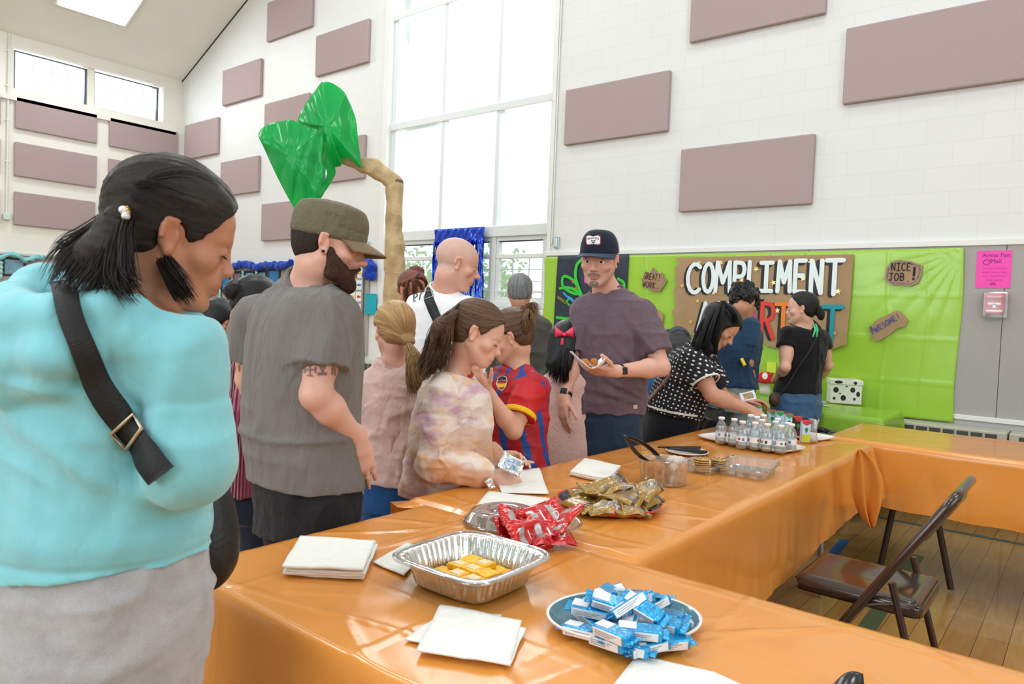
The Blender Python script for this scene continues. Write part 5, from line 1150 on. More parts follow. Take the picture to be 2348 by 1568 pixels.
def td_post(p, v):
    v = folds(.006, (8, 8, 6), 33, amp2=.004)(p, v); sh = A(J_td['sR']); el = A(J_td['eR']); d_ = (el-sh)/np.linalg.norm(el-sh); t_ = (p-sh)@d_; nearsl = np.linalg.norm(p-(sh+el)/2, axis=1) < .13
    v = np.where(nearsl, v+.004*np.exp(-((t_-.075)/.006)**2), v)
    el, wr = A(J_td['eR']), A(J_td['wR']); d_ = (wr-el)/np.linalg.norm(wr-el); t_ = (p-el)@d_; r_ = np.linalg.norm(p-el-t_[:, None]*d_, axis=1); m = (r_ < .09)&(t_ > .0)&(t_ < .2); v = np.where(m, v-.005*np.maximum(0, 1-3*np.abs(noise3(p*A((22, 22, 22))))), v); return v
J_td = J
TG = figure('child with a brown ponytail in a pastel tie-dye sweatshirt, holding a foil packet', None, J, h=.0045, s=.88, hs=.97, skin='#d39c84', sw=.150, cdp=.11, ww=.145, wd=.125, hw=.140, hd=.115, neck_r=.040, leg_r=(.075, .055, .045), chest_w=.14, head_k=dict(fem=1, child=1, nose=.95),
    paint=lambda f: face_paint(f, '#e2b09a', '#c87a72', .35), shirt=dict(name='sweatshirt', mat=M_td, sleeve='long', sr=(.072, .066), grow=.022, hem=P(1020, 1135, 2.68), hemn=tuple(-D(.03, 1, 0)), post=td_post, collar=.012, extra=[Cone(P(1000, 1060, 2.7), P(985, 1125, 2.68), .09, .115, .05), Cone(P(1060, 1060, 2.7), P(1065, 1120, 2.7), .08, .09, .05)]),
    trousers=dict(name='shorts', mat=cloth_mat('black_cotton', rgb('#101012'), .2, 400)), hands=dict(R=dict(F=D(.92, -.25, .2), N=D(-.1, .55, -.8), curls=[.30, .45, .55, .6], s=.88, side=-1, thumb=.3), L=dict(F=D(.97, .02, -.1), N=D(0, .6, .7), curls=[.02, .5, .6, .7], s=.88, side=1, thumb=.4)))
f = TG['f']; M_br = hair_mat('brown_hair', '#2a1a12', '#79563c', .40, 55, .35)
hair_cap(f, TG['root'], M_br, tie=(0, -.085, .075), h=.004, grow=.008, groove=.0026, gf=20, nape=-.070, front=(0, .066, .060), frontn=(0, .84, -.54), extra=lambda f: [Cone(P(1046, 714, 2.60), P(1012, 750, 2.58), .018, .030, .01), Cone(P(1012, 750, 2.58), P(998, 820, 2.57), .032, .030, .02), Cone(P(998, 820, 2.57), P(990, 850, 2.57), .028, .014, .02)])
strands('ponytail', [g((1050, 712, 2.60), (1020, 730, 2.58), (1005, 780, 2.56), (990, 830, 2.55), (975, 865, 2.55)), g((1045, 712, 2.60), (1010, 745, 2.60), (1000, 800, 2.60), (1010, 850, 2.58)), g((1050, 714, 2.58), (1030, 740, 2.54), (1022, 800, 2.53), (1005, 850, 2.54)), g((1045, 708, 2.60), (1000, 750, 2.62), (980, 810, 2.60), (962, 850, 2.60))], 1100, .026, .0015, M_br, TG['root'], seed=7, wav=.010, wfreq=14, end=1.1)
mb = MB(); c = P(1050, 712, 2.60); mb.tube([c+V(f.v((.016*math.cos(a), -.002, .020*math.sin(a)))) for a in [k*math.pi/6 for k in range(12)]], .009, 8, closed=True); mb.build('hair_tie', mat('black_elastic', (.01, .01, .012), .8), TG['root'])
eyebrows(f, TG['root'], '#4a3020', .0024); lashes(f, TG['root'])
mb = MB(); fr = Fr(J['N']+(V(f.w((0, -.022, -.065)))-J['N'])*.25, J['tF'], (V(f.w((0, -.022, -.065)))-J['N'])); mb.tube([fr.w((.046*math.cos(a), .048*math.sin(a)+.012, .006-.02*math.sin(a))) for a in [i*math.pi/12 for i in range(24)]], .006, 8, closed=True); mb.build('undershirt_strap', mat('coral_strap', '#c2402e', .8), TG['root'])
# ---------------------------------------------------------------- bald man in the white T-shirt
J = dict(H=P(1049, 604, 3.62), HF=D(.93, -.30, .15), HU=D(.28, .95, .0), N=P(1015, 672, 3.68), W=P(1010, 850, 3.7), P=P(1010, 960, 3.7), tF=D(.6, 0, .8), sR=P(1068, 722, 3.58), sL=P(968, 712, 3.85), eR=P(1078, 850, 3.5), wR=P(1120, 900, 3.65), eL=P(955, 850, 3.95), wL=P(1010, 930, 4.1))
M_wt = cloth_mat('white_cotton', rgb('#e6e6ea'), .03, 500, .35, 8, .95, (1, 1, .7), .1)
BM = figure('person with a shaved head in a white T-shirt with a black sling strap', None, J, h=.0055, hs=1.06, sw=.20, cdp=.14, ww=.18, wd=.15, hw=.175, hd=.14, chest_w=.185, neck_r=.064, paint=lambda f: face_paint(f, '#dba894', '#b06a64', .4, None, ('#b9a89e', .55), .6), head_k=dict(wide=1.05, nose=1.05),
    shirt=dict(mat=M_wt, sleeve=.7, sr=(.085, .085), grow=.016, hem=P(1010, 975, 3.7), post=folds(.006, (6, 6, 4), 41), collar=.018), trousers=dict(mat=M_bj)); eyebrows(BM['f'], BM['root'], '#6a5040', .003)
bv = bvh_of([BM['shirt']]); sb = empty('sling_bag', tuple(P(985, 690, 3.5)), 'black sling bag worn across the back of the white T-shirt', 'bag')
st, L_, R_, N_ = strap_on(bv, [(982, 640), (976, 662), (985, 690), (1000, 725), (1018, 765)], 22, .003, 'strap', M_blk, sb, off=.003); i = 4
mb = MB(); c = [L_[i-1], R_[i-1], R_[i+2], L_[i+2]]; c = [q+N_[i]*.005 for q in c]; mb.tube(c, .002, 6, closed=True); mb.build('buckle', mat('steel', (.6, .62, .65), .25, .9), sb)
mb = MB()
def surf_strokes(bvh, strokes, wpx, name, m_, parent, off=.002):
    mb = MB()
    for stt in strokes:
        pts = []
        for a, b in zip(stt[:-1], stt[1:]):
            for k in range(4): pts.append((a[0]+(b[0]-a[0])*k/4, a[1]+(b[1]-a[1])*k/4))
        pts.append(stt[-1]); q = [on_surface(bvh, x, y, off) for x, y in pts if bvh.ray_cast(EYE, ray(x, y).normalized())[0] is not None]; vs = []
        fs = []
        if len(q) < 2: continue
        md = sorted((a-EYE).length for a, b in q)[len(q)//2]; q = [(a, b) for a, b in q if abs((a-EYE).length-md) < .16]
        if len(q) < 2: continue
        for i, (p, n) in enumerate(q):
            t_ = (q[min(i+1, len(q)-1)][0]-q[max(i-1, 0)][0]).normalized(); s_ = n.cross(t_)*wpx; vs += [p-s_, p+s_, p+s_+n*.0006, p-s_+n*.0006]
        for i in range(len(q)-1):
            for k in range(4): fs.append((i*4+k, i*4+(k+1) % 4, i*4+4+(k+1) % 4, i*4+4+k))
        mb.add(vs, fs, 0, False)
    return mb.build(name, m_, parent)
surf_strokes(bv, [[(950, 684), (957, 679), (955, 672), (949, 677), (949, 690), (956, 692)], [(962, 688), (966, 668)], [(963, 678), (968, 669), (972, 670)], [(974, 686), (979, 660)], [(983, 690), (988, 694)]], .0035, 'printed_lettering', mat('black_print', (.03, .03, .035), .6), BM['root'])
# ---------------------------------------------------------------- red-haired woman, old man
J = dict(H=P(945, 664, 4.85), HF=D(.5, -.25, -.7), HU=D(.1, 1, 0), N=P(940, 716, 4.85), W=P(938, 850, 4.85), P=P(938, 930, 4.85), tF=D(.5, 0, -.8), sR=P(905, 738, 4.85), sL=P(975, 738, 4.8), eR=P(900, 830, 4.85), wR=P(920, 880, 4.7), eL=P(980, 830, 4.8), wL=P(960, 880, 4.7))
q = figure('person with auburn hair pinned up, half hidden behind the blonde child and the white T-shirt', None, J, h=.008, skin='#cf9276', head_k=dict(fem=1), shirt=dict(mat=cloth_mat('slate_cotton', rgb('#4a5a70'), .1), sleeve=.7, grow=.014, hem=P(938, 940, 4.85)), trousers=dict(mat=M_bj))
f = q['f']; M_au = hair_mat('auburn_hair', '#2a0f0c', '#8a4026', .45, 40)
hair_cap(f, q['root'], M_au, tie=(0, -.04, .13), h=.006, grow=.016, groove=.006, gf=12, extra=lambda f: [f.E((-.02, -.03, .125), (.055, .045, .038), .008)])
strands('fringe', [g((950, 640, 4.75), (962, 650, 4.70), (972, 668, 4.70)), g((935, 645, 4.76), (930, 670, 4.74), (934, 695, 4.74)), g((945, 640, 4.74), (950, 655, 4.68), (952, 680, 4.70))], 260, .018, .0018, M_au, q['root'], seed=9, wav=.01)
J = dict(H=P(1192, 671, 4.95), HF=D(.03, -.12, .99), HU=D(0, 1, 0), N=P(1193, 718, 4.95), W=P(1205, 880, 4.95), P=P(1205, 960, 4.95), tF=D(.1, 0, 1), sR=P(1243, 752, 4.9), sL=P(1150, 752, 5.0), eR=P(1250, 860, 4.85), wR=P(1235, 925, 4.6), eL=P(1140, 850, 5.0), wL=P(1150, 920, 4.8))
q = figure('person with grey hair in a dark olive jacket seen from behind', None, J, h=.007, skin='#c08c74', hs=1.0, sw=.185, cdp=.13, ww=.17, wd=.14, shirt=dict(name='jacket', mat=cloth_mat('olive_jacket', rgb('#4d4a44'), .1, 300, .3, 7), sleeve='long', grow=.022, hem=P(1205, 1000, 4.95), post=folds(.006, (6, 6, 5), 51)), trousers=dict(mat=M_bj))
f = q['f']; hair_cap(f, q['root'], hair_mat('grey_hair', '#3a3b3d', '#a3a4a6', .55, 60, .3), h=.005, grow=.010, groove=.004, gf=16, nape=-.07, front=(0, .03, .03), frontn=(0, .9, -.1), flow=radial_flow(f.w((0, -.07, .09)), f.v((0, -.5, 1))))
# ---------------------------------------------------------------- girl in the football shirt
J = dict(H=P(1172, 772, 3.12), HF=D(-.88, -.32, .10), HU=D(-.25, .95, 0), N=P(1186, 848, 3.14), W=P(1182, 1010, 3.15), P=P(1184, 1090, 3.15), tF=D(-.62, 0, -.75), sL=P(1212, 888, 3.02), sR=P(1150, 876, 3.26), eL=P(1178, 988, 2.92), wL=P(1118, 898, 2.88), eR=P(1125, 970, 3.22), wR=P(1108, 905, 3.1))
c0 = A(J['W']); Rr = A(V(J['tF']).cross(UP)); Ff = A(J['tF']); shL = A(J['sL'])
t = NT('striped_jersey'); fl = t.n('ShaderNodeAttribute'); fl.attribute_name = 'flow'; sx = t.n('ShaderNodeSeparateXYZ'); t.l(fl.outputs[0], sx.inputs[0])
nn = t.noise(fl.outputs[0], 22, 3, .6); u = t.math('ADD', sx.outputs[0], t.math('MULTIPLY', t.math('SUBTRACT', nn, .5), .045)); zc = sx.outputs[1]
st_ = t.math('SINE', t.math('MULTIPLY', t.math('ADD', u, t.math('MULTIPLY', t.math('ABSOLUTE', t.math('SUBTRACT', zc, 1.0)), .35)), 60)); fac = t.ramp(st_, [(.44, (0, 0, 0)), (.56, (1, 1, 1))])
c = t.mix(fac, rgb('#b01226'), rgb('#16489a')); c = t.mix(sx.outputs[2], c, rgb('#c8101e')); t.l(c, t.b.inputs['Base Color']); t.b.inputs['Roughness'].default_value = .6; t.bump(t.noise(fl.outputs[0], 10, 3), .35, .02); M_js = t.m
def js_flow(p):
    d_ = p-c0; u_ = np.arctan2(d_@Rr, d_@Ff)*.15; sh, el = A(J_js['sL']), A(J_js['eL']); ax = (el-sh)/np.linalg.norm(el-sh); tt = (p-sh)@ax; r_ = np.linalg.norm(p-sh-tt[:, None]*ax, axis=1); sl = ((r_ < .085)&(tt > -.01)).astype(float)
    sh, el = A(J_js['sR']), A(J_js['eR']); ax = (el-sh)/np.linalg.norm(el-sh); tt = (p-sh)@ax; r_ = np.linalg.norm(p-sh-tt[:, None]*ax, axis=1); sl = np.maximum(sl, ((r_ < .075)&(tt > .02)).astype(float)); return np.stack([u_, p[:, 2], sl], 1)
J_js = J
JG = figure('child with a messy bun in a red and blue football shirt, eating', None, J, h=.0052, s=.86, hs=.94, skin='#dcaa90', sw=.145, cdp=.10, ww=.125, wd=.10, hw=.14, hd=.11, neck_r=.040, leg_r=(.07, .052, .042), chest_w=.13, head_k=dict(fem=1, child=1, nose=.9),
    shirt=dict(name='football_shirt', mat=M_js, sleeve=.66, sr=(.066, .070), grow=.016, hem=P(1184, 1100, 3.15), flow=js_flow, post=folds(.006, (7, 7, 4), 61, amp2=.004), collar=.014, trim=mat('jersey_blue', '#16489a', .6)), trousers=dict(name='shorts', mat=cloth_mat('jersey_shorts', rgb('#14387c'), .1, 300, .2, 8, .6)),
    hands=dict(L=dict(F=D(-.5, .8, -.2), N=D(-.6, -.3, -.6), curl=.7, s=.85, side=-1), R=dict(F=D(-.4, .85, 0), N=D(-.9, 0, .3), curl=.6, s=.85)))
f = JG['f']; hair_cap(f, JG['root'], M_br, tie=(0, -.09, .085), h=.0045, grow=.010, groove=.003, gf=20, extra=lambda f: [f.E((0, -.105, .095), (.030, .026, .024), .006), f.E((-.01, -.125, .075), (.022, .018, .026), .008)])
strands('bun_wisps', [g((1213, 705, 3.10), (1222, 730, 3.06), (1215, 760, 3.05)), g((1212, 705, 3.1), (1205, 735, 3.04), (1212, 765, 3.04)), g((1205, 700, 3.1), (1225, 700, 3.08), (1232, 720, 3.06))], 260, .014, .0013, hair_mat('honey_hair', '#5a3c24', '#b98c58', .45, 60), JG['root'], seed=12, wav=.008)
bv = bvh_of([JG['shirt']])
sh, el = V(J['sL']), V(J['eL']); d_ = (el-sh).normalized(); e = lerp(sh, el, .655); u_ = d_.orthogonal().normalized(); w_ = d_.cross(u_); mb = MB(); q0 = [(u_*math.cos(a)+w_*math.sin(a)) for a in [k*math.pi/12 for k in range(24)]]; rr_ = .070*.86+.004
mb.tube([e+x*rr_ for x in q0], .008, 8, closed=True); mb.tube([e-d_*.008+x*rr_ for x in q0], .008, 8, closed=True); mb.build('yellow_cuff', mat('jersey_yellow', '#f2c40a', .6), JG['root'])
def surf_poly(bvh, pts, name, m_, parent, off=.0025, th=.0008):
    if any(bvh.ray_cast(EYE, ray(*q_).normalized())[0] is None for q_ in pts): return
    cx = sum(p[0] for p in pts)/len(pts); cy = sum(p[1] for p in pts)/len(pts); q = [on_surface(bvh, cx, cy, off)]
    for r_ in (.5, 1):
        q += [on_surface(bvh, cx+(x-cx)*r_, cy+(y-cy)*r_, off) for x, y in pts]
    mb = MB(); n = len(pts); a = [p for p, _ in q]; b = [p+nn_*th for p, nn_ in q]; N_ = len(a); fs = []
    for k in range(n):
        k2 = (k+1) % n; fs += [(N_, N_+1+k, N_+1+k2), (N_+1+k, N_+1+n+k, N_+1+n+k2, N_+1+k2), (1+n+k, 1+n+k2, N_+1+n+k2, N_+1+n+k)]
    mb.add(a+b, fs, 0, False); return mb.build(name, m_, parent)
crest = [(1143, 866), (1152, 862), (1162, 864), (1165, 872), (1161, 888), (1152, 897), (1143, 892), (1138, 880)]
surf_poly(bv, crest, 'crest', mat('crest_white', '#d8d8dc', .5), JG['root']); surf_poly(bv, [(1144, 867), (1152, 863), (1161, 865), (1163, 871), (1142, 873)], 'crest_top', mat('crest_black', '#14161c', .5), JG['root'], .0036)
surf_poly(bv, [(1142, 874), (1163, 873), (1162, 878), (1141, 879)], 'crest_red', mat('crest_red', '#b01226', .5), JG['root'], .0036); surf_poly(bv, [(1141, 880), (1162, 879), (1160, 887), (1143, 889)], 'crest_yellow', mat('jersey_yellow', None), JG['root'], .0036); surf_poly(bv, [(1144, 890), (1159, 888), (1152, 895)], 'crest_red', mat('crest_red', None), JG['root'], .0036)
LT = []
for k, (ch, x) in enumerate((('P', 1098), ('A', 1107), ('I', 1117), ('N', 1122))):
    for sk_ in GL[ch]: LT.append([(x+px*7+(1-py)*1.5, 949-py*38+k*1.2) for px, py in sk_])
surf_strokes(bv, LT, .0055, 'printed_lettering', mat('jersey_yellow', None), JG['root'], .003)
# ---------------------------------------------------------------- girl with the pink bow
J = dict(H=P(1300, 790, 3.72), HF=D(.3, -.2, .93), HU=D(0, 1, 0), N=P(1300, 855, 3.72), W=P(1297, 980, 3.72), P=P(1295, 1040, 3.72), tF=D(.3, 0, .95), sR=P(1332, 880, 3.65), sL=P(1272, 880, 3.8), eR=P(1335, 950, 3.65), wR=P(1330, 1010, 3.7), eL=P(1265, 950, 3.85), wL=P(1270, 1010, 3.9))
q = figure('child with long black hair, a pink bow and a fuzzy pink coat', None, J, h=.007, s=.8, hs=.92, skin='#b98468', sw=.125, cdp=.10, ww=.12, wd=.11, hw=.13, hd=.12, leg_r=(.06, .05, .04), shirt=dict(name='fuzzy_coat', mat=cloth_mat('pink_fleece', rgb('#e3bdb3'), .10, 120, .22, 60, .95, (1, 1, 1), .6), sleeve='long', sr=(.062, .058), grow=.03, hem=P(1295, 1120, 3.72), ring=False, extra=[Cone(P(1292, 1000, 3.72), P(1290, 1130, 3.72), .13, .145, .05)]), trousers=dict(mat=M_bj))
f = q['f']; hair_cap(f, q['root'], M_bk, h=.006, grow=.014, extra=lambda f: [f.C((-.03, -.09, .02), (-.055, -.115, -.13), .050, .034, .03), f.C((.03, -.09, .0), (.02, -.11, -.14), .05, .04, .03)], flow=axis_flow(f.v((0, 0, 1))))
strands('long_hair', [g((1290, 800, 3.60), (1280, 840, 3.58), (1272, 875, 3.60)), g((1300, 800, 3.58), (1295, 850, 3.57), (1290, 880, 3.6)), g((1275, 800, 3.62), (1268, 835, 3.6), (1262, 860, 3.6))], 400, .022, .0018, M_bk, q['root'], seed=14)
M_bow = mat('pink_satin', '#e8385f', .35)
mb = MB()
for sg in (-1, 1):
    c = V(P(1294, 766, 3.60)); mb.grid(lambda u, v: c+CR*(sg*(.006+.040*u))+CU*((v-.5)*(.02+.035*u)+.010*u)-CF*(.016*math.sin(u*3)*math.sin(v*3.14)+.003), 8, 6)
mb.lathe(P(1294, 767, 3.585), [(1e-6, -.009), (.008, -.006), (.010, 0), (.008, .006), (1e-6, .009)], 10); c = P(1290, 775, 3.59); mb.grid(lambda u, v: c+CR*(.014*(v-.5)-.004*u)-CU*(.035*u), 4, 3); mb.build('hair_bow', M_bow, q['root'], solid=.002)
# ---------------------------------------------------------------- man in the purple T-shirt
J = dict(H=P(1374, 594, 3.60), HF=D(-.36, -.20, -.91), HU=D(.0, .97, -.22), N=P(1398, 672, 3.70), W=P(1398, 860, 3.70), P=P(1385, 985, 3.70), tF=D(-.28, 0, -.96), sR=P(1342, 712, 3.72), sL=P(1474, 722, 3.62), eR=P(1314, 842, 3.66), wR=P(1294, 912, 3.58), eL=P(1516, 842, 3.52), wL=P(1412, 851, 3.30),
    kR=P(1352, 1160, 3.7), kL=P(1425, 1165, 3.68))
M_pu = cloth_mat('plum_cotton', rgb('#6a5862'), .05, 600, .5, 8, .95, (1.2, 1.2, .55), .15)
def pu_post(p, v):
    v = folds(.006, (7, 7, 2.6), 71, amp2=.004)(p, v)
    for (x, y, a_, b_, wd, ln, am) in ((1470, 800, -.55, .83, .016, .12, .010), (1450, 850, -.7, .7, .014, .12, .007), (1335, 790, .35, .93, .014, .10, .008), (1400, 915, -.95, .25, .014, .14, .006), (1380, 760, .1, 1, .02, .16, .005), (1430, 900, -.9, .45, .012, .12, .006)):
        e = p-A(P(x, y, 3.58)); t_ = e@A(D(b_, -a_, 0)); u_ = e@A(D(a_, b_, 0)); v = v+am*(np.exp(-(t_/wd)**2)-np.exp(-((t_-wd*1.6)/wd)**2))*np.exp(-(u_/ln)**2)
    return v
PU = figure('person with a goatee in a dark purple T-shirt and trucker cap holding a napkin', None, J, h=.0042, s=1.02, hs=1.10, sw=.198, cdp=.13, ww=.168, wd=.135, hw=.17, hd=.13, chest_w=.178, neck_r=.060, arm_fat=1.08,
    head_k=dict(wide=1.0, eyes_open=True, jaw=1.05), paint=lambda f: face_paint(f, '#e0ad9a', '#b5726a', .35, ('#8a776e', .5), ('#7a6a62', .3), .0, '#4a3a30'),
    shirt=dict(mat=M_pu, sleeve=.74, sr=(.070, .076), grow=.016, hem=P(1395, 943, 3.7), hemn=tuple(-D(.02, 1, 0)), post=pu_post, collar=.016), trousers=dict(mat=cloth_mat('navy_twill', rgb('#2c3e54'), .08, 700, .35, 7, .85, (1, 1, .7), .1), h=.006, post=folds(.006, (6, 6, 4), 72), r=(.098, .078, .062)),
    hands=dict(R=dict(F=D(-.05, -.98, -.15), N=D(-.85, .05, -.5), curl=.28, s=1.05, side=1, thumb=.2), L=dict(F=D(-.95, .04, -.28), N=D(.1, -.85, -.45), curls=[.25, .3, .4, .5], s=1.05, side=-1, thumb=.55)))
f = PU['f']
for s_ in (-1, 1): eyeball(f, s_*.0315, PU['root'], '#2e221a', look=(.05, 1, .05))
eyebrows(f, PU['root'], '#5b483c', .0030)
hair_cap(f, PU['root'], hair_mat('cropped_hair', '#4a3f39', '#6f625b', .7, 160, .2), h=.006, groove=.001, gf=50, grow=.0015, front=(0, .020, .03), frontn=(0, .9, -.1), nape=-.05, flow=axis_flow(f.v((0, 0, 1))))
sdf_mesh('goatee', [f.E((0, .079, -.099), (.024, .0145, .016), .012), f.C((-.004, .1005, -.0545), (-.024, .090, -.062), .0048, .0042, .006), f.C((.004, .1005, -.0545), (.024, .090, -.062), .0048, .0042, .006)], .003, hair_mat('grizzled', '#6e6058', '#a89a90', .8, 300, .1), PU['root'], post=lambda p, v: v-.0013*noise3(p*450), flow=axis_flow(f.v((0, .3, -1)), .3))
# trucker cap: dark front panels, light mesh back, curved brim, patch
M_nv = cloth_mat('navy_cap', rgb('#1b2433'), .1, 800, .1, 12, .8, (1, 1, 1), .1); M_wm = cloth_mat('white_mesh', rgb('#cfc9c4'), .1, 900, .2, 40, .8, (1, 1, 1), 0)
def dome(u, v, gr=0):
    a = 2*math.pi*u; z = .030+.100*math.sin(v*math.pi/2)**1.0; r = math.cos(v*math.pi/2)**.62; hi = .012*max(0, math.sin(a))*math.sin(v*3.14)
    return f.w(((.086+gr)*math.cos(a)*r, (-.006+(.108+gr)*math.sin(a)*r), z+hi))
cap = MB(); nu, nv = 48, 14; vs = [dome(i/nu, j/nv*.985) for j in range(nv+1) for i in range(nu)]
fs = []; mi = []
for j in range(nv):
    for i in range(nu):
        fs.append((j*nu+i, j*nu+(i+1) % nu, (j+1)*nu+(i+1) % nu, (j+1)*nu+i))
fr_ = [q for k, q in enumerate(fs) if .0 < ((k % nu)+.5)/nu < .5]; bk_ = [q for k, q in enumerate(fs) if ((k % nu)+.5)/nu > .5]
mb = MB(); mb.add(vs, fr_, 0, True); cp = mb.build('trucker_cap', M_nv, PU['root'], solid=.003, fix=True)
mb = MB(); mb.add(vs, bk_, 0, True); mb.build('mesh_back', M_wm, cp, solid=.003, fix=True)
mb = MB()
def br(u, v):
    a = math.radians(-72+144*u); x = .086*math.sin(a); y = -.006+.108*math.cos(a); k = v*.070*math.cos(a*.9)**.7
    return f.w((x*(1+.05*v), y+k, .034-.006*v-.022*(math.sin(a)**2)*(.3+.7*v)))
mb.grid(br, 30, 8); mb.build('brim', cloth_mat('slate_brim', rgb('#2b3a50'), .1, 800, .1, 12, .8, (1, 1, 1), .1), cp, solid=.004)
bvc = bvh_of([cp]); pc = f.w((.0, .104, .078))
def proj(p): r = V(p)-EYE; z = r.dot(CF); return (1174+FPX*r.dot(CR)/z, 784-FPX*r.dot(CU)/z)
cx_, cy_ = 1361, 551
def rrect(cx, cy, w_, h_, r_): return [(cx+sx*(w_/2-r_)+r_*math.cos(math.radians(a)), cy+sy*(h_/2-r_)+r_*math.sin(math.radians(a))) for sx, sy, a0 in ((1, 1, 0), (-1, 1, 90), (-1, -1, 180), (1, -1, 270)) for a in (a0, a0+45, a0+90)]
surf_poly(bvc, rrect(cx_, cy_, 33, 23, 5), 'patch_border', mat('patch_red', '#9a2434', .6), cp, .003); surf_poly(bvc, rrect(cx_, cy_, 29, 19, 4), 'patch', mat('patch_white', '#e4dfe0', .6), cp, .0042)
LT = []
for k, ch in enumerate('HUSKIES'):
    x = cx_-12+k*3.6; yb = cy_-2.6+.16*(k-3)**2
    for sk_ in GL[ch]: LT.append([(x+px*2.5, yb-py*4) for px, py in sk_])
surf_strokes(bvc, LT, .0008, 'patch_lettering', mat('patch_ink', '#1b2433', .6), cp, .0052)
surf_strokes(bvc, [[(cx_-4, cy_), (cx_-3, cy_+3), (cx_, cy_+7), (cx_+3, cy_+3), (cx_+4, cy_), (cx_+1.5, cy_+1.5), (cx_-1.5, cy_+1.5), (cx_-4, cy_)], [(cx_-1, cy_+4.5), (cx_+1, cy_+4.5)]], .0013, 'patch_emblem', mat('patch_ink', None), cp, .0052)
def watch(a, b, t_, r_, label, face=True, disp=None):
    c = lerp(a, b, t_); d_ = (V(b)-V(a)).normalized(); u_ = (-CF-d_*(-CF).dot(d_)).normalized(); w_ = d_.cross(u_); o = empty('wristwatch', tuple(c), label, 'watch')
    mb = MB()
    for k in (-.006, 0, .006): mb.tube([c+d_*k+(u_*math.cos(q)+w_*math.sin(q))*r_ for q in [i*math.pi/12 for i in range(24)]], .0038, 8, closed=True)
    mb.build('band', mat('black_rubber', (.012, .012, .014), .5), o); mb = MB(); R = Matrix((w_, d_, u_)).transposed(); uu = (u_*math.cos(.5)+w_*math.sin(.5)) if disp else u_
    R = Matrix((d_.cross(uu), d_, uu)).transposed(); mb.box(c+uu*(r_+.004), (.034, .030, .010), R); mb.build('case', mat('watch_case', (.02, .02, .022), .25), o, bevel=.004); mb = MB(); mb.box(c+uu*(r_+.0095), (.024, .022, .001), R); mb.build('screen', mat('watch_glass', (.15, .17, .2) if disp else (.02, .02, .03), .08), o, bevel=.002)
watch(J['eL'], J['wL'], .93, .031, 'black digital watch on the bent arm holding the donut', disp=None); watch(J['eR'], J['wR'], .88, .031, 'black smart band with a silver strip on the hanging wrist', disp=1)
mb = MB(); q = [on_surface(bvh_of([PU['shirt']]), x, y, .002)[0] for x, y in ((1452, 928), (1461, 928), (1461, 937), (1452, 937))]; mb.add(q+[p-CF*.001 for p in q], [(0, 1, 2, 3), (4, 5, 6, 7), (0, 1, 5, 4), (1, 2, 6, 5), (2, 3, 7, 6), (3, 0, 4, 7)]); mb.build('hem_label', mat('label_cream', '#cdbb9f', .8), PU['root'])
# napkin and donut in his hand
hc = P(1352, 838, 3.24)
def nap(u, v):
    a = (u-.5)*2; b = (v-.5)*2; x = a*.085; lift = .055*abs(a)**1.5+.012*b*b+.006*math.sin(a*5+b*3); return hc+CR*(x*.85-.01)+CU*(lift-.018-.02*a)-CF*(b*.062-.0)+CF*(.0)
mb = MB(); mb.grid(nap, 16, 12); tag(mb.build('napkin', mat('napkin_paper', (.86, .85, .83), .9, bump=.2, bscale=80), solid=.003), 'folded white napkin cradled in the hand of the man in purple', 'napkin')
mb = MB(); dn = mat('donut_crumb', '#b5713a', .75, nscale=60, namt=.2, bump=.5, bscale=90)
for dx, dz, r_, lab in ((-.022, .012, .022, 'brown donut hole in the napkin held by the man in purple'), (.020, .016, .019, 'second donut hole tucked behind the napkin fold in the hand')):
    mb = MB(); c = hc+CR*dx+CU*dz; mb.lathe(c, [(r_*math.sin(a)+1e-6, -r_*math.cos(a)*.9) for a in [i*math.pi/10 for i in range(11)]], 18); tag(mb.build('donut_hole', dn), lab, 'donut hole')
# ---------------------------------------------------------------- woman in the polka dot top
J = dict(H=P(1652, 748, 4.10), HF=D(.62, -.66, -.30), HU=D(.58, .72, -.1), N=P(1597, 800, 4.14), W=P(1550, 930, 4.18), P=P(1525, 1010, 4.2), tF=D(.80, -.45, .15), pF=D(.9, 0, .2), sR=P(1592, 832, 4.02), sL=P(1615, 835, 4.30), eR=P(1632, 905, 3.92), wR=P(1715, 938, 3.92), eL=P(1660, 915, 4.35), wL=P(1705, 922, 4.20))
t = NT('polka_dot_knit'); fl = t.n('ShaderNodeAttribute'); fl.attribute_name = 'flow'; vo = t.n('ShaderNodeTexVoronoi'); vo.feature = 'F1'; vo.voronoi_dimensions = '2D'; vo.inputs['Randomness'].default_value = .35; vo.inputs['Scale'].default_value = 42; t.l(fl.outputs[0], vo.inputs['Vector'])
t.l(t.ramp(vo.outputs['Distance'], [(.17, (.75, .76, .78)), (.22, (.012, .013, .017))]), t.b.inputs['Base Color']); t.b.inputs['Roughness'].default_value = .9; M_pd = t.m
M_trw = mat('cream_knit_trim', (.80, .78, .74), .9)
def pd_flow(p):
    d_ = p-A(J_pd['W']); ax = A((V(J_pd['N'])-V(J_pd['W'])).normalized()); R_ = A(D(0, 0, 1)); F_ = np.cross(ax, R_); return np.stack([np.arctan2(d_@R_, -(d_@F_))*.16, d_@ax, d_@R_], 1)
J_pd = J; hemP = P(1545, 946, 4.18); tu = (J['N']-J['W']).normalized()
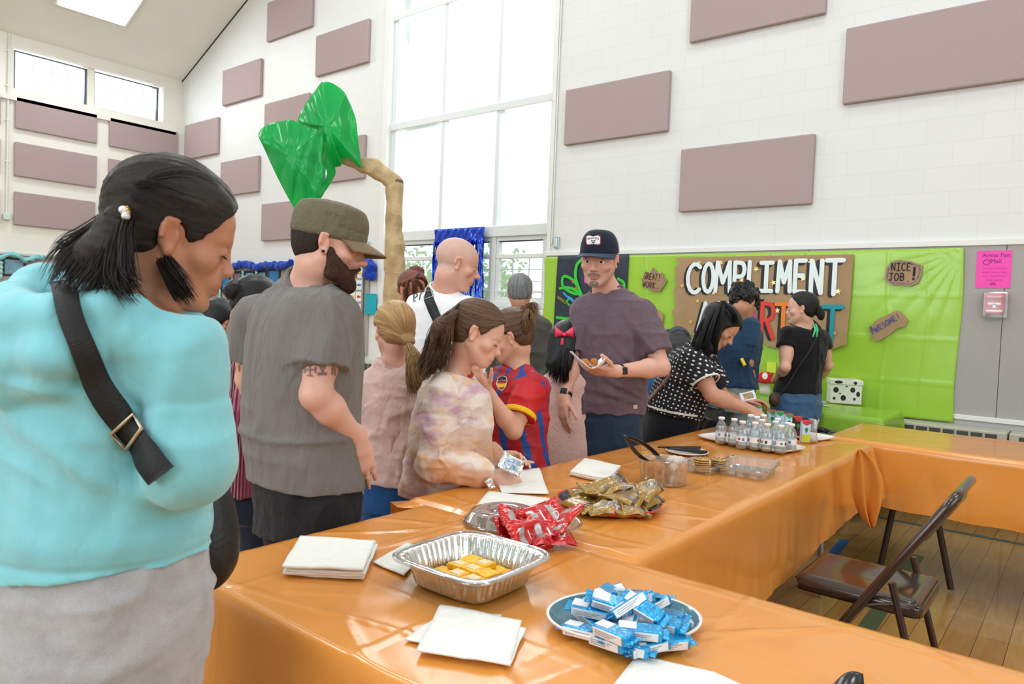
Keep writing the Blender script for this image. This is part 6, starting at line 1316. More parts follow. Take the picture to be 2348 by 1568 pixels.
PD = figure('person in a black top with white polka dots leaning over the drinks', None, J, h=.0055, s=.98, skin='#c9947a', hs=.98, sw=.17, cdp=.125, ww=.155, wd=.14, hw=.17, hd=.145, chest_w=.165, neck_r=.046, head_k=dict(fem=1), paint=lambda f: face_paint(f, '#cb977c', '#b0685f', .3), arm_fat=1.05,
    shirt=dict(name='polka_top', mat=M_pd, sleeve=.62, sr=(.082, .085), grow=.018, hem=hemP, hemn=tuple(-(tu*.6+UP*.8).normalized()), flow=pd_flow, post=folds(.005, (7, 7, 7), 81), collar=.01, trim=M_trw), trousers=dict(mat=cloth_mat('ink_trousers', rgb('#15171f'), .15, 500, .25, 8)),
    hands=dict(R=dict(F=D(.88, -.32, .05), N=D(.30, .85, -.4), curls=[.75, .7, .65, .6], s=1.0, side=-1, thumb=.7), L=dict(F=D(.9, .1, -.3), N=D(-.1, .9, .2), curl=.5, s=.95)))
f = PD['f']; hair_cap(f, PD['root'], M_bk, tie=(0, -.02, .14), h=.0055, grow=.012, front=(0, .070, .055), frontn=(0, .84, -.54), nape=-.12, sides=False, extra=lambda f: [Cone(P(1638, 715, 4.08), P(1608, 790, 4.04), .055, .05, .03), Cone(P(1608, 790, 4.04), P(1604, 825, 4.02), .045, .02, .03), Cone(P(1650, 715, 4.05), P(1632, 800, 4.01), .04, .03, .03)], flow=axis_flow(D(.4, 1, 0)))
strands('long_hair', [g((1650, 695, 4.05), (1625, 735, 4.00), (1602, 790, 3.98), (1590, 830, 3.98)), g((1655, 695, 4.02), (1635, 740, 3.97), (1622, 790, 3.97), (1618, 830, 3.98)), g((1660, 700, 4.0), (1652, 735, 3.98), (1640, 780, 3.98), (1640, 815, 3.99)), g((1645, 695, 4.06), (1610, 745, 4.04), (1588, 800, 4.02)), g((1655, 692, 4.03), (1680, 715, 3.98), (1688, 745, 4.0)), g((1660, 692, 4.15), (1690, 720, 4.18), (1695, 760, 4.18))], 1200, .020, .0017, M_bk, PD['root'], seed=21, end=1.0)
eyebrows(f, PD['root'], '#1c120e', .0026); lashes(f, PD['root'])
bv = bvh_of([PD['shirt']])
surf_strokes(bv, [[(1487, 930), (1510, 938), (1540, 945), (1570, 950), (1598, 953)]], .006, 'hem_trim', M_trw, PD['root'], .004)
sh, el = V(J['sR']), V(J['eR']); d_ = (el-sh).normalized(); e = lerp(sh, el, .62); u_ = d_.orthogonal().normalized(); w_ = d_.cross(u_); mb = MB(); mb.tube([e+(u_*math.cos(a)+w_*math.sin(a))*(.0845*.98) for a in [k*math.pi/12 for k in range(24)]], .006, 8, closed=True); mb.build('cuff_trim', M_trw, PD['root'])
o = empty('shoulder_bag_strap', tuple(P(1510, 900, 4.0)), 'thin brown leather bag strap across the polka dot top', 'bag strap'); strap_on(bv, [(1540, 856), (1522, 880), (1500, 905), (1486, 920)], 7, .002, 'strap', mat('tan_leather', '#7a5640', .5), o, off=.003)
mb = MB(); c = P(1733, 948, 3.90); mb.tube([c+(CR*math.cos(a)*.009+CF*math.sin(a)*.009) for a in [k*math.pi/6 for k in range(12)]], .0015, 6, closed=True); mb.build('ring', mat('gold_metal', None), PD['root'])
# someone behind her: only a grey backpack and denim show
J = dict(H=P(1535, 800, 4.9), HF=D(.3, -.8, .4), HU=D(.3, .5, .7), N=P(1530, 830, 4.85), W=P(1520, 930, 4.85), P=P(1515, 990, 4.85), tF=D(.3, -.3, .9), sR=P(1565, 850, 4.8), sL=P(1500, 850, 4.9), eR=P(1580, 900, 4.75), wR=P(1590, 940, 4.8), eL=P(1490, 910, 4.9), wL=P(1500, 950, 4.9))
q = figure('person in blue denim bending behind the polka dot top, almost hidden', None, J, h=.010, skin='#b98468', shirt=dict(name='denim_shirt', mat=cloth_mat('mid_denim', rgb('#3a6fae'), .15, 800), sleeve='long', grow=.02, hem=P(1515, 1000, 4.85), ring=False), trousers=dict(mat=cloth_mat('blue_denim2', rgb('#27568f'), .15, 800))); hair_cap(q['f'], q['root'], M_bk, h=.01)
bp = empty('backpack', tuple(P(1556, 775, 4.75)), 'dark grey backpack showing behind the shoulder of the polka dot top', 'backpack')
sdf_mesh('pack', [Ell(P(1556, 790, 4.72), (.085, .09, .12), None, .02)], .008, fabric_mat('backpack_fabric', (.10, .10, .11), .1, 200), bp, post=folds(.004, (10, 10, 10), 4)); mb = MB(); mb.tube([P(1540, 762, 4.66), P(1552, 755, 4.62), P(1568, 757, 4.62), P(1580, 768, 4.66)], .005, 6); mb.build('piping', mat('pack_piping', '#4a4a6a', .6), bp)
# ---------------------------------------------------------------- boy in navy
J = dict(H=P(1707, 694, 5.02), HF=D(.62, -.60, .45), HU=D(.35, .75, .5), N=P(1688, 738, 5.05), W=P(1678, 850, 5.08), P=P(1675, 905, 5.08), tF=D(.55, -.1, .85), sR=P(1716, 752, 4.98), sL=P(1652, 750, 5.18), eR=P(1711, 818, 4.95), wR=P(1722, 856, 4.98), eL=P(1655, 820, 5.2), wL=P(1690, 850, 5.3))
q = figure('person with curly black hair in a navy T-shirt and grey trousers at the green table', None, J, h=.0065, s=.95, skin='#c08d70', sw=.175, cdp=.12, ww=.150, wd=.12, hw=.16, hd=.12, chest_w=.165, shirt=dict(mat=cloth_mat('navy_cotton', rgb('#25405c'), .06, 500, .4, 9), sleeve=.62, sr=(.078, .078), grow=.018, hem=P(1675, 885, 5.08), post=folds(.006, (8, 8, 4), 91), collar=.014),
    trousers=dict(name='sweatpants', mat=cloth_mat('heather_sweat', rgb('#8d9692'), .12, 300, .4, 9), r=(.10, .085, .07)), hands=dict(R=dict(F=D(.3, -.9, .2), N=D(.5, .3, -.8), curl=.6), L=dict(F=D(.6, -.6, .3), N=D(0, .6, -.6))))
f = q['f']; NB = q; hair_cap(f, q['root'], M_bk, h=.006, grow=.022, groove=.020, gf=22, flow=lambda p: p*1.6, nape=-.05, frontn=(0, .95, -.2), front=(0, .075, .05), extra=lambda f: [f.E((.02, .06, .07), (.05, .04, .045), .02)])
# ---------------------------------------------------------------- young woman in black
J = dict(H=P(1838, 708, 5.02), HF=D(-.88, .02, .35), HU=D(.03, 1, 0), N=P(1850, 748, 5.05), W=P(1835, 858, 5.06), P=P(1826, 918, 5.06), tF=D(-.40, 0, .92), sR=P(1880, 778, 5.08), sL=P(1808, 772, 5.0), eR=P(1898, 838, 5.12), wR=P(1870, 880, 5.3), eL=P(1800, 842, 4.95), wL=P(1782, 868, 5.1))
M_bt = cloth_mat('black_jersey', rgb('#131316'), .15, 500, .3, 9, .9)
q = figure('person with a low black bun in a black top and blue jeans', None, J, h=.006, s=.92, skin='#e0b096', hs=.94, sw=.165, cdp=.11, ww=.135, wd=.105, hw=.165, hd=.125, chest_w=.150, neck_r=.042, head_k=dict(fem=1, nose=.9), paint=lambda f: face_paint(f, '#e2b39a', '#c0645e', .3),
    shirt=dict(name='black_top', mat=M_bt, sleeve=.34, sr=(.070, .074), grow=.014, hem=P(1830, 898, 5.06), post=folds(.004, (8, 8, 4), 95), collar=.01), trousers=dict(name='jeans', mat=cloth_mat('light_denim', rgb('#44678c'), .16, 700, .4, 9), r=(.098, .080, .065), post=folds(.004, (7, 7, 7), 96)), hands=dict(L=dict(F=D(.05, .0, 1), N=D(-.8, .4, 0)), R=dict(F=D(-.6, 0, .7), N=D(.6, .3, -.6))))
f = q['f']; hair_cap(f, q['root'], M_bk, tie=(0, -.11, -.02), h=.0055, grow=.009, extra=lambda f: [f.E((0, -.130, -.035), (.036, .030, .042), .004), f.E((0, -.135, -.065), (.02, .02, .02), .01)])
eyebrows(f, q['root'], '#1c120e', .0022)
mb = MB()
for s_ in (-.4, .4): mb.tube([P(1868+s_*6, 742, 4.86), P(1872+s_*6, 756, 4.84), P(1868+s_*10, 772, 4.85)], [.004, .008, .005], 6)
mb.build('green_ribbon', mat('mint_ribbon', '#49c886', .6), q['root'])
bv = bvh_of([q['shirt'], q['trousers']]); o = empty('crossbody_bag', tuple(P(1776, 915, 4.88)), 'small brown patterned crossbody bag beside the blue jeans', 'bag')
strap_on(bv, [(1876, 762), (1868, 785), (1850, 815), (1825, 850), (1808, 880), (1790, 905)], 5, .002, 'strap', M_blk, o, off=.003)
sdf_mesh('pouch', [Ell(P(1776, 916, 4.90), (.035, .055, .050), Fr(P(1776, 916, 4.9), D(.6, 0, .8), UP).M, .01)], .006, mat('brown_monogram', '#4a3426', .5, nscale=90, namt=.6), o)
# ================================================================ TABLES
TZ = .74
t = NT('orange_plastic_cover'); tc = t.n('ShaderNodeTexCoord'); ob = tc.outputs['Object']; t.b.inputs['Base Color'].default_value = (.86, .335, .06, 1)
t.b.inputs['Roughness'].default_value = .24; t.b.inputs['Coat Weight'].default_value = .5; t.b.inputs['Coat Roughness'].default_value = .10
n = t.noise(ob, 2.6, 2, .5); v = t.math('ABSOLUTE', t.math('SUBTRACT', n, .5)); n2 = t.noise(ob, 16, 2, .5); h = t.math('ADD', t.math('MULTIPLY', v, .9), t.math('MULTIPLY', n2, .05)); t.bump(h, .17, .02)
tr = t.n('ShaderNodeBsdfTranslucent'); tr.inputs[0].default_value = (.9, .33, .05, 1); mx = t.n('ShaderNodeMixShader'); mx.inputs[0].default_value = .14
t.l(t.b.outputs[0], mx.inputs[1]); t.l(tr.outputs[0], mx.inputs[2]); t.l(mx.outputs[0], t.N['Material Output'].inputs[0]); M_or = t.m
def ridges(n, x0, x1, y0, y1, seed, amp=.004, wd=.006, diag=0):
    rr = random.Random(seed); out = []
    for k in range(n):
        cx, cy = rr.uniform(x0, x1), rr.uniform(y0, y1); a = rr.uniform(0, 3.14); out.append((cx, cy, math.cos(a), math.sin(a), rr.uniform(.08, .35), rr.uniform(.5, 1)*amp, wd*rr.uniform(.7, 2.2), rr.uniform(-.6, .6)))
    return out
def cloth(name, x0, x1, y0, y1, z, drop, mat_, seed, label, nr=26, creases=(.31, .2), skip=(), dz=.0, hem=None, res=.010, group=None, rise=None):
    RG = np.array(ridges(nr, x0, x1, y0, y1, seed)); rr = random.Random(seed+1)
    cxs = [x0+creases[0]*(k+.5) for k in range(int((x1-x0)/creases[0])+1)]; cys = [y0+creases[1]*(k+1) for k in range(int((y1-y0)/creases[1]))]
    nx, ny = int((x1-x0)/res), int((y1-y0)/res); X, Y = np.meshgrid(np.linspace(x0, x1, nx+1), np.linspace(y0, y1, ny+1)); X, Y = X.ravel(), Y.ravel()
    edge = np.minimum.reduce([X-x0, x1-X, Y-y0, y1-Y]); H_ = np.zeros(len(X)); P3 = np.stack([X, Y, X*0+seed], 1)
    H_ += .0020*(noise3(P3*4)+1)+.0012*noise3(P3*11)
    for cx, cy, c, s, L, am, wd, cv in RG:
        u = (X-cx)*c+(Y-cy)*s; w_ = -(X-cx)*s+(Y-cy)*c-cv*u*u; H_ += am*np.exp(-(w_/wd)**2)*np.exp(-(u/L)**4)
    for c in cxs: H_ += .0028*np.exp(-((X-c)/.0035)**2)
    for c in cys: H_ += .0022*np.exp(-((Y-c)/.0035)**2)
    H_ *= np.clip(edge/.03, 0, 1); 
    if rise is not None: H_ += rise(X, Y)
    r_ = .009; Z = z+dz+H_-np.where(edge < r_, r_-np.sqrt(np.maximum(r_*r_-(r_-edge)**2, 0)), 0)
    vs = np.stack([X, Y, Z], 1).tolist(); fs = [(j*(nx+1)+i, j*(nx+1)+i+1, (j+1)*(nx+1)+i+1, (j+1)*(nx+1)+i) for j in range(ny) for i in range(nx)]
    # skirt round the edge, stitched to the border of the top
    bd = [(i, 0) for i in range(nx)]+[(nx, j) for j in range(ny)]+[(i, ny) for i in range(nx, 0, -1)]+[(0, j) for j in range(ny, 0, -1)]; idx = [j*(nx+1)+i for i, j in bd]; nb_ = len(bd); rows = 22; prev = idx
    per = 0; S = []
    for k in range(nb_):
        a, b = vs[idx[k-1]], vs[idx[k]]; per += math.hypot(a[0]-b[0], a[1]-b[1]); S.append(per)
    S = np.array(S); P2 = np.array([vs[i][:2] for i in idx]); cx, cy = (x0+x1)/2, (y0+y1)/2
    N2 = np.zeros((nb_, 2)); N2[P2[:, 1] < y0+1e-6, 1] -= 1; N2[P2[:, 1] > y1-1e-6, 1] += 1; N2[P2[:, 0] < x0+1e-6, 0] -= 1; N2[P2[:, 0] > x1-1e-6, 0] += 1; N2 /= np.maximum(np.linalg.norm(N2, axis=1), 1e-6)[:, None]
    dc = np.minimum.reduce([np.hypot(P2[:, 0]-a, P2[:, 1]-b) for a in (x0, x1) for b in (y0, y1)])
    for q in range(1, rows+1):
        tq = q/rows; w1 = noise3(np.stack([S*7, S*0+tq*1.5, S*0+seed], 1)); w2 = noise3(np.stack([S*22, S*0+tq*2, S*0+seed+5], 1))
        off = .004+tq*(.012+.012*w1)+.004*w2*tq+.0025*sum(np.exp(-((P2[:, 0]-c)/.004)**2)*(np.abs(N2[:, 1]) > .5) for c in cxs)+.05*tq*np.exp(-(dc/.05)**2)+.012*tq*np.sin(dc*60)*np.exp(-(dc/.12)**2)
        dd = (hem(P2, N2) if hem is not None else drop)+.008*w1*tq; zz = z+dz-r_-(dd-r_)*tq
        cur = []
        for k in range(nb_): vs.append([P2[k, 0]+N2[k, 0]*off[k], P2[k, 1]+N2[k, 1]*off[k], float(zz[k]) if hasattr(zz, '__len__') else zz]); cur.append(len(vs)-1)
        for k in range(nb_): k2 = (k+1) % nb_; fs.append((prev[k2], prev[k], cur[k], cur[k2]))
        prev = cur
    me = bpy.data.meshes.new(name); me.from_pydata(vs, [], fs); me.polygons.foreach_set('use_smooth', [True]*len(fs)); me.update()
    o = link(name, me, mat_); tag(o, label, 'tablecloth', group); return o
M_tb = mat('table_laminate', (.45, .40, .33), .5); M_leg = mat('table_leg_steel', (.32, .30, .29), .35, .6)
def table(x0, x1, y0, y1, z, label, legs, legm=None):
    o = empty('folding_table', ((x0+x1)/2, (y0+y1)/2, 0), label, 'table', 'folding tables'); mb = MB(); mb.bbox((x0+.012, y0+.012, z-.04), (x1-.012, y1-.012, z-.004)); mb.build('tabletop', M_tb, o, bevel=.006)
    for pts in legs:
        mb = MB(); mb.tube([V(p) for p in pts], .016, 10); mb.build('leg', legm or M_leg, o)
AX0, AX1, AY0, AY1 = -1.615, 2.30, .802, 1.600
BX0, BX1, BY0, BY1 = -1.69, -.87, 1.60, 4.06
table(AX0, AX1, AY0, AY1, TZ, 'long folding table under the orange cloth nearest the camera', [[(x, y, TZ-.04), (x, y, .30), (x, y, .016)] for x in (-1.35, .2, 2.1) for y in (.95, 1.48)])
table(BX0+.01, BX1, BY0+.012, BY1, TZ, 'folding table under the orange cloth carrying the drinks and donut holes', [[(x, y, TZ-.04), (x+.0, y+(.05 if y < 3 else -.05), .30), (x, y, .016)] for x in (-1.58, -1.0) for y in (2.0, 3.75)])
table(-1.13, 2.6, 4.185, 4.94, TZ, 'empty folding table under orange cloth in front of the wall radiator', [[(x, y, TZ-.04), (x, y, .45), (x+(.10 if i else -.06), y, .016)] for i, (x, y) in enumerate(((-.80, 4.33), (-.62, 4.33), (2.2, 4.33), (2.2, 4.8)))], mat('brown_leg', (.06, .04, .035), .35, .4))
cloth('tablecloth', AX0, AX1, AY0, AY1, TZ, .50, M_or, 3, 'creased orange plastic cover on the nearest table, under the foil tray and blue snack plate', nr=46, creases=(.42, .25), group='orange table covers', hem=lambda P2, N2: np.where((N2[:, 1] > .5)&(P2[:, 0] < -.86), .03, .5))
CLB = cloth('tablecloth', BX0, BX1, BY0+.004, BY1, TZ+.006, .33, M_or, 11, 'orange plastic cover on the table that runs away to the drinks tray', nr=22, creases=(.41, .3), group='orange table covers', res=.012,
      hem=lambda P2, N2: np.where(N2[:, 1] < -.5, .016, .38-.12*np.clip((P2[:, 1]-2.4)/1.6, 0, 1)))
cloth('tablecloth', -1.145, 2.62, 4.17, 4.95, TZ+.002, .33, M_or, 23, 'orange plastic cover on the empty table by the radiator', nr=10, creases=(.24, .3), group='orange table covers', res=.016)
# gathered corner of the middle cover hanging down
def gc(u, v):
    w_ = .10*(1-v)*v*3+.012; p = lerp(P(1963, 1030, 3.05), P(1990, 1200, 3.16), v); return p+CR*((u-.5)*2*w_*(1 if u > .5 else .75)+.010)-CF*(.018*math.sin(u*14+v*4)*(.3+v))+CU*(-.02*abs(math.sin(u*6))*v)
mb = MB(); mb.grid(gc, 26, 26); mb.build('gathered_corner', M_or, CLB, solid=.0012)
cloth('tablecloth', -2.75, -1.09, 5.32, 5.96, TZ, .40, plastic('lime_cover', (.30, .56, .04), .35, .3, .7, .1), 31, 'lime green plastic cover on the table below the banner', nr=14, res=.014)
table(-2.74, -1.10, 5.33, 5.95, TZ, 'folding table under the lime green cover below the banner', [[(x, y, TZ-.04), (x, y, .3), (x, y, .016)] for x in (-2.6, -1.3) for y in (5.40, 5.88)])

# folding chair
M_ch = mat('brown_chair_enamel', (.055, .032, .026), .22, .35, coat=.5); M_rub = mat('black_rubber_tip', (.01, .01, .01), .6)
ch = empty('folding_chair', (-.6, 2.84, 0), 'brown steel folding chair standing between the orange tables', 'chair')
mb = MB(); 
def seatp(u, v, top=True):
    x = -.80+.40*u; y = 2.66+.36*v; e = max(abs(u-.5)*2, abs(v-.5)*2); z = .455-.020*math.exp(-((u-.62)**2+(v-.5)**2)/.08)-(.012 if e > .9 else 0)*(e-.9)*10; return (x, y, z)
mb.grid(seatp, 20, 18); seat = mb.build('seat', M_ch, ch, solid=.004)
mb = MB(); pts = [(-.80, 2.66), (-.40, 2.66), (-.40, 3.02), (-.80, 3.02)]; rp = []
for i, (x, y) in enumerate(pts):
    cx = x+(.035 if x < -.6 else -.035); cy = y+(.035 if y < 2.8 else -.035); a0 = [180, 270, 0, 90][i]
    for a in (0, 30, 60, 90): rp.append((cx+.037*math.cos(math.radians(a0+a)), cy+.037*math.sin(math.radians(a0+a))))
n = len(rp); mb.add([(x, y, .447) for x, y in rp]+[(x, y, .405) for x, y in rp], [(i, (i+1) % n, n+(i+1) % n, n+i) for i in range(n)], 0, True); mb.build('seat_skirt', M_ch, ch, solid=.003)
def yp(x, y, Y): return ony(x, y, Y)
a0, a1 = yp(1930, 1431, 2.635), yp(2183, 1150, 2.635); dd = (a1-a0).normalized(); foot = a0-dd*((a0.z-.012)/dd.z); top = a1
off = V((0, .41, 0))
mb = MB(); R_ = .0155; path = [foot, lerp(foot, top, .5), top-dd*.03]+[top+dd*(.012)+off*(.04), top+dd*.018+off*.2, top+dd*.018+off*.8, top+dd*.012+off*.96]+[top-dd*.03+off, lerp(foot, top, .5)+off, foot+off]
mb.tube(path, R_, 12); mb.build('main_frame', M_ch, ch)
mb = MB(); b0 = lerp(foot, top, .80); b1 = lerp(foot, top, .985); nn = dd.cross(V((0, 1, 0))).normalized()
mb.grid(lambda u, v: lerp(b0, b1, v)+off*(.03+.94*u)+nn*(-.022*math.sin(u*math.pi)), 14, 6); mb.build('backrest', M_ch, ch, solid=.003)
r0, r1 = yp(2045, 1336, 2.66), yp(2076, 1470, 2.66); rd = (r1-r0).normalized(); rf = r0+rd*((r0.z-.012)/-rd.z)
for k, o_ in ((0, V()), (1, V((0, .36, 0)))):
    mb = MB(); mb.tube([r0+o_, rf+o_], .0125, 10); mb.build('leg', M_ch, ch)
    mb = MB(); mb.tube([rf+o_+UP*.03-rd*.0, rf+o_-UP*.010], .017, 10); mb.build('rubber_foot', M_rub, ch)
    fo = foot+(off if k else V()); mb = MB(); mb.tube([fo+dd*.03, fo-dd*.004], .019, 10); mb.build('rubber_foot', M_rub, ch)
    mb = MB(); mb.tube([lerp(foot, top, .50)+o_*1.1, r0+rd*.07+o_], .007, 8); mb.build('link', M_ch, ch)
mb = MB(); mb.tube([lerp(foot, top, .13), lerp(foot, top, .13)+off], .008, 8); mb.tube([lerp(r0, rf, .75), lerp(r0, rf, .75)+V((0, .36, 0))], .008, 8); mb.build('cross_bar', M_ch, ch)
# bin and shoes under the middle table
o = empty('waste_bin', (-1.45, 4.75, 0), 'grey plastic waste bin with a black liner beyond the middle table', 'waste bin')
bc = (-1.38, 4.62, 0); mb = MB(); mb.lathe(bc, [(.12, .003), (.125, .02), (.165, .60), (.172, .62), (.16, .62), (.115, .03), (.001, .03)], 28); mb.build('bin_body', mat('grey_bin', (.30, .30, .31), .5), o)
def linf(p, v): return v-.012*(1-2*np.abs(noise3(p*A((14, 14, 5)))))
sdf_mesh('liner', [Cone((bc[0], bc[1], .52), (bc[0], bc[1], .66), .172, .185, .0, cut=[((0, 0, 1), (0, 0, .70)), ((0, 0, -1), (0, 0, .50))]), Cone((bc[0], bc[1], .55), (bc[0], bc[1], .9), .14, .15, .01, neg=True)], .008, mat('black_liner', (.012, .013, .015), .2, bump=.5, bscale=30), o, post=linf)
o = empty('waste_bin', (-2.05, 4.55, 0), 'second waste bin with a ruffled black liner behind the drinks', 'waste bin'); bc = (-2.08, 4.62, 0)
mb = MB(); mb.lathe(bc, [(.11, .003), (.115, .02), (.15, .62), (.14, .62), (.10, .03), (.001, .03)], 28); mb.build('bin_body', mat('grey_bin', None), o)
sdf_mesh('liner', [Cone((bc[0], bc[1], .58), (bc[0], bc[1], .70), .165, .175, .0, cut=[((0, 0, 1), (0, 0, .76)), ((0, 0, -1), (0, 0, .56))]), Cone((bc[0], bc[1], .62), (bc[0], bc[1], .95), .13, .14, .01, neg=True)], .008, mat('black_liner', None), o, post=linf)
# ================================================================ FOOD AND TABLEWARE
M_nap = mat('paper_napkin', (.84, .82, .78), .9, nscale=60, namt=.03, bump=.35, bscale=55)
def napkin(name, corners, z, th, label, seed=0, layers=1, curl=.004, parent=None, group='white paper napkins on the orange tables', offs=None):
    """square napkin from four corner points on the table plane, slightly warped"""
    rr = random.Random(seed)
    def one(c, z, th, nm, par):
        C = [V((a, b, 0)) for a, b in c]; mb = MB(); sd = rr.random()*50
        def f(u, v):
            p = C[0]*(1-u)*(1-v)+C[1]*u*(1-v)+C[2]*u*v+C[3]*(1-u)*v; e = min(u, 1-u, v, 1-v)
            q = noise3(np.array([[p.x*14+sd, p.y*14, sd]]))[0]; w_ = noise3(np.array([[p.x*30+sd, p.y*30, sd+9]]))[0]
            return p+V((0, 0, z+th/2+.001+curl*max(0, q)+abs(w_)*.001+(.006*math.exp(-((u-.3)/.05)**2) if nm == 'fold' else 0)))+V((w_*.002, q*.002, 0))
        mb.grid(f, 22, 22); return mb.build(nm, M_nap, par, solid=th)
    if layers == 1: return tag(one(corners, z, th, name, parent), label, 'napkin', group)
    o = empty(name, (sum(c[0] for c in corners)/4, sum(c[1] for c in corners)/4, z), label, 'napkin stack', group)
    for k in range(layers):
        dx, dy = (rr.uniform(-.006, .006), rr.uniform(-.006, .006)) if offs is None else offs[k]
        one([(a+dx, b+dy) for a, b in corners], z+k*th*1.05, th, 'napkin_fold', o)
    return o
def C4(*pts, z=TZ+.006): return [tuple(onz(x, y, z)[:2]) for x, y in pts]
napkin('napkin_stack', C4((650, 1322), (834, 1330), (862, 1262), (690, 1252)), TZ+.004, .0055, 'neat stack of folded white napkins at the near left table corner', 1, 5)
napkin('napkin', C4((855, 1290), (925, 1322), (985, 1262), (930, 1248)), TZ+.004, .003, 'white napkin tucked under the left edge of the foil tray', 2)
napkin('napkin', C4((926, 1467), (1100, 1512), (1150, 1412), (1030, 1398)), TZ+.004, .003, 'lower white napkin sticking out left of the pile in front of the foil tray', 3)
napkin('napkin', C4((985, 1490), (1170, 1528), (1205, 1448), (1060, 1420)), TZ+.0075, .003, 'middle white napkin turned in the pile in front of the foil tray', 4)
napkin('napkin', C4((956, 1502), (1170, 1538), (1195, 1434), (1008, 1400)), TZ+.0115, .004, 'topmost wide white napkin in front of the foil tray', 5, curl=.006)
napkin('napkin', C4((1395, 1585), (1760, 1600), (1640, 1545), (1462, 1503)), TZ+.004, .004, 'white napkin at the bottom edge overlapping the blue snack plate', 6)
napkin('napkin', C4((1088, 1168), (1235, 1176), (1262, 1148), (1120, 1133)), TZ+.006, .008, 'pair of white napkins behind the clear dome lid', 7)
napkin('napkin', C4((1150, 1135), (1258, 1138), (1236, 1078), (1130, 1090)), TZ+.012, .003, 'flat white napkin in front of the child in tie-dye', 8, curl=.008)
napkin('napkin_stack', C4((1306, 1094), (1395, 1112), (1422, 1080), (1340, 1062)), TZ+.010, .006, 'short stack of white napkins behind the brown snack bags', 9, 3)
M_cp = clear_mat('clear_pet', (.96, .97, .98), .04, .93, .75)
# foil tray
t = NT('aluminium_foil'); tc = t.n('ShaderNodeTexCoord'); t.b.inputs['Base Color'].default_value = (.78, .78, .76, 1); t.b.inputs['Metallic'].default_value = 1; t.b.inputs['Roughness'].default_value = .24; t.bump(t.noise(tc.outputs['Object'], 60, 4, .6), .35, .004); M_foil = t.m
tray = empty('foil_tray', (-1.055, 1.20, TZ+.006), 'square aluminium foil tray holding yellow snack squares', 'tray')
tc_ = V((-1.057, 1.20, 0)); ang = math.radians(1); za = TZ+.0085
def sq(s, a, r_=.22):   # rounded square radius factor at angle a
    n = 5.0; return s/((abs(math.cos(a))**n+abs(math.sin(a))**n)**(1/n))
def ringpt(s, a, z, rib=0): k = sq(s, a)*(1-rib); return tc_+V((k*math.cos(a+ang), k*math.sin(a+ang)*1.0, z))
prof = [(.0, .098, 0), (.0, .100, 0), (.004, .102, .0), (.03, .110, .035), (.055, .119, .035), (.060, .121, .0), (.061, .134, 0), (.0585, .137, 0), (.0615, .139, 0)]
nn_ = 240; vs = []; fs = []
for (z, s, rb) in prof:
    for k in range(nn_): a = 2*math.pi*k/nn_; vs.append(ringpt(s, a, za+z, rb*(.5+.5*math.cos(k*2*math.pi/nn_*44))))
for i in range(len(prof)-1):
    for k in range(nn_): fs.append((i*nn_+k, i*nn_+(k+1) % nn_, (i+1)*nn_+(k+1) % nn_, (i+1)*nn_+k))
fs.append(tuple(range(nn_))[::-1]); mb = MB(); mb.add(vs, fs, 0, True); mb.build('foil_pan', M_foil, tray, solid=.0008)
mb = MB(); vs = []; fs = []
pl = [(.061, .133), (.064, .139), (.060, .144), (.0565, .143)]
for z, s in pl:
    for k in range(120): vs.append(ringpt(s, 2*math.pi*k/120, za+z))
for i in range(len(pl)-1):
    for k in range(120): fs.append((i*120+k, i*120+(k+1) % 120, (i+1)*120+(k+1) % 120, (i+1)*120+k))
mb.add(vs, fs, 0, True); mb.build('clear_rim', M_cp, tray, solid=.001)
t = NT('yellow_cake'); tc = t.n('ShaderNodeTexCoord'); geo = t.n('ShaderNodeNewGeometry'); sx = t.n('ShaderNodeSeparateXYZ'); t.l(geo.outputs['Normal'], sx.inputs[0]); oi = t.n('ShaderNodeObjectInfo')
n = t.noise(tc.outputs['Object'], 60, 4); t.l(t.ramp(n, [(.3, rgb('#f0a405')), (.7, rgb('#ffd030'))]), t.b.inputs['Base Color']); t.b.inputs['Roughness'].default_value = .5; t.b.inputs['Subsurface Weight'].default_value = .2; t.b.inputs['Subsurface Scale'].default_value = .01; t.bump(n, .4, .003); M_cake = t.m
M_sugar = mat('pale_icing', (.85, .72, .50), .8, nscale=90, namt=.1, bump=.4, bscale=120)
rs = random.Random(12); ck = None; spots_ = []
for lay, (zz, cnt) in enumerate(((.004, 4), (.0185, 3))):
    for i in range(cnt):
        for j in range(cnt):
            if lay and (i, j) in ((0, 0), (2, 2)): continue
            g_ = .043; spots_.append((tc_.x+(i-(cnt-1)/2)*g_+rs.uniform(-.004, .004), tc_.y+(j-(cnt-1)/2)*g_+rs.uniform(-.004, .004), za+zz, rs.uniform(-.25, .25), lay, i, j))
nm = ['near', 'second', 'third', 'far']; nl = ['left', 'inner left', 'inner right', 'right']
for (x, y, z, a, lay, i, j) in spots_:
    if ck is None:
        ck = empty('snack_square', (0, 0, 0)); mb = MB(); mb.box((0, 0, .007), (.041, .041, .014)); mb.build('cake', M_cake, ck, bevel=.003, seg=3)
        mb = MB(); mb.box((0, 0, .0142), (.026, .024, .003)); mb.build('icing_patch', M_sugar, ck, bevel=.0014); c = ck
    else: c = copy_tree(ck)
    c.location = (x, y, z); c.rotation_euler = (rs.uniform(-.06, .06), rs.uniform(-.06, .06), a)
    if (lay == 0 or rs.random() < .35) and c is not ck:
        for k in list(c.children):
            if k.name.startswith('icing'): bpy.data.objects.remove(k)
    tag(c, 'yellow snack square in the foil tray, %s layer, %s row, %s' % ('upper' if lay else 'bottom', nm[j], nl[i]), 'snack square', 'yellow snack squares in the foil tray')
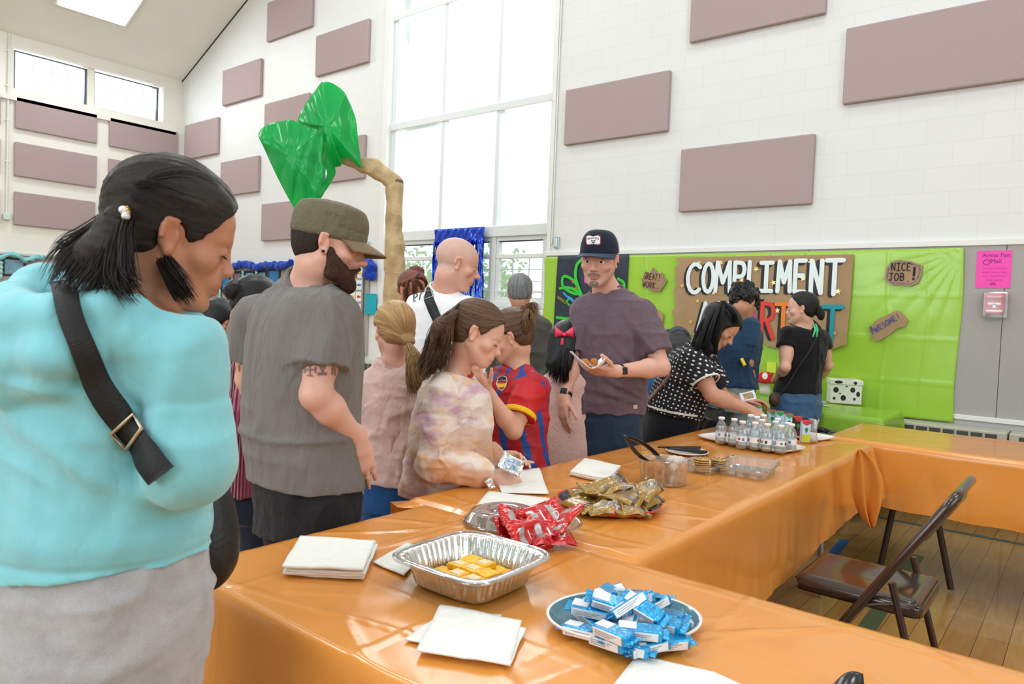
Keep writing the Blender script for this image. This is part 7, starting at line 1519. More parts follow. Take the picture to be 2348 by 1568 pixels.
# ---- oval plate with blue wrapped bars
def platter(name, c, rx, ry, rot, mats, label, rimh=.018, wellz=.004, cat='plate', n=64, sup=2.0, rim=.022):
    o = empty(name, tuple(c), label, cat); vs = []; fs = []; ca, sa = math.cos(rot), math.sin(rot)
    def pt(s, k, z, dr=0):
        a = 2*math.pi*k/n; f_ = 1/((abs(math.cos(a))**sup+abs(math.sin(a))**sup)**(1/sup)); x = (rx*s-dr)*f_*math.cos(a); y = (ry*s-dr)*f_*math.sin(a); return (c[0]+x*ca-y*sa, c[1]+x*sa+y*ca, c[2]+z)
    prof = [(.0, 0, wellz, 0), (.55, 0, wellz, 0), (1, rim, wellz, 0), (1, rim*.6, rimh*.5, 0), (1, .006, rimh, 1), (1, 0, rimh+.0015, 1), (1, .001, rimh-.003, 1), (1, rim*.7, .003, 1), (1, rim*1.1, .0, 1), (0, 0, .0, 1)]
    mb = MB()
    rows = []
    for s, dr, z, m in prof: rows.append([pt(s, k, z, dr) for k in range(n)])
    for i in range(len(prof)-1):
        mb.add(rows[i]+rows[i+1], [(k, (k+1) % n, n+(k+1) % n, n+k) for k in range(n)], prof[i+1][3] if prof[i][3] else prof[i][3], True)
    mb.build('dish', mats, o, fix=True); return o
M_cer = mat('white_ceramic', (.82, .80, .76), .2, coat=.4); M_blu = mat('teal_glaze', (.05, .19, .27), .2, coat=.5)
pcn = onz(1430, 1432, TZ+.006); pz = TZ+.009
platter('oval_plate', (pcn.x, pcn.y, pz), .155, .120, math.radians(48), [M_blu, M_cer], 'oval blue plate with a cream rim piled with blue wrapped bars')
M_bw = mat('blue_wrapper', (.01, .32, .66), .16, .35, nscale=30, namt=.25, bump=.6, bscale=45, coat=.6); M_wl = mat('silver_label', (.78, .78, .80), .35, .2, nscale=70, namt=.06); M_ink = mat('grey_print', (.25, .25, .28), .6)
def bar(nm, L=.080, W=.031, T=.019):
    o = empty(nm, (0, 0, 0)); mb = MB(); mb.box((0, 0, 0), (L, W, T)); mb.build('wrapper', M_bw, o, bevel=.004, seg=3, )
    for s in (-1, 1):
        mb = MB(); mb.grid(lambda u, v: (s*(L/2+.013*u-.001), (v-.5)*W*(1.0+.15*u), .0016*math.sin(v*22)*(.3+u)), 5, 14); mb.build('crimp', M_bw, o, solid=.0008)
    mb = MB(); mb.bbox((-L*.46, -W/2-.0012, -T*.38), (L*.40, -W/2+.001, T*.38)); lb = mb.build('label', M_wl, o)
    mb = MB()
    for r_ in range(3): mb.bbox((-L*.40, -W/2-.0016, -T*.22+r_*T*.18), (L*(.05+.1*r_), -W/2-.001, -T*.22+r_*T*.18+.0012))
    mb.build('print', M_ink, lb)
    mb = MB(); mb.bbox((-L*.47, -W*.30, T/2-.0005), (-L*.08, W*.40, T/2+.0012)); mb.build('pale_panel', M_wl, o); return o
b0 = bar('wrapped_bar'); rs = random.Random(8); bars = []
def wxy(px, py, z): p = onz(px, py, z); return p.x, p.y
lay = [(1330, 1462, .0, -35, 0), (1345, 1430, .0, -60, 0), (1395, 1490, 0, -48, 0), (1440, 1500, 0, -20, 0), (1490, 1500, 0, 20, 0), (1540, 1490, 0, 14, .1), (1560, 1452, 0, 60, 0), (1530, 1420, 0, -30, 0), (1480, 1380, 0, 10, 0), (1420, 1372, 0, -20, 0), (1370, 1385, 0, 40, 0), (1400, 1440, 0, 80, 0),
       (1350, 1410, .021, -20, .2), (1385, 1400, .021, 20, -.3), (1405, 1470, .021, -50, .1), (1470, 1465, .023, -8, .15), (1450, 1425, .021, 70, -.2), (1520, 1440, .021, -25, .2), (1500, 1400, .021, 35, -.3), (1430, 1385, .021, -70, .2),
       (1400, 1395, .042, -10, .4), (1440, 1400, .043, 25, -.5), (1480, 1408, .042, -40, .5), (1455, 1375, .040, 5, -.2), (1380, 1372, .038, 60, .3)]
lw = ['at the left end of the plate', 'on the left rim of the plate', 'low at the front left of the plate', 'lying lowest at the plate front', 'front of the plate, ends on the rim', 'slanting along the front right rim', 'on the right rim of the plate', 'low at the back right of the plate', 'low at the back of the plate', 'low behind the middle of the pile', 'low at the back left of the plate', 'buried in the middle of the plate',
      'second layer, far left of the pile', 'second layer, tipped at the upper left', 'second layer, steep at the front left', 'second layer, broad label facing front', 'second layer, standing in the middle', 'second layer, right of the pile', 'second layer, upper right', 'second layer, at the back', 'top of the pile, left one', 'topmost one with its pale panel up', 'top of the pile, right one', 'top of the pile at the back', 'tipped over the back left of the pile']
for k, (px, py, dz, a, tilt) in enumerate(lay):
    c = b0 if k == 0 else copy_tree(b0); z = pz+.006+.0105+dz; x, y = wxy(px, py, z); x = pcn.x-.010+(x-pcn.x)*.93; y = pcn.y+.018+(y-pcn.y)*.93; c.location = (x, y, z); c.rotation_euler = (tilt, rs.uniform(-.15, .15)+(tilt*.6), math.radians(a+38)); tag(c, 'blue wrapped snack bar '+lw[k], 'snack bar', 'blue wrapped bars on the oval plate')
# ---- crinkled snack bags
def bag_mesh(nm, L, W, T, m0, m1, seed, parent=None, window=None, band=None):
    rr = np.random.RandomState(seed); mb = MB(); nu, nv = 30, 20; sd = seed*3.7
    def side(sg):
        def f(u, v):
            x = (u-.5)*L; y = (v-.5)*W; e = max(0, 1-abs(2*u-1)**3.0)*max(0, 1-abs(2*v-1)**2.2); n = noise3(np.array([[x*60+sd, y*60, sg*3+sd]]))[0]; n2 = noise3(np.array([[x*25+sd, y*25, sg*5+sd]]))[0]
            z = sg*(T/2*e**.6)+(.0035*n+.005*n2)*min(1, e*3)+(.0022*math.sin(v*40) if (u < .07 or u > .93) else 0)+.006*n2; return (x*(1-.05*abs(2*v-1)), y*(1+.10*abs(2*u-1)**2-.05), z)
        return f
    for sg in (1, -1):
        f = side(sg); vs = [f(i/nu, j/nv) for j in range(nv+1) for i in range(nu+1)]
        for j in range(nv):
            for i in range(nu):
                u, v = (i+.5)/nu, (j+.5)/nv; mi = 0
                if window and window(u, v, sg): mi = 1
                if band and band(u, v, sg): mi = 2
                q = (j*(nu+1)+i, j*(nu+1)+i+1, (j+1)*(nu+1)+i+1, (j+1)*(nu+1)+i); mb.f.append(tuple(k+len(mb.v) for k in (q if sg > 0 else q[::-1]))); mb.mi.append(mi); mb.sm.append(True)
        mb.v += vs
    return mb
M_gb = mat('gold_brown_film', (.36, .20, .03), .20, .04, nscale=25, namt=.3, bump=.5, bscale=40, coat=.7); M_gw = mat('printed_window', (.55, .38, .15), .25, nscale=40, namt=.9, var='#1f3a66', coat=.7, bump=.3, bscale=50); M_gr = mat('dark_brown_print', (.10, .045, .02), .3, coat=.5)
M_rb = mat('red_foil_film', (.58, .008, .012), .18, .2, nscale=20, namt=.25, bump=.5, bscale=35, coat=.7); M_rs = mat('silver_panel', (.42, .39, .38), .3, .4, nscale=160, namt=.25); M_rw = mat('white_print', (.85, .83, .80), .4)
pb = onz(1396, 1162, TZ+.008); pbz = TZ+.0135
platter('round_plate', (pb.x, pb.y, pbz), .168, .160, 0, [mat('navy_plate', (.012, .02, .05), .25, coat=.4), mat('red_plate_rim', (.55, .05, .045), .25, coat=.4)], 'navy plate with a red rim heaped with golden brown snack bags')
tagb = lambda u, v, sg: sg > 0 and .25 < u < .8 and .25 < v < .8
bagspec = [(1320, 1140, .0, 20, .35, 0), (1335, 1160, .0, -5, .2, 0), (1300, 1165, 0, -50, .3, 0), (1375, 1178, 0, 12, .25, 1), (1450, 1180, 0, 18, .2, 1), (1500, 1150, .01, 48, .3, 1), (1480, 1125, .0, -30, .3, 1), (1420, 1120, .0, 10, .2, 0),
           (1345, 1130, .030, 28, .3, 0), (1400, 1135, .034, 15, -.3, 0), (1450, 1135, .036, 5, .35, 1), (1390, 1110, .040, 30, .3, 0), (1430, 1150, .025, -20, .3, 1), (1500, 1130, .040, 55, .4, 1)]
lb_ = ['at the back left of the plate', 'left, tucked under another', 'lowest at the left rim', 'front left with a printed window up', 'front with a silver glare on top', 'leaning up at the right rim', 'lying low at the back right', 'low in the back middle', 'second layer, slanting over the left', 'second layer, in the middle', 'second layer, right of the middle', 'topmost at the back near the napkins', 'front middle, half covered', 'standing up at the far right']
protos = {}
for k, (px, py, dz, a, tl, kind) in enumerate(bagspec):
    key = k % 5
    mb = bag_mesh('b', .115, .070, .032, None, None, 100+key)
    mb = bag_mesh('b', .115, .070, .032, None, None, 100+key, window=(lambda u, v, sg: sg > 0 and .22 < u < .80 and .2 < v < .75) if kind else (lambda u, v, sg: .62 < u < .80), band=(lambda u, v, sg: .80 < u < .92) if not kind else (lambda u, v, sg: sg > 0 and .80 < u < .9))
    o = mb.build('snack_bag', [M_gb, M_gw, M_gr]); z = pbz+.022+dz; x, y = wxy(px, py, z); x = pb.x+(x-pb.x)*.78; y = pb.y+.02+(y-pb.y)*.78; o.location = (x, y, z); o.rotation_euler = (tl, (.25 if k > 7 else .08)*(-1 if k % 2 else 1), math.radians(a+34))
    tag(o, 'golden brown snack bag '+lb_[k], 'snack bag', 'golden brown snack bags on the navy plate')
# ---- clear bowl of red bags, dome lid
bc = onz(1225, 1228, TZ+.006)
bo = empty('clear_bowl', (bc.x, bc.y, TZ+.008), 'shallow clear plastic bowl filled with red chip bags', 'bowl'); mb = MB()
mb.lathe((bc.x, bc.y, TZ+.010), [(.001, .0), (.075, .0), (.085, .004), (.118, .035), (.128, .040), (.130, .038), (.119, .032), (.086, .001), (.075, -.002), (.001, -.002)], 56); mb.build('bowl_shell', M_cp, bo)
dl = onz(1158, 1196, TZ+.006); lo_ = empty('plastic_dome', (dl.x, dl.y, TZ+.008), 'clear plastic dome lid lying behind the bowl of red bags', 'dome lid'); mb = MB()
mb.lathe((dl.x, dl.y, TZ+.009), [(.120, .0), (.122, .004), (.112, .006), (.100, .028), (.075, .036), (.001, .038)], 56); mb.build('dome', M_cp, lo_, solid=.0008)
for k, (px, py, dz, a, rx_, ry_) in enumerate(((1180, 1215, .012, 55, .9, .1), (1210, 1205, .016, 40, -.9, .2), (1245, 1185, .045, 35, .75, -.2), (1260, 1225, .012, 28, .4, .1), (1215, 1230, .014, 50, 1.0, 0), (1290, 1195, .040, 60, -.5, -.45), (1200, 1190, .045, 20, .4, .2))):
    mb = bag_mesh('r', .135, .085, .026, None, None, 200+k, window=lambda u, v, sg: (.18 < u < .30 or .62 < u < .76) and .2 < v < .8, band=lambda u, v, sg: (.44 < u < .48 and .3 < v < .7))
    o = mb.build('chip_bag', [M_rb, M_rs, M_rw]); z = TZ+.028+dz; x, y = wxy(px, py, z); o.location = (x, y, z); o.rotation_euler = (rx_, ry_, math.radians(a+35))
    tag(o, 'red chip bag '+['standing at the left of the clear bowl', 'behind the leftmost bag in the clear bowl', 'with grey panels, leaning across the bowl middle', 'lying along the front of the clear bowl', 'upright in the middle of the clear bowl', 'with a white letter, poking up at the right', 'bright orange-red on top at the bowl back'][k], 'chip bag', 'red chip bags in the clear bowl')
    if k == 5: text_mesh('D', .03, (-.012, -.010, .020), M_rw, o, 'printed_letter', align='CENTER').matrix_parent_inverse.identity()
# ---- divided tub of donut holes with tongs
tb = onz(1520, 1108, TZ+.01); tz = TZ+.012; tub = empty('clear_tub', (tb.x, tb.y, tz), 'round clear divided tub with brown and powdered donut holes', 'tub')
Rt_ = .088; sxy = Matrix.Rotation(math.radians(40), 3, 'Z'); mb = MB(); mb.lathe((tb.x, tb.y, tz), [(.001, 0), (Rt_*.82, 0), (Rt_*.86, .004), (Rt_*.97, .085), (Rt_*1.04, .090), (Rt_*1.05, .087), (Rt_*.99, .082), (Rt_*.87, .002), (Rt_*.82, -.002), (.001, -.002)], 56, R=sxy, sx=1.05, sy=.85); mb.build('tub_shell', M_cp, tub)
mb = MB(); mb.box((tb.x, tb.y, tz+.043), (.0015, Rt_*1.35, .08), sxy); mb.build('divider', M_cp, tub)
M_pwd = mat('powdered_donut', (.62, .53, .46), .9, nscale=50, namt=.12, bump=.4, bscale=110)
def lump(r_, seed, m_):
    mb = MB(); n1_, n2_ = 16, 12
    vs = []
    for j in range(n2_+1):
        for i in range(n1_):
            a, b = 2*math.pi*i/n1_, math.pi*j/n2_; d_ = np.array([math.sin(b)*math.cos(a), math.sin(b)*math.sin(a), math.cos(b)]); vs.append(tuple(d_*r_*(1+.05*noise3((d_*2.2+seed)[None])[0])))
    mb.add(vs, [(j*n1_+i, (j+1)*n1_+i, (j+1)*n1_+(i+1) % n1_, j*n1_+(i+1) % n1_) for j in range(n2_) for i in range(n1_)], 0, True); return mb
rs = random.Random(4); pos_ = {}
for side_, m_, nm_ in ((-1, dn, 'brown'), (1, M_pwd, 'powdered')):
    L_k = 0
    for lay_ in range(3 if side_ < 0 else 4):
        sp = [(.030, -.038), (.030, 0), (.030, .038), (.058, -.020), (.058, .020)] if lay_ % 2 == 0 else [(.042, -.03), (.042, .012), (.026, -.008), (.060, .0)]
        for (a, b) in sp:
            q = sxy @ V((side_*a*.98, b*.85, 0)); o = lump(.0185, L_k+lay_*7, m_).build('donut_hole', m_); o.location = (tb.x+q.x, tb.y+q.y, tz+.0195+lay_*.021); o.rotation_euler = (rs.random()*6, rs.random()*6, 0)
            tag(o, '%s donut hole, %s layer in the clear tub, %s' % ('brown glazed' if side_ < 0 else 'pale powdered', ['lowest', 'second', 'third', 'top'][lay_], (('front by the divider', 'middle by the divider', 'back by the divider', 'front by the wall', 'back by the wall') if lay_ % 2 == 0 else ('front', 'back', 'next to the divider', 'next to the wall'))[sp.index((a, b))]), 'donut hole', '%s donut holes in the clear tub, %s layer' % (nm_, ['lowest', 'second', 'third', 'top'][lay_])); L_k += 1
M_blkp = mat('black_plastic', (.012, .012, .013), .25, coat=.3)
tg = empty('serving_tongs', tuple(P(1475, 1030, 2.75)), 'black plastic serving tongs with clear scoop ends resting in the donut tub', 'tongs')
j0 = P(1431, 1003, 2.62)
for (px, py, d_, side_) in ((1487, 1062, 2.66, 0), (1510, 1052, 2.74, 1)):
    e = P(px, py, d_); mb = MB(); ax = (e-j0).normalized(); w_ = ax.cross(UP).normalized(); u_ = w_.cross(ax)
    def f(u, v): return lerp(j0, e, u)+w_*((v-.5)*(.020+.008*math.sin(u*3)))+u_*(.010*abs(v-.5)*2)+u_*(.012*math.sin(u*math.pi)*(1 if side_ else -1))
    mb.grid(f, 14, 6); mb.build('arm', M_blkp, tg, solid=.0025)
    mb = MB(); mb.lathe(e+ax*.014, [(1e-5, -.010), (.010, -.008), (.017, 0), (.018, .004)], 16, R=(-u_).to_track_quat('Z', 'Y').to_matrix(), sy=1.3); mb.build('scoop', M_cp if not side_ else M_blkp, tg, solid=.0012)
# ---- plate with black tongs behind
q = onz(1575, 1040, TZ+.008); platter('paper_plate', (q.x, q.y, TZ+.012), .095, .095, 0, [M_cer, M_cer], 'white plate under two black tongs behind the donut tub', rimh=.010)
tg = empty('serving_tongs', (q.x, q.y, TZ+.03), 'pair of long black tongs lying on the white plate behind the tub', 'tongs')
for (x0, y0, x1, y1, dz) in ((1508, 1025, 1606, 1028, .030), (1530, 1028, 1622, 1038, .024)):
    a = onz(x0, y0, TZ+dz+.01); b = onz(x1, y1, TZ+dz); dd_ = (b-a).normalized(); w_ = dd_.cross(UP).normalized(); mb = MB(); mb.grid(lambda u, v: lerp(a, b, u)+w_*((v-.5)*.006)+UP*((v-.5)*.020*(.25+.75*u)), 10, 4); mb.build('arm', M_blkp, tg, solid=.004)
# ---- cookies and clamshell
ckp = onz(1608, 1082, TZ+.01); M_ck = mat('cookie_crumb', (.52, .30, .10), .85, nscale=70, namt=.25, bump=.5, bscale=80); M_chip = mat('chocolate_chip', (.04, .02, .012), .4)
cl = empty('clear_cookie_box', (ckp.x-.02, ckp.y+.06, TZ+.01), 'open clear clamshell box holding two stacks of cookies', 'food box'); 
def open_box(o, c, lx, ly, h_, rot, nm):
    R = Matrix.Rotation(rot, 3, 'Z'); mb = MB(); c = V(c); ring_ = lambda s, z: [c+R @ V((sx*(lx/2*s-.0)*(1), sy*(ly/2*s), z)) for sx, sy in ((-1, -1), (1, -1), (1, 1), (-1, 1))]
    rows = []; n = 60
    for s, z, rb in ((.86, .001, 0), (.88, .003, .0), (.97, h_*.9, .012), (1, h_, 0), (1.06, h_+.001, 0), (1.065, h_-.003, 0)):
        r_ = []
        for k in range(n):
            a = 2*math.pi*k/n; m = 8; kk = 1/((abs(math.cos(a))**m+abs(math.sin(a))**m)**(1/m)); x, y = math.cos(a)*kk*lx/2*s*(1-rb*(k % 2)), math.sin(a)*kk*ly/2*s*(1-rb*(k % 2)); r_.append(c+R @ V((x, y, z)))
        rows.append(r_)
    for a, b in zip(rows[:-1], rows[1:]): mb.add(a+b, [(k, (k+1) % n, n+(k+1) % n, n+k) for k in range(n)], 0, False)
    mb.add(rows[0], [tuple(range(n))], 0, False); return mb.build(nm, M_cp, o, solid=.0008)
open_box(cl, (ckp.x-.015, ckp.y+.045, TZ+.011), .15, .19, .030, 0, 'box_base')
for s_, (dx, dy, cnt, lab) in enumerate(((0, .0, 6, 'front cookie stack beside the tub'), (.035, .085, 5, 'rear cookie stack in the clear box'))):
    for k in range(cnt):
        o = empty('cookie', (ckp.x+dx, ckp.y+dy, TZ+.0145+k*.0085)); rs.seed(k+s_*9); cx, cy, z = ckp.x+dx+rs.uniform(-.002, .002), ckp.y+dy+rs.uniform(-.002, .002), TZ+.0145+k*.0088
        mb = MB(); mb.lathe((cx, cy, z), [(.001, 0), (.028, 0), (.0325, .003), (.029, .0065), (.016, .0082), (.001, .0085)], 24); mb.build('dough', M_ck, o)
        if k == cnt-1:
            for q_ in range(7):
                a = q_*.95; mb = MB(); mb.lathe((cx+.018*math.cos(a)*(q_ > 0), cy+.018*math.sin(a)*(q_ > 0), z+.0078), [(1e-5, -.003), (.003, -.001), (.0025, .0015), (1e-5, .0025)], 8); mb.build('chocolate_chip', M_chip, o)
        tag(o, 'chocolate chip cookie, %s in the %s' % (['lowest', 'second', 'third', 'fourth', 'fifth', 'sixth'][k] if k < cnt-1 else 'topmost', lab), 'cookie', 'cookies in the clear box')
e4 = C4((1640, 1098), (1745, 1108), (1783, 1075), (1690, 1062)); ec = (sum(p[0] for p in e4)/4, sum(p[1] for p in e4)/4)
cb = empty('clear_clamshell_tray', (ec[0], ec[1], TZ+.01), 'empty ribbed clear plastic tray beside the cookies', 'tray'); open_box(cb, (ec[0], ec[1], TZ+.011), .20, .27, .034, math.radians(8), 'ribbed_tray')
# ---- drinks platters
M_tray = mat('white_melamine', (.84, .83, .81), .22, coat=.3)
p4_ = C4((1608, 1010), (1800, 1048), (1838, 1030), (1650, 990), z=TZ+.01); pc_ = V((sum(p[0] for p in p4_)/4, sum(p[1] for p in p4_)/4, 0)); a_ = V((p4_[1][0]-p4_[0][0], p4_[1][1]-p4_[0][1], 0)); rot_ = math.atan2(a_.y, a_.x); Lx = a_.length/2
platter('serving_platter', (pc_.x, pc_.y, TZ+.012), Lx*1.08, .135, rot_, [M_tray, M_tray], 'long white rectangular platter crowded with small water bottles', rimh=.014, sup=5, cat='platter')
M_pet = clear_mat('bottle_pet', (.95, .97, .98), .03, .90, .8); M_wat = clear_mat('bottle_water', (.93, .96, .98), .02, .93, .35); M_capw = mat('white_cap', (.86, .86, .86), .4)
def bottle():
    o = empty('water_bottle', (0, 0, 0)); mb = MB(); mb.lathe((0, 0, 0), [(.001, .002), (.018, .0), (.0235, .004), (.0235, .020), (.0225, .024), (.0235, .028), (.0235, .062), (.0215, .076), (.014, .092), (.0105, .097), (.0105, .104)], 24); mb.build('bottle_body', M_pet, o)
    mb = MB(); mb.lathe((0, 0, 0), [(.001, .004), (.0225, .006), (.0225, .062), (.020, .075), (.001, .0755)], 20); mb.build('water', M_wat, o)
    mb = MB(); mb.lathe((0, 0, 0), [(.0240, .030), (.0240, .052)], 32); lb = mb.build('label', mat('bottle_label', (.82, .87, .92), .4), o)
    for a0, m_, dz, hh in ((0, '#b0444a', .036, .010), (.7, '#5a86c6', .034, .012), (2.4, '#6f9fcf', .034, .014), (3.6, '#4d9a5a', .036, .009), (4.4, '#3a3f48', .034, .012)):
        mb = MB(); mb.grid(lambda u, v: ((.0243)*math.cos(a0+u*.42), .0243*math.sin(a0+u*.42), dz+v*hh), 5, 1); mb.build('print', mat('print_'+m_.strip('#'), m_, .5), lb)
    mb = MB(); mb.lathe((0, 0, 0), [(.001, .1145), (.0125, .1145), (.0135, .112), (.0135, .1035), (.001, .1035)], 24); mb.build('cap', M_capw, o); return o
b0 = bottle(); bt = [(1652, 1016, 'leftmost in the front row'), (1681, 1020, 'second from the left in the front row'), (1700, 1027, 'third from the left in the front row'), (1729, 1030, 'front row, before the middle'), (1757, 1034, 'front row with a red label mark'), (1788, 1038, 'front row, nearest the right end'), (1719, 1008, 'tall behind the front row, brown reflections'),
   (1733, 1013, 'behind the middle, left of the pair'), (1748, 1008, 'back row near the reaching hand'), (1745, 1022, 'in the very middle of the platter'), (1776, 1026, 'second row, right of the middle'), (1781, 1018, 'back row at the right, below the cartons'), (1803, 1030, 'second row at the right end'), (1812, 1034, 'rightmost, beside the juice platter')]
for k, (x, y, lab) in enumerate(bt):
    c = b0 if k == 0 else copy_tree(b0); q = onz(x, y, TZ+.017); c.location = (q.x, q.y, TZ+.0165); c.scale = (1.12, 1.12, 1.13); c.rotation_euler = (0, 0, 1.1*k+2.2); tag(c, 'small clear water bottle with white cap, '+lab, 'water bottle', 'water bottles on the long platter')
q0 = onz(1770, 992, TZ+.01); q1 = onz(1888, 1012, TZ+.01); pm_ = (q0+q1)/2; platter('serving_platter', (pm_.x, pm_.y+.03, TZ+.012), (q1-q0).length/2+.02, .11, math.atan2((q1-q0).y, (q1-q0).x), [M_tray, M_tray], 'smaller white platter holding the juice cartons', rimh=.014, sup=5, cat='platter')
def carton(px, py, top, bot, lab, cols, h_=.108):
    q = onz(px, py, TZ+.017); z = TZ+.0165; o = empty('juice_carton', (q.x, q.y, z), 'juice carton '+lab, 'juice carton', 'juice cartons on the small platter'); R = Matrix.Rotation(math.radians(39), 3, 'Z')
    mb = MB(); mb.box((q.x, q.y, z+h_/2), (.042, .030, h_), R); mb.build('carton_body', mat('carton_'+cols[0].strip('#'), cols[0], .4), o, bevel=.002)
    mb = MB(); mb.box((q.x, q.y, z+h_+.001), (.0425, .0305, .004), R); mb.build('carton_top', mat('carton_'+cols[1].strip('#'), cols[1], .4), o)
    fx = R @ V((1, 0, 0)); fn = R @ V((0, -1, 0)); c0_ = V((q.x, q.y, z))+fn*.0155
    mb = MB(); mb.prism([(-.020, h_), (.020, h_), (.020, h_*.90), (0, h_*.78), (-.020, h_*.90)], c0_, fx, UP, .0008); mb.build('printed_flag', mat('carton_'+cols[2].strip('#'), cols[2], .4), o)
    mb = MB(); mb.prism([(.009*math.cos(a*.63), h_*.60+.011*math.sin(a*.63)) for a in range(10)], c0_, fx, UP, .0008); mb.prism([(-.003, h_*.50), (.003, h_*.50), (.002, h_*.45), (-.002, h_*.45)], c0_, fx, UP, .0008); mb.build('printed_balloon', mat('carton_green', '#2f8a3c', .4), o)
    mb = MB(); mb.prism([(-.0205, .002), (.0205, .002), (.0205, h_*.36), (-.0205, h_*.36)], c0_, fx, UP, .0007); mb.build('printed_base', mat('carton_'+cols[3].strip('#'), cols[3], .4), o)
for a in ((1735, 980, 0, 0, 'lifted by the reaching hand', ('#a8c8e4', '#7fb0d8', '#c8dcec', '#a9c6df')), (1767, 985, 0, 0, 'first left of the row, green flag', ('#bcd9ee', '#d2473f', '#3f9c48', '#b8d048')), (1785, 988, 0, 0, 'second of the row, green flag', ('#bcd9ee', '#d2473f', '#3f9c48', '#b8d048')), (1806, 994, 0, 0, 'third of the row, green flag', ('#bcd9ee', '#c23c46', '#3f9c48', '#b8d048')),
          (1826, 1003, 0, 0, 'black and red one in the row', ('#2a1c1e', '#d2473f', '#c02a2a', '#5a1818')), (1845, 1013, 0, 0, 'nearest the end, red flag and yellow base', ('#bcd9ee', '#c9404a', '#c9303a', '#c4cc2c'))): carton(*a)
q = onz(1863, 1012, TZ+.017); jb = empty('clear_drink_pouch', (q.x, q.y, TZ+.0165), 'clear crumpled drink pouch standing at the right end of the cartons', 'drink pouch')
sdf_mesh('pouch_shell', [Loft([((q.x, q.y, TZ+.0168), CR, .022, .018), ((q.x, q.y, TZ+.06), CR, .022, .016), ((q.x+.002, q.y, TZ+.10), CR, .016, .009), ((q.x+.004, q.y, TZ+.135), CR, .016, .003)], .0)], .004, clear_mat('pouch_film', (.93, .90, .90), .08, .80, .8), jb, post=folds(.003, (40, 40, 25), 6, amp2=.001))
# ---- foil packet in the child's hands, packet in the other hand, black item at the edge
def packet(nm, c, ux, uy, L, W, T, mats, label, cat, window=None):
    o = bag_mesh(nm, L, W, T, None, None, 300+len(label), window=window or (lambda u, v, sg: .2 < u < .85 and .15 < v < .85)).build(nm, mats); n = V(ux).cross(V(uy)).normalized(); M = Matrix((V(ux).normalized(), V(uy).normalized(), n)).transposed().to_4x4(); M.translation = V(c); o.matrix_world = M; return tag(o, label, cat)
packet('foil_packet', P(1172, 1064, 2.50), D(.9, -.42, .1), D(.42, .75, .5), .085, .062, .014, [mat('silver_foil', (.75, .75, .72), .2, .8, bump=.5, bscale=60), mat('blue_white_print', (.75, .82, .88), .25, .2, nscale=90, namt=.9, var='#1f5f96', coat=.5), M_rw], 'small silver and blue foil snack packet in the hands of the tie-dye child', 'snack packet')
packet('foil_wrapper', P(1124, 1110, 2.46), D(.5, -.85, .1), D(.85, .5, .2), .040, .025, .006, [mat('silver_foil', None), mat('silver_foil', None), M_rw], 'scrap of silver wrapper hanging below the hand of the tie-dye child', 'wrapper')
packet('snack_packet', P(1715, 908, 3.98), D(.95, .25, -.1), D(-.2, .9, .3), .085, .05, .012, [mat('white_packet', (.75, .78, .85), .35), mat('packet_print', (.8, .3, .3), .35, nscale=60, namt=.9, var='#3f9c48'), M_rw], 'white packet with red and green print held above the drinks', 'snack packet')
mb = MB(); a = onz(1912, 1570, TZ+.012); b = onz(1972, 1562, TZ+.02); c_ = onz(1978, 1546, TZ+.035); d_ = onz(1920, 1600, TZ+.01); nz_ = V((0, 0, .012))
mb.grid(lambda u, v: lerp(lerp(onz(1890, 1600, TZ+.008), a, u), lerp(onz(1985, 1600, TZ+.008), lerp(b, c_, .5+.5*u), u), v)+UP*(.012*math.sin(v*3.1)), 8, 8); tag(mb.build('black_plastic_utensil', M_blkp, solid=.004), 'tip of a black plastic utensil at the bottom edge of the picture', 'utensil')
# ================================================================ GREEN TABLE PROPS
q = onz(1926, 924, TZ+.01); bxz = TZ+.007; R = Matrix.Rotation(math.radians(24), 3, 'Z'); bo = empty('ballot_box', (q.x, q.y, bxz), 'white cardboard box with black dots and a lid slot on the green table', 'box'); W_ = .235; H_ = .155; c = V((q.x, q.y+.10, bxz))
M_bx = mat('white_card', (.80, .79, .77), .7); M_dot = mat('black_dot', (.012, .012, .014), .5)
mb = MB(); mb.box(c+UP*H_/2, (W_*.95, W_*.80, H_), R); mb.build('box_body', M_bx, bo, bevel=.003); mb = MB(); mb.box(c+UP*(H_+.012), (W_, W_*.86, .036), R); mb.build('box_lid', M_bx, bo, bevel=.003)
mb = MB(); mb.box(c+UP*(H_+.0305), (.12, .012, .002), R); mb.build('slot', M_dot, bo)
fr_n = R @ V((0, -1, 0)); fr_x = R @ V((1, 0, 0)); c0_ = c+fr_n*(W_*.40+.0003)
def dots(c0_, ux, n_, L):
    for (x, z, rx_, rz_) in L: mb = MB(); mb.prism([(x+rx_*math.cos(k*math.pi/8), z+rz_*math.sin(k*math.pi/8)) for k in range(16)], c0_, ux, UP, .001); mb.build('dot', M_dot, bo)
dots(c0_, fr_x, fr_n, [(-.075, .105, .020, .022), (-.085, .038, .010, .011), (-.02, .045, .019, .022), (.045, .11, .018, .02), (-.045, .078, .006, .006), (.06, .04, .009, .012), (.085, .08, .014, .02), (.0, .135, .008, .005)])
sd_x = R @ V((0, 1, 0)); sd_n = R @ V((1, 0, 0)); dots(c+sd_n*(W_*.475+.0003), sd_x, sd_n, [(-.03, .09, .016, .024), (.06, .03, .02, .022), (-.06, .03, .008, .012), (.05, .12, .012, .012), (.0, .05, .005, .006)])
dots(c+fr_n*(W_*.43+.0003)+UP*.0, fr_x, fr_n, [(-.06, H_+.012, .03, .012), (.06, H_+.01, .012, .012)])
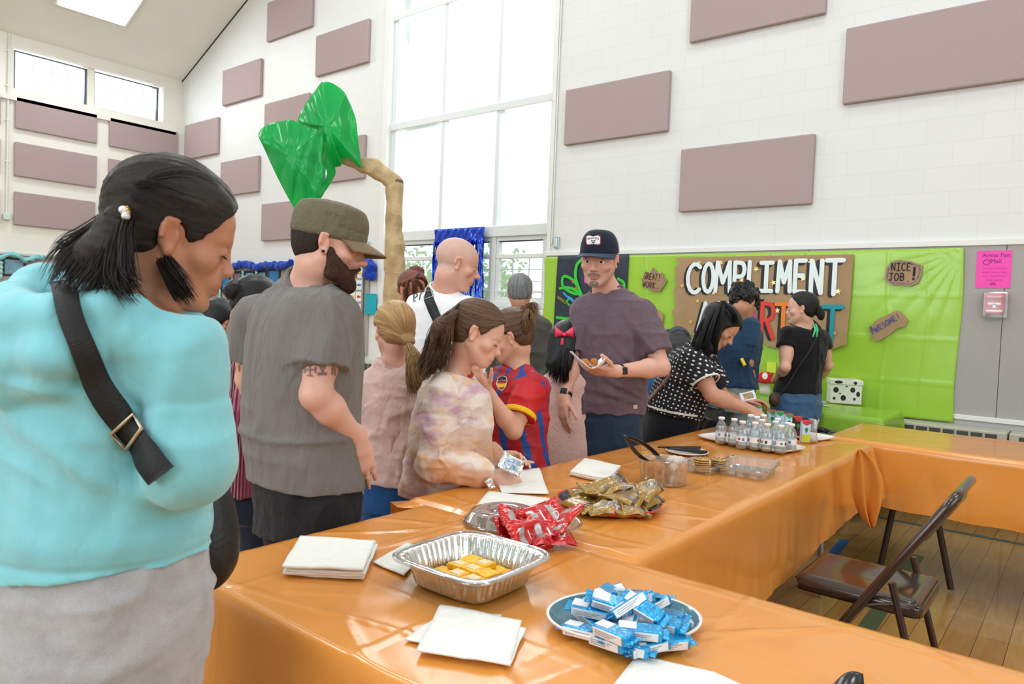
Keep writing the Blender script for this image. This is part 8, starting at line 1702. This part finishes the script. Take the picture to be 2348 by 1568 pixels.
q = onz(1746, 905, TZ+.01); mo = empty('toy_mushroom', (q.x, q.y+.08, TZ+.007), 'plush red toadstool with white spots on the green table', 'mushroom decoration'); c = V((q.x, q.y+.08, TZ+.007))
sdf_mesh('stem', [Cone(c+UP*.03, c+UP*.10, .045, .034, .02, cut=[((0, 0, -1), tuple(c+UP*.001))])], .006, mat('plush_white', (.75, .72, .66), .9, bump=.4, bscale=60), mo)
cp_ = sdf_mesh('cap', [Ell(c+UP*.12, (.078, .078, .075), None, .0, cut=[((0, 0, -1), tuple(c+UP*.10))])], .005, mat('plush_red', (.55, .012, .02), .85, bump=.3, bscale=80), mo); bvm = bvh_of([cp_])
for (x, y, r_) in ((1754, 862, 8), (1732, 852, 6), (1742, 874, 6), (1762, 878, 5)): surf_poly(bvm, [(x+r_*.8*math.cos(k*.628), y+r_*math.sin(k*.628)) for k in range(10)], 'white_spot', mat('plush_white', None), mo, .002)
for k, (x, y, w_, h_, col, lab) in enumerate(((1885, 930, .11, .05, '#dfe6d2', 'pale paper slip lying before the dotted box'), (1765, 900, .10, .05, '#e8ead8', 'pale paper slip lying near the toadstool'))):
    q = onz(x, y, TZ+.008); mb = MB(); mb.box((q.x, q.y, TZ+.010), (w_, h_, .0015), Matrix.Rotation(.3, 3, 'Z')); tag(mb.build('paper_slip', mat('slip_paper', col, .8)), lab, 'paper')
q = ony(1768, 842, BW-.05); mb = MB(); mb.bbox((q.x-.04, BW-.050, q.z-.045), (q.x+.04, BW-.046, q.z+.045)); tag(mb.build('sticky_note', mat('lime_note', (.62, .85, .06), .7)), 'bright lime square note on the green backdrop beside the child in black', 'note')
mb = MB(); a = P(1705, 830, 4.9); mb.tube([P(1700, 822, 4.9), P(1708, 838, 4.88)], .012, 8); tag(mb.build('yellow_marker', mat('marker_yellow', '#f2d21a', .5)), 'yellow marker pen held by the person in navy', 'marker')
# ================================================================ DECORATIONS
# blue foil fringe curtain in the tall window
M_fr = mat('blue_foil', (.01, .06, .60), .14, .7, coat=.5); o = empty('foil_fringe_curtain', (-6.28, BW-.02, 1.9), 'shiny blue foil fringe curtain hanging in the middle sash window', 'curtain'); rs = random.Random(2)
fx0, fx1, fz = -6.28, -5.48, 2.32; mb = MB()
def band(u, v): x = fx0+(fx1-fx0)*u; return (x, BW-.03-.008*noise3(np.array([[x*30, v*3, 1]]))[0]-.004*math.sin(x*60+v*9), fz-.20*v)
mb.grid(band, 60, 8); mb.build('header', M_fr, o, solid=.001); mb = MB()
for k in range(230):
    u = rs.random(); e = min(u, 1-u)
    if e > .10 and rs.random() < (.55 if u < .6 else .25): continue
    x = fx0+(fx1-fx0)*u; L = rs.uniform(.55, .95) if e < .18 else rs.uniform(.25, .9); w_ = .0065; ph = rs.random()*6; pts = [(x+.010*math.sin(z*6+ph)-.012*z*(.5-u), BW-.035-rs.random()*.004-.010*math.sin(z*9+ph), fz-.15-z*L) for z in [i/10 for i in range(11)]]; tw = rs.uniform(-2, 2)
    vs = []
    for i, (a, b, c) in enumerate(pts): q = ph+tw*i*.25; vs += [(a-w_*math.cos(q), b-w_*math.sin(q), c), (a+w_*math.cos(q), b+w_*math.sin(q), c)]
    mb.add(vs, [(2*i, 2*i+1, 2*i+3, 2*i+2) for i in range(10)], 0, True)
q = mb.build('fringe', M_fr, o); q['kind'] = 'stuff'
# paper tree: trunk, branch, green plastic foliage
t = NT('crumpled_kraft'); tc = t.n('ShaderNodeTexCoord'); vo = t.n('ShaderNodeTexVoronoi'); vo.inputs['Scale'].default_value = 9; t.l(tc.outputs['Object'], vo.inputs[0]); n = t.noise(tc.outputs['Object'], 5, 4, .6)
t.l(t.ramp(n, [(.3, rgb('#a98b62')), (.7, rgb('#d0b58c'))]), t.b.inputs['Base Color']); t.b.inputs['Roughness'].default_value = .7; t.bump(t.math('ADD', vo.outputs[0], n), .7, .03); M_kr = t.m
TD = 6.0; ptree = empty('paper_tree', tuple(onz(905, 1000, .0))[:2]+(0,), 'tall paper tree with a kraft paper trunk bending to a branch before the window', 'tree decoration')
tb0 = P(905, 700, TD); base = V((tb0.x, tb0.y, 0)); kn = P(905, 425, TD); ptree.location = base
def crump(p, v): return v-.012*(1-2*np.abs(noise3(p*A((9, 9, 5)))))-.006*noise3(p*22)
sdf_mesh('trunk', [Cone(base, tb0, .11, .085, .02, cut=[((0, 0, -1), (0, 0, .001))]), Cone(tb0, kn, .085, .062, .02)], .011, M_kr, ptree, post=crump)
br1, br2 = P(860, 385, TD-.05), P(785, 366, TD-.1)
sdf_mesh('branch', [Cone(kn+UP*.02, br1, .060, .062, .02), Cone(br1, br2, .062, .040, .03)], .010, M_kr, ptree, post=crump)
sdf_mesh('joint', [Ell(P(905, 418, TD), (.062, .062, .045), None, .02)], .010, mat('grey_brown_paper', '#6e5c50', .8, bump=.5, bscale=30), ptree, post=crump)
M_gp = plastic('green_plastic_film', (.02, .60, .16), .25, .5, 1.0, .55, 5)
def leaf(lab, out, c, dep, bulge, seed, rim_t=.25):
    """draped plastic sheet over balloons: outline, apex and depth relief"""
    n = len(out); nr, na = 26, n*10; vs = []; fs = []; cx, cy = c
    for j in range(nr+1):
        r = j/nr
        for i in range(na):
            u = i/10; k = int(u) % n; t_ = u-int(u); p0, p1, p2, p3 = out[k-1], out[k], out[(k+1) % n], out[(k+2) % n]
            f = lambda m: .5*((2*p1[m])+(-p0[m]+p2[m])*t_+(2*p0[m]-5*p1[m]+4*p2[m]-p3[m])*t_*t_+(-p0[m]+3*p1[m]-3*p2[m]+p3[m])*t_**3)*.7+(p1[m]*(1-t_)+p2[m]*t_)*.3
            x, y = cx+(f(0)-cx)*r, cy+(f(1)-cy)*r; a = i/na*6.283
            s_ = (x-cx)*.9-(y-cy)*.25*(1 if seed < 3 else -1); fold = .55*abs(math.sin(s_*.085+seed+2*noise3(np.array([[y*.01, s_*.02, seed]]))[0]))+.5*noise3(np.array([[x*.05, y*.016, seed]]))[0]+.25*math.sin(a*11+seed)*r; d_ = dep-bulge*math.cos(r*1.5)-.045*fold*(.35+.65*r); vs.append(P(x, y, d_))
    for j in range(nr):
        for i in range(na): i2 = (i+1) % na; fs.append((j*na+i, j*na+i2, (j+1)*na+i2, (j+1)*na+i))
    mb = MB(); mb.add(vs, fs, 0, True); o = mb.build('plastic_leaf', M_gp, None, solid=.002, fix=True); return o
a = leaf('', [(740, 187), (765, 192), (792, 215), (815, 270), (822, 330), (829, 378), (822, 383), (806, 366), (788, 362), (782, 380), (770, 384), (768, 402), (742, 442), (738, 400), (722, 320), (705, 292), (682, 278), (700, 240), (725, 205)], (752, 290), TD-.15, .16, 1)
b = leaf('', [(592, 308), (612, 286), (650, 277), (672, 276), (700, 288), (724, 296), (740, 310), (738, 360), (742, 398), (744, 440), (728, 462), (706, 478), (685, 490), (660, 452), (632, 398), (608, 345)], (668, 360), TD-.35, .14, 4)
for q, nm_ in ((a, 'upper leaf'), (b, 'lower leaf')):
    q.name = 'plastic_leaf'; q.parent = ptree; q.matrix_parent_inverse = Matrix.Translation(-base)
for (x, y, d_, r_) in ((715, 395, TD-.28, .12), (660, 335, TD-.30, .13), (760, 270, TD-.05, .17)):
    mb = MB(); c = P(x, y, d_); mb.lathe(c, [(r_*math.sin(k*math.pi/12)+1e-5, -r_*1.15*math.cos(k*math.pi/12)) for k in range(13)], 20); mb.build('balloon', mat('green_balloon', '#1f9a4a', .25, coat=.5), ptree)
# picture boards, garlands and sequin strips along the far wall, left of the tall window
M_blk2 = mat('black_frame_card', (.03, .032, .036), .6)
ART = [mat('art_'+str(k), c, .6, nscale=14, namt=.8, var=v) for k, (c, v) in enumerate((('#2f9bb8', '#8fd3dc'), ('#7fb9c6', '#cfe6e8'), ('#1e5fa8', '#4f9ad6'), ('#5a5560', '#a58a9a'), ('#2b86c2', '#9fd8e6'), ('#8a6aa0', '#6fc3cf')))]
fn = ['turquoise', 'pale aqua', 'deep blue', 'mauve grey', 'sky blue', 'violet and aqua']
def picture(px, py, w_, h_, k, lab, plane='b'):
    q = ony(px, py, BW-.03) if plane == 'b' else onx(px, py, LW+.03); o = empty('framed_picture', tuple(q), lab, 'picture', 'framed pictures on the far boards')
    mb = MB()
    if plane == 'b': mb.box(q, (w_, .012, h_))
    else: mb.box(q, (.012, w_, h_))
    mb.build('frame', M_blk2, o, bevel=.002); mb = MB()
    if plane == 'b': mb.box(q-V((0, .0065, 0)), (w_*.74, .003, h_*.76))
    else: mb.box(q+V((.0065, 0, 0)), (.003, w_*.74, h_*.76))
    mb.build('artwork', ART[k % 6], o)
rows = [(648, (466, 492, 518, 545, 572, 600), ('first', 'second', 'third', 'fourth', 'fifth', 'sixth')), (708, (455, 480, 505, 530), ('first', 'second', 'third', 'fourth'))]
for j, (yy, xs_, nn_) in enumerate(rows):
    for i, x in enumerate(xs_): picture(x, yy-(i*.8), .27, .33, i+j*2, '%s framed picture, %s in the %s row of the far board' % (fn[(i+j*2) % 6], nn_[i], ['upper', 'lower'][j]))
picture(628, 640, .34, .32, 2, 'deep blue picture right beside the shoulder of the grey T-shirt'); picture(32, 612, .32, .28, 5, 'dark arched picture with pink shapes at the left picture edge', 'l')
M_seq = mat('teal_sequins', (.10, .55, .55), .15, .6, nscale=60, namt=.9, var='#d8f4f0', bump=.8, bscale=80)
for k, (x, y0, y1) in enumerate(((479, 630, 720), (505, 628, 700), (557, 622, 650), (588, 622, 645), (470, 640, 730), (786, 640, 760), (3, 600, 640))):
    a = ony(x, y0, BW-.06) if x > 100 else onx(x, y0, LW+.06); b = ony(x, y1, BW-.06) if x > 100 else onx(x, y1, LW+.06); b.x, b.y = a.x, a.y; mb = MB(); mb.tube([lerp(a, b, i/12)+V((.01*math.sin(i*2.1), 0, 0)) for i in range(13)], [.022+.006*math.sin(i*1.9) for i in range(13)], 7); tag(mb.build('sequin_strip', M_seq), 'glittering teal sequin strip hanging '+['between the first two pictures of the far board', 'between the second and third pictures', 'above the black bun', 'right of the black bun', 'at the left end of the far board', 'beside the fish cards', 'at the far left edge of the hall'][k], 'garland', 'sequin strips')
M_bf = cloth_mat('blue_tulle', rgb('#0f3fb4'), .2, 200, .6, 18, .7); M_aq = cloth_mat('aqua_tulle', rgb('#86cfd6'), .1, 200, .6, 18, .7)
def garland(pts, r_, m_, lab, plane='b'):
    q = [ony(x, y, BW-.08) if plane == 'b' else onx(x, y, LW+.08) for x, y in pts]; sdf_mesh('garland_', [Cone(a, b, r_, r_*.8, .02) for a, b in zip(q[:-1], q[1:])], .014, m_, None, post=folds(.018, (9, 9, 9), 5)); o = bpy.context.scene.collection.objects[-1]; o.name = 'fabric_garland'; tag(o, lab, 'garland', 'fabric garlands')
garland([(505, 606), (525, 614), (548, 608), (566, 606), (590, 614), (610, 607), (640, 610), (665, 603)], .05, M_bf, 'scalloped royal blue fabric garland along the top of the far board'); garland([(838, 602), (850, 612), (845, 628), (853, 634)], .075, M_bf, 'bunch of royal blue fabric at the right end of the far board, by the beard')
garland([(2, 592), (20, 582), (40, 586), (56, 596), (75, 592), (100, 588)], .035, M_aq, 'pale aqua fabric garland at the left edge above the hood', 'l')
o = empty('fish_card_board', (-7.8, BW-.05, 1.3), 'grey display board with a grid of small fish picture cards behind the man in grey', 'display board'); mb = MB(); mb.bbox((-8.35, BW-.045, .75), (-7.56, BW-.026, 1.93)); mb.build('board', M_tack, o)
mb = MB(); mb.tube([(-7.56, BW-.05, .3), (-7.56, BW-.05, 1.95)], .014, 8); mb.build('post', M_leg, o)
fc = ['#e8c22a', '#3fa04a', '#2a7fc0', '#e07a2a', '#c03a3a', '#2f9bb8', '#7a4aa0']
for i in range(5):
    for j in range(7):
        x = -7.64-i*.135; z = 1.80-j*.155; mb = MB(); mb.box((x, BW-.048, z), (.115, .004, .125)); cd_ = mb.build('fish_card', mat('card_white', '#e6ecee', .6), o)
        mb = MB(); mb.prism([(.032*math.cos(a*.63), .018*math.sin(a*.63)) for a in range(10)], (x, BW-.0505, z), (1, 0, 0), (0, 0, 1), .001); mb.prism([(.025, 0), (.045, .018), (.045, -.018)], (x, BW-.0505, z), (1, 0, 0), (0, 0, 1), .001); mb.build('fish_print', mat('fish_'+str((i*3+j*2) % 7), fc[(i*3+j*2) % 7], .6), cd_)
q = ony(850, 697, BW-.05); mb = MB(); mb.box((q.x, BW-.05, q.z), (.22, .004, .27)); tag(mb.build('teal_notice', mat('teal_paper', '#17a3ba', .7, nscale=8, namt=.1)), 'plain teal paper sheet right of the fish cards', 'notice')
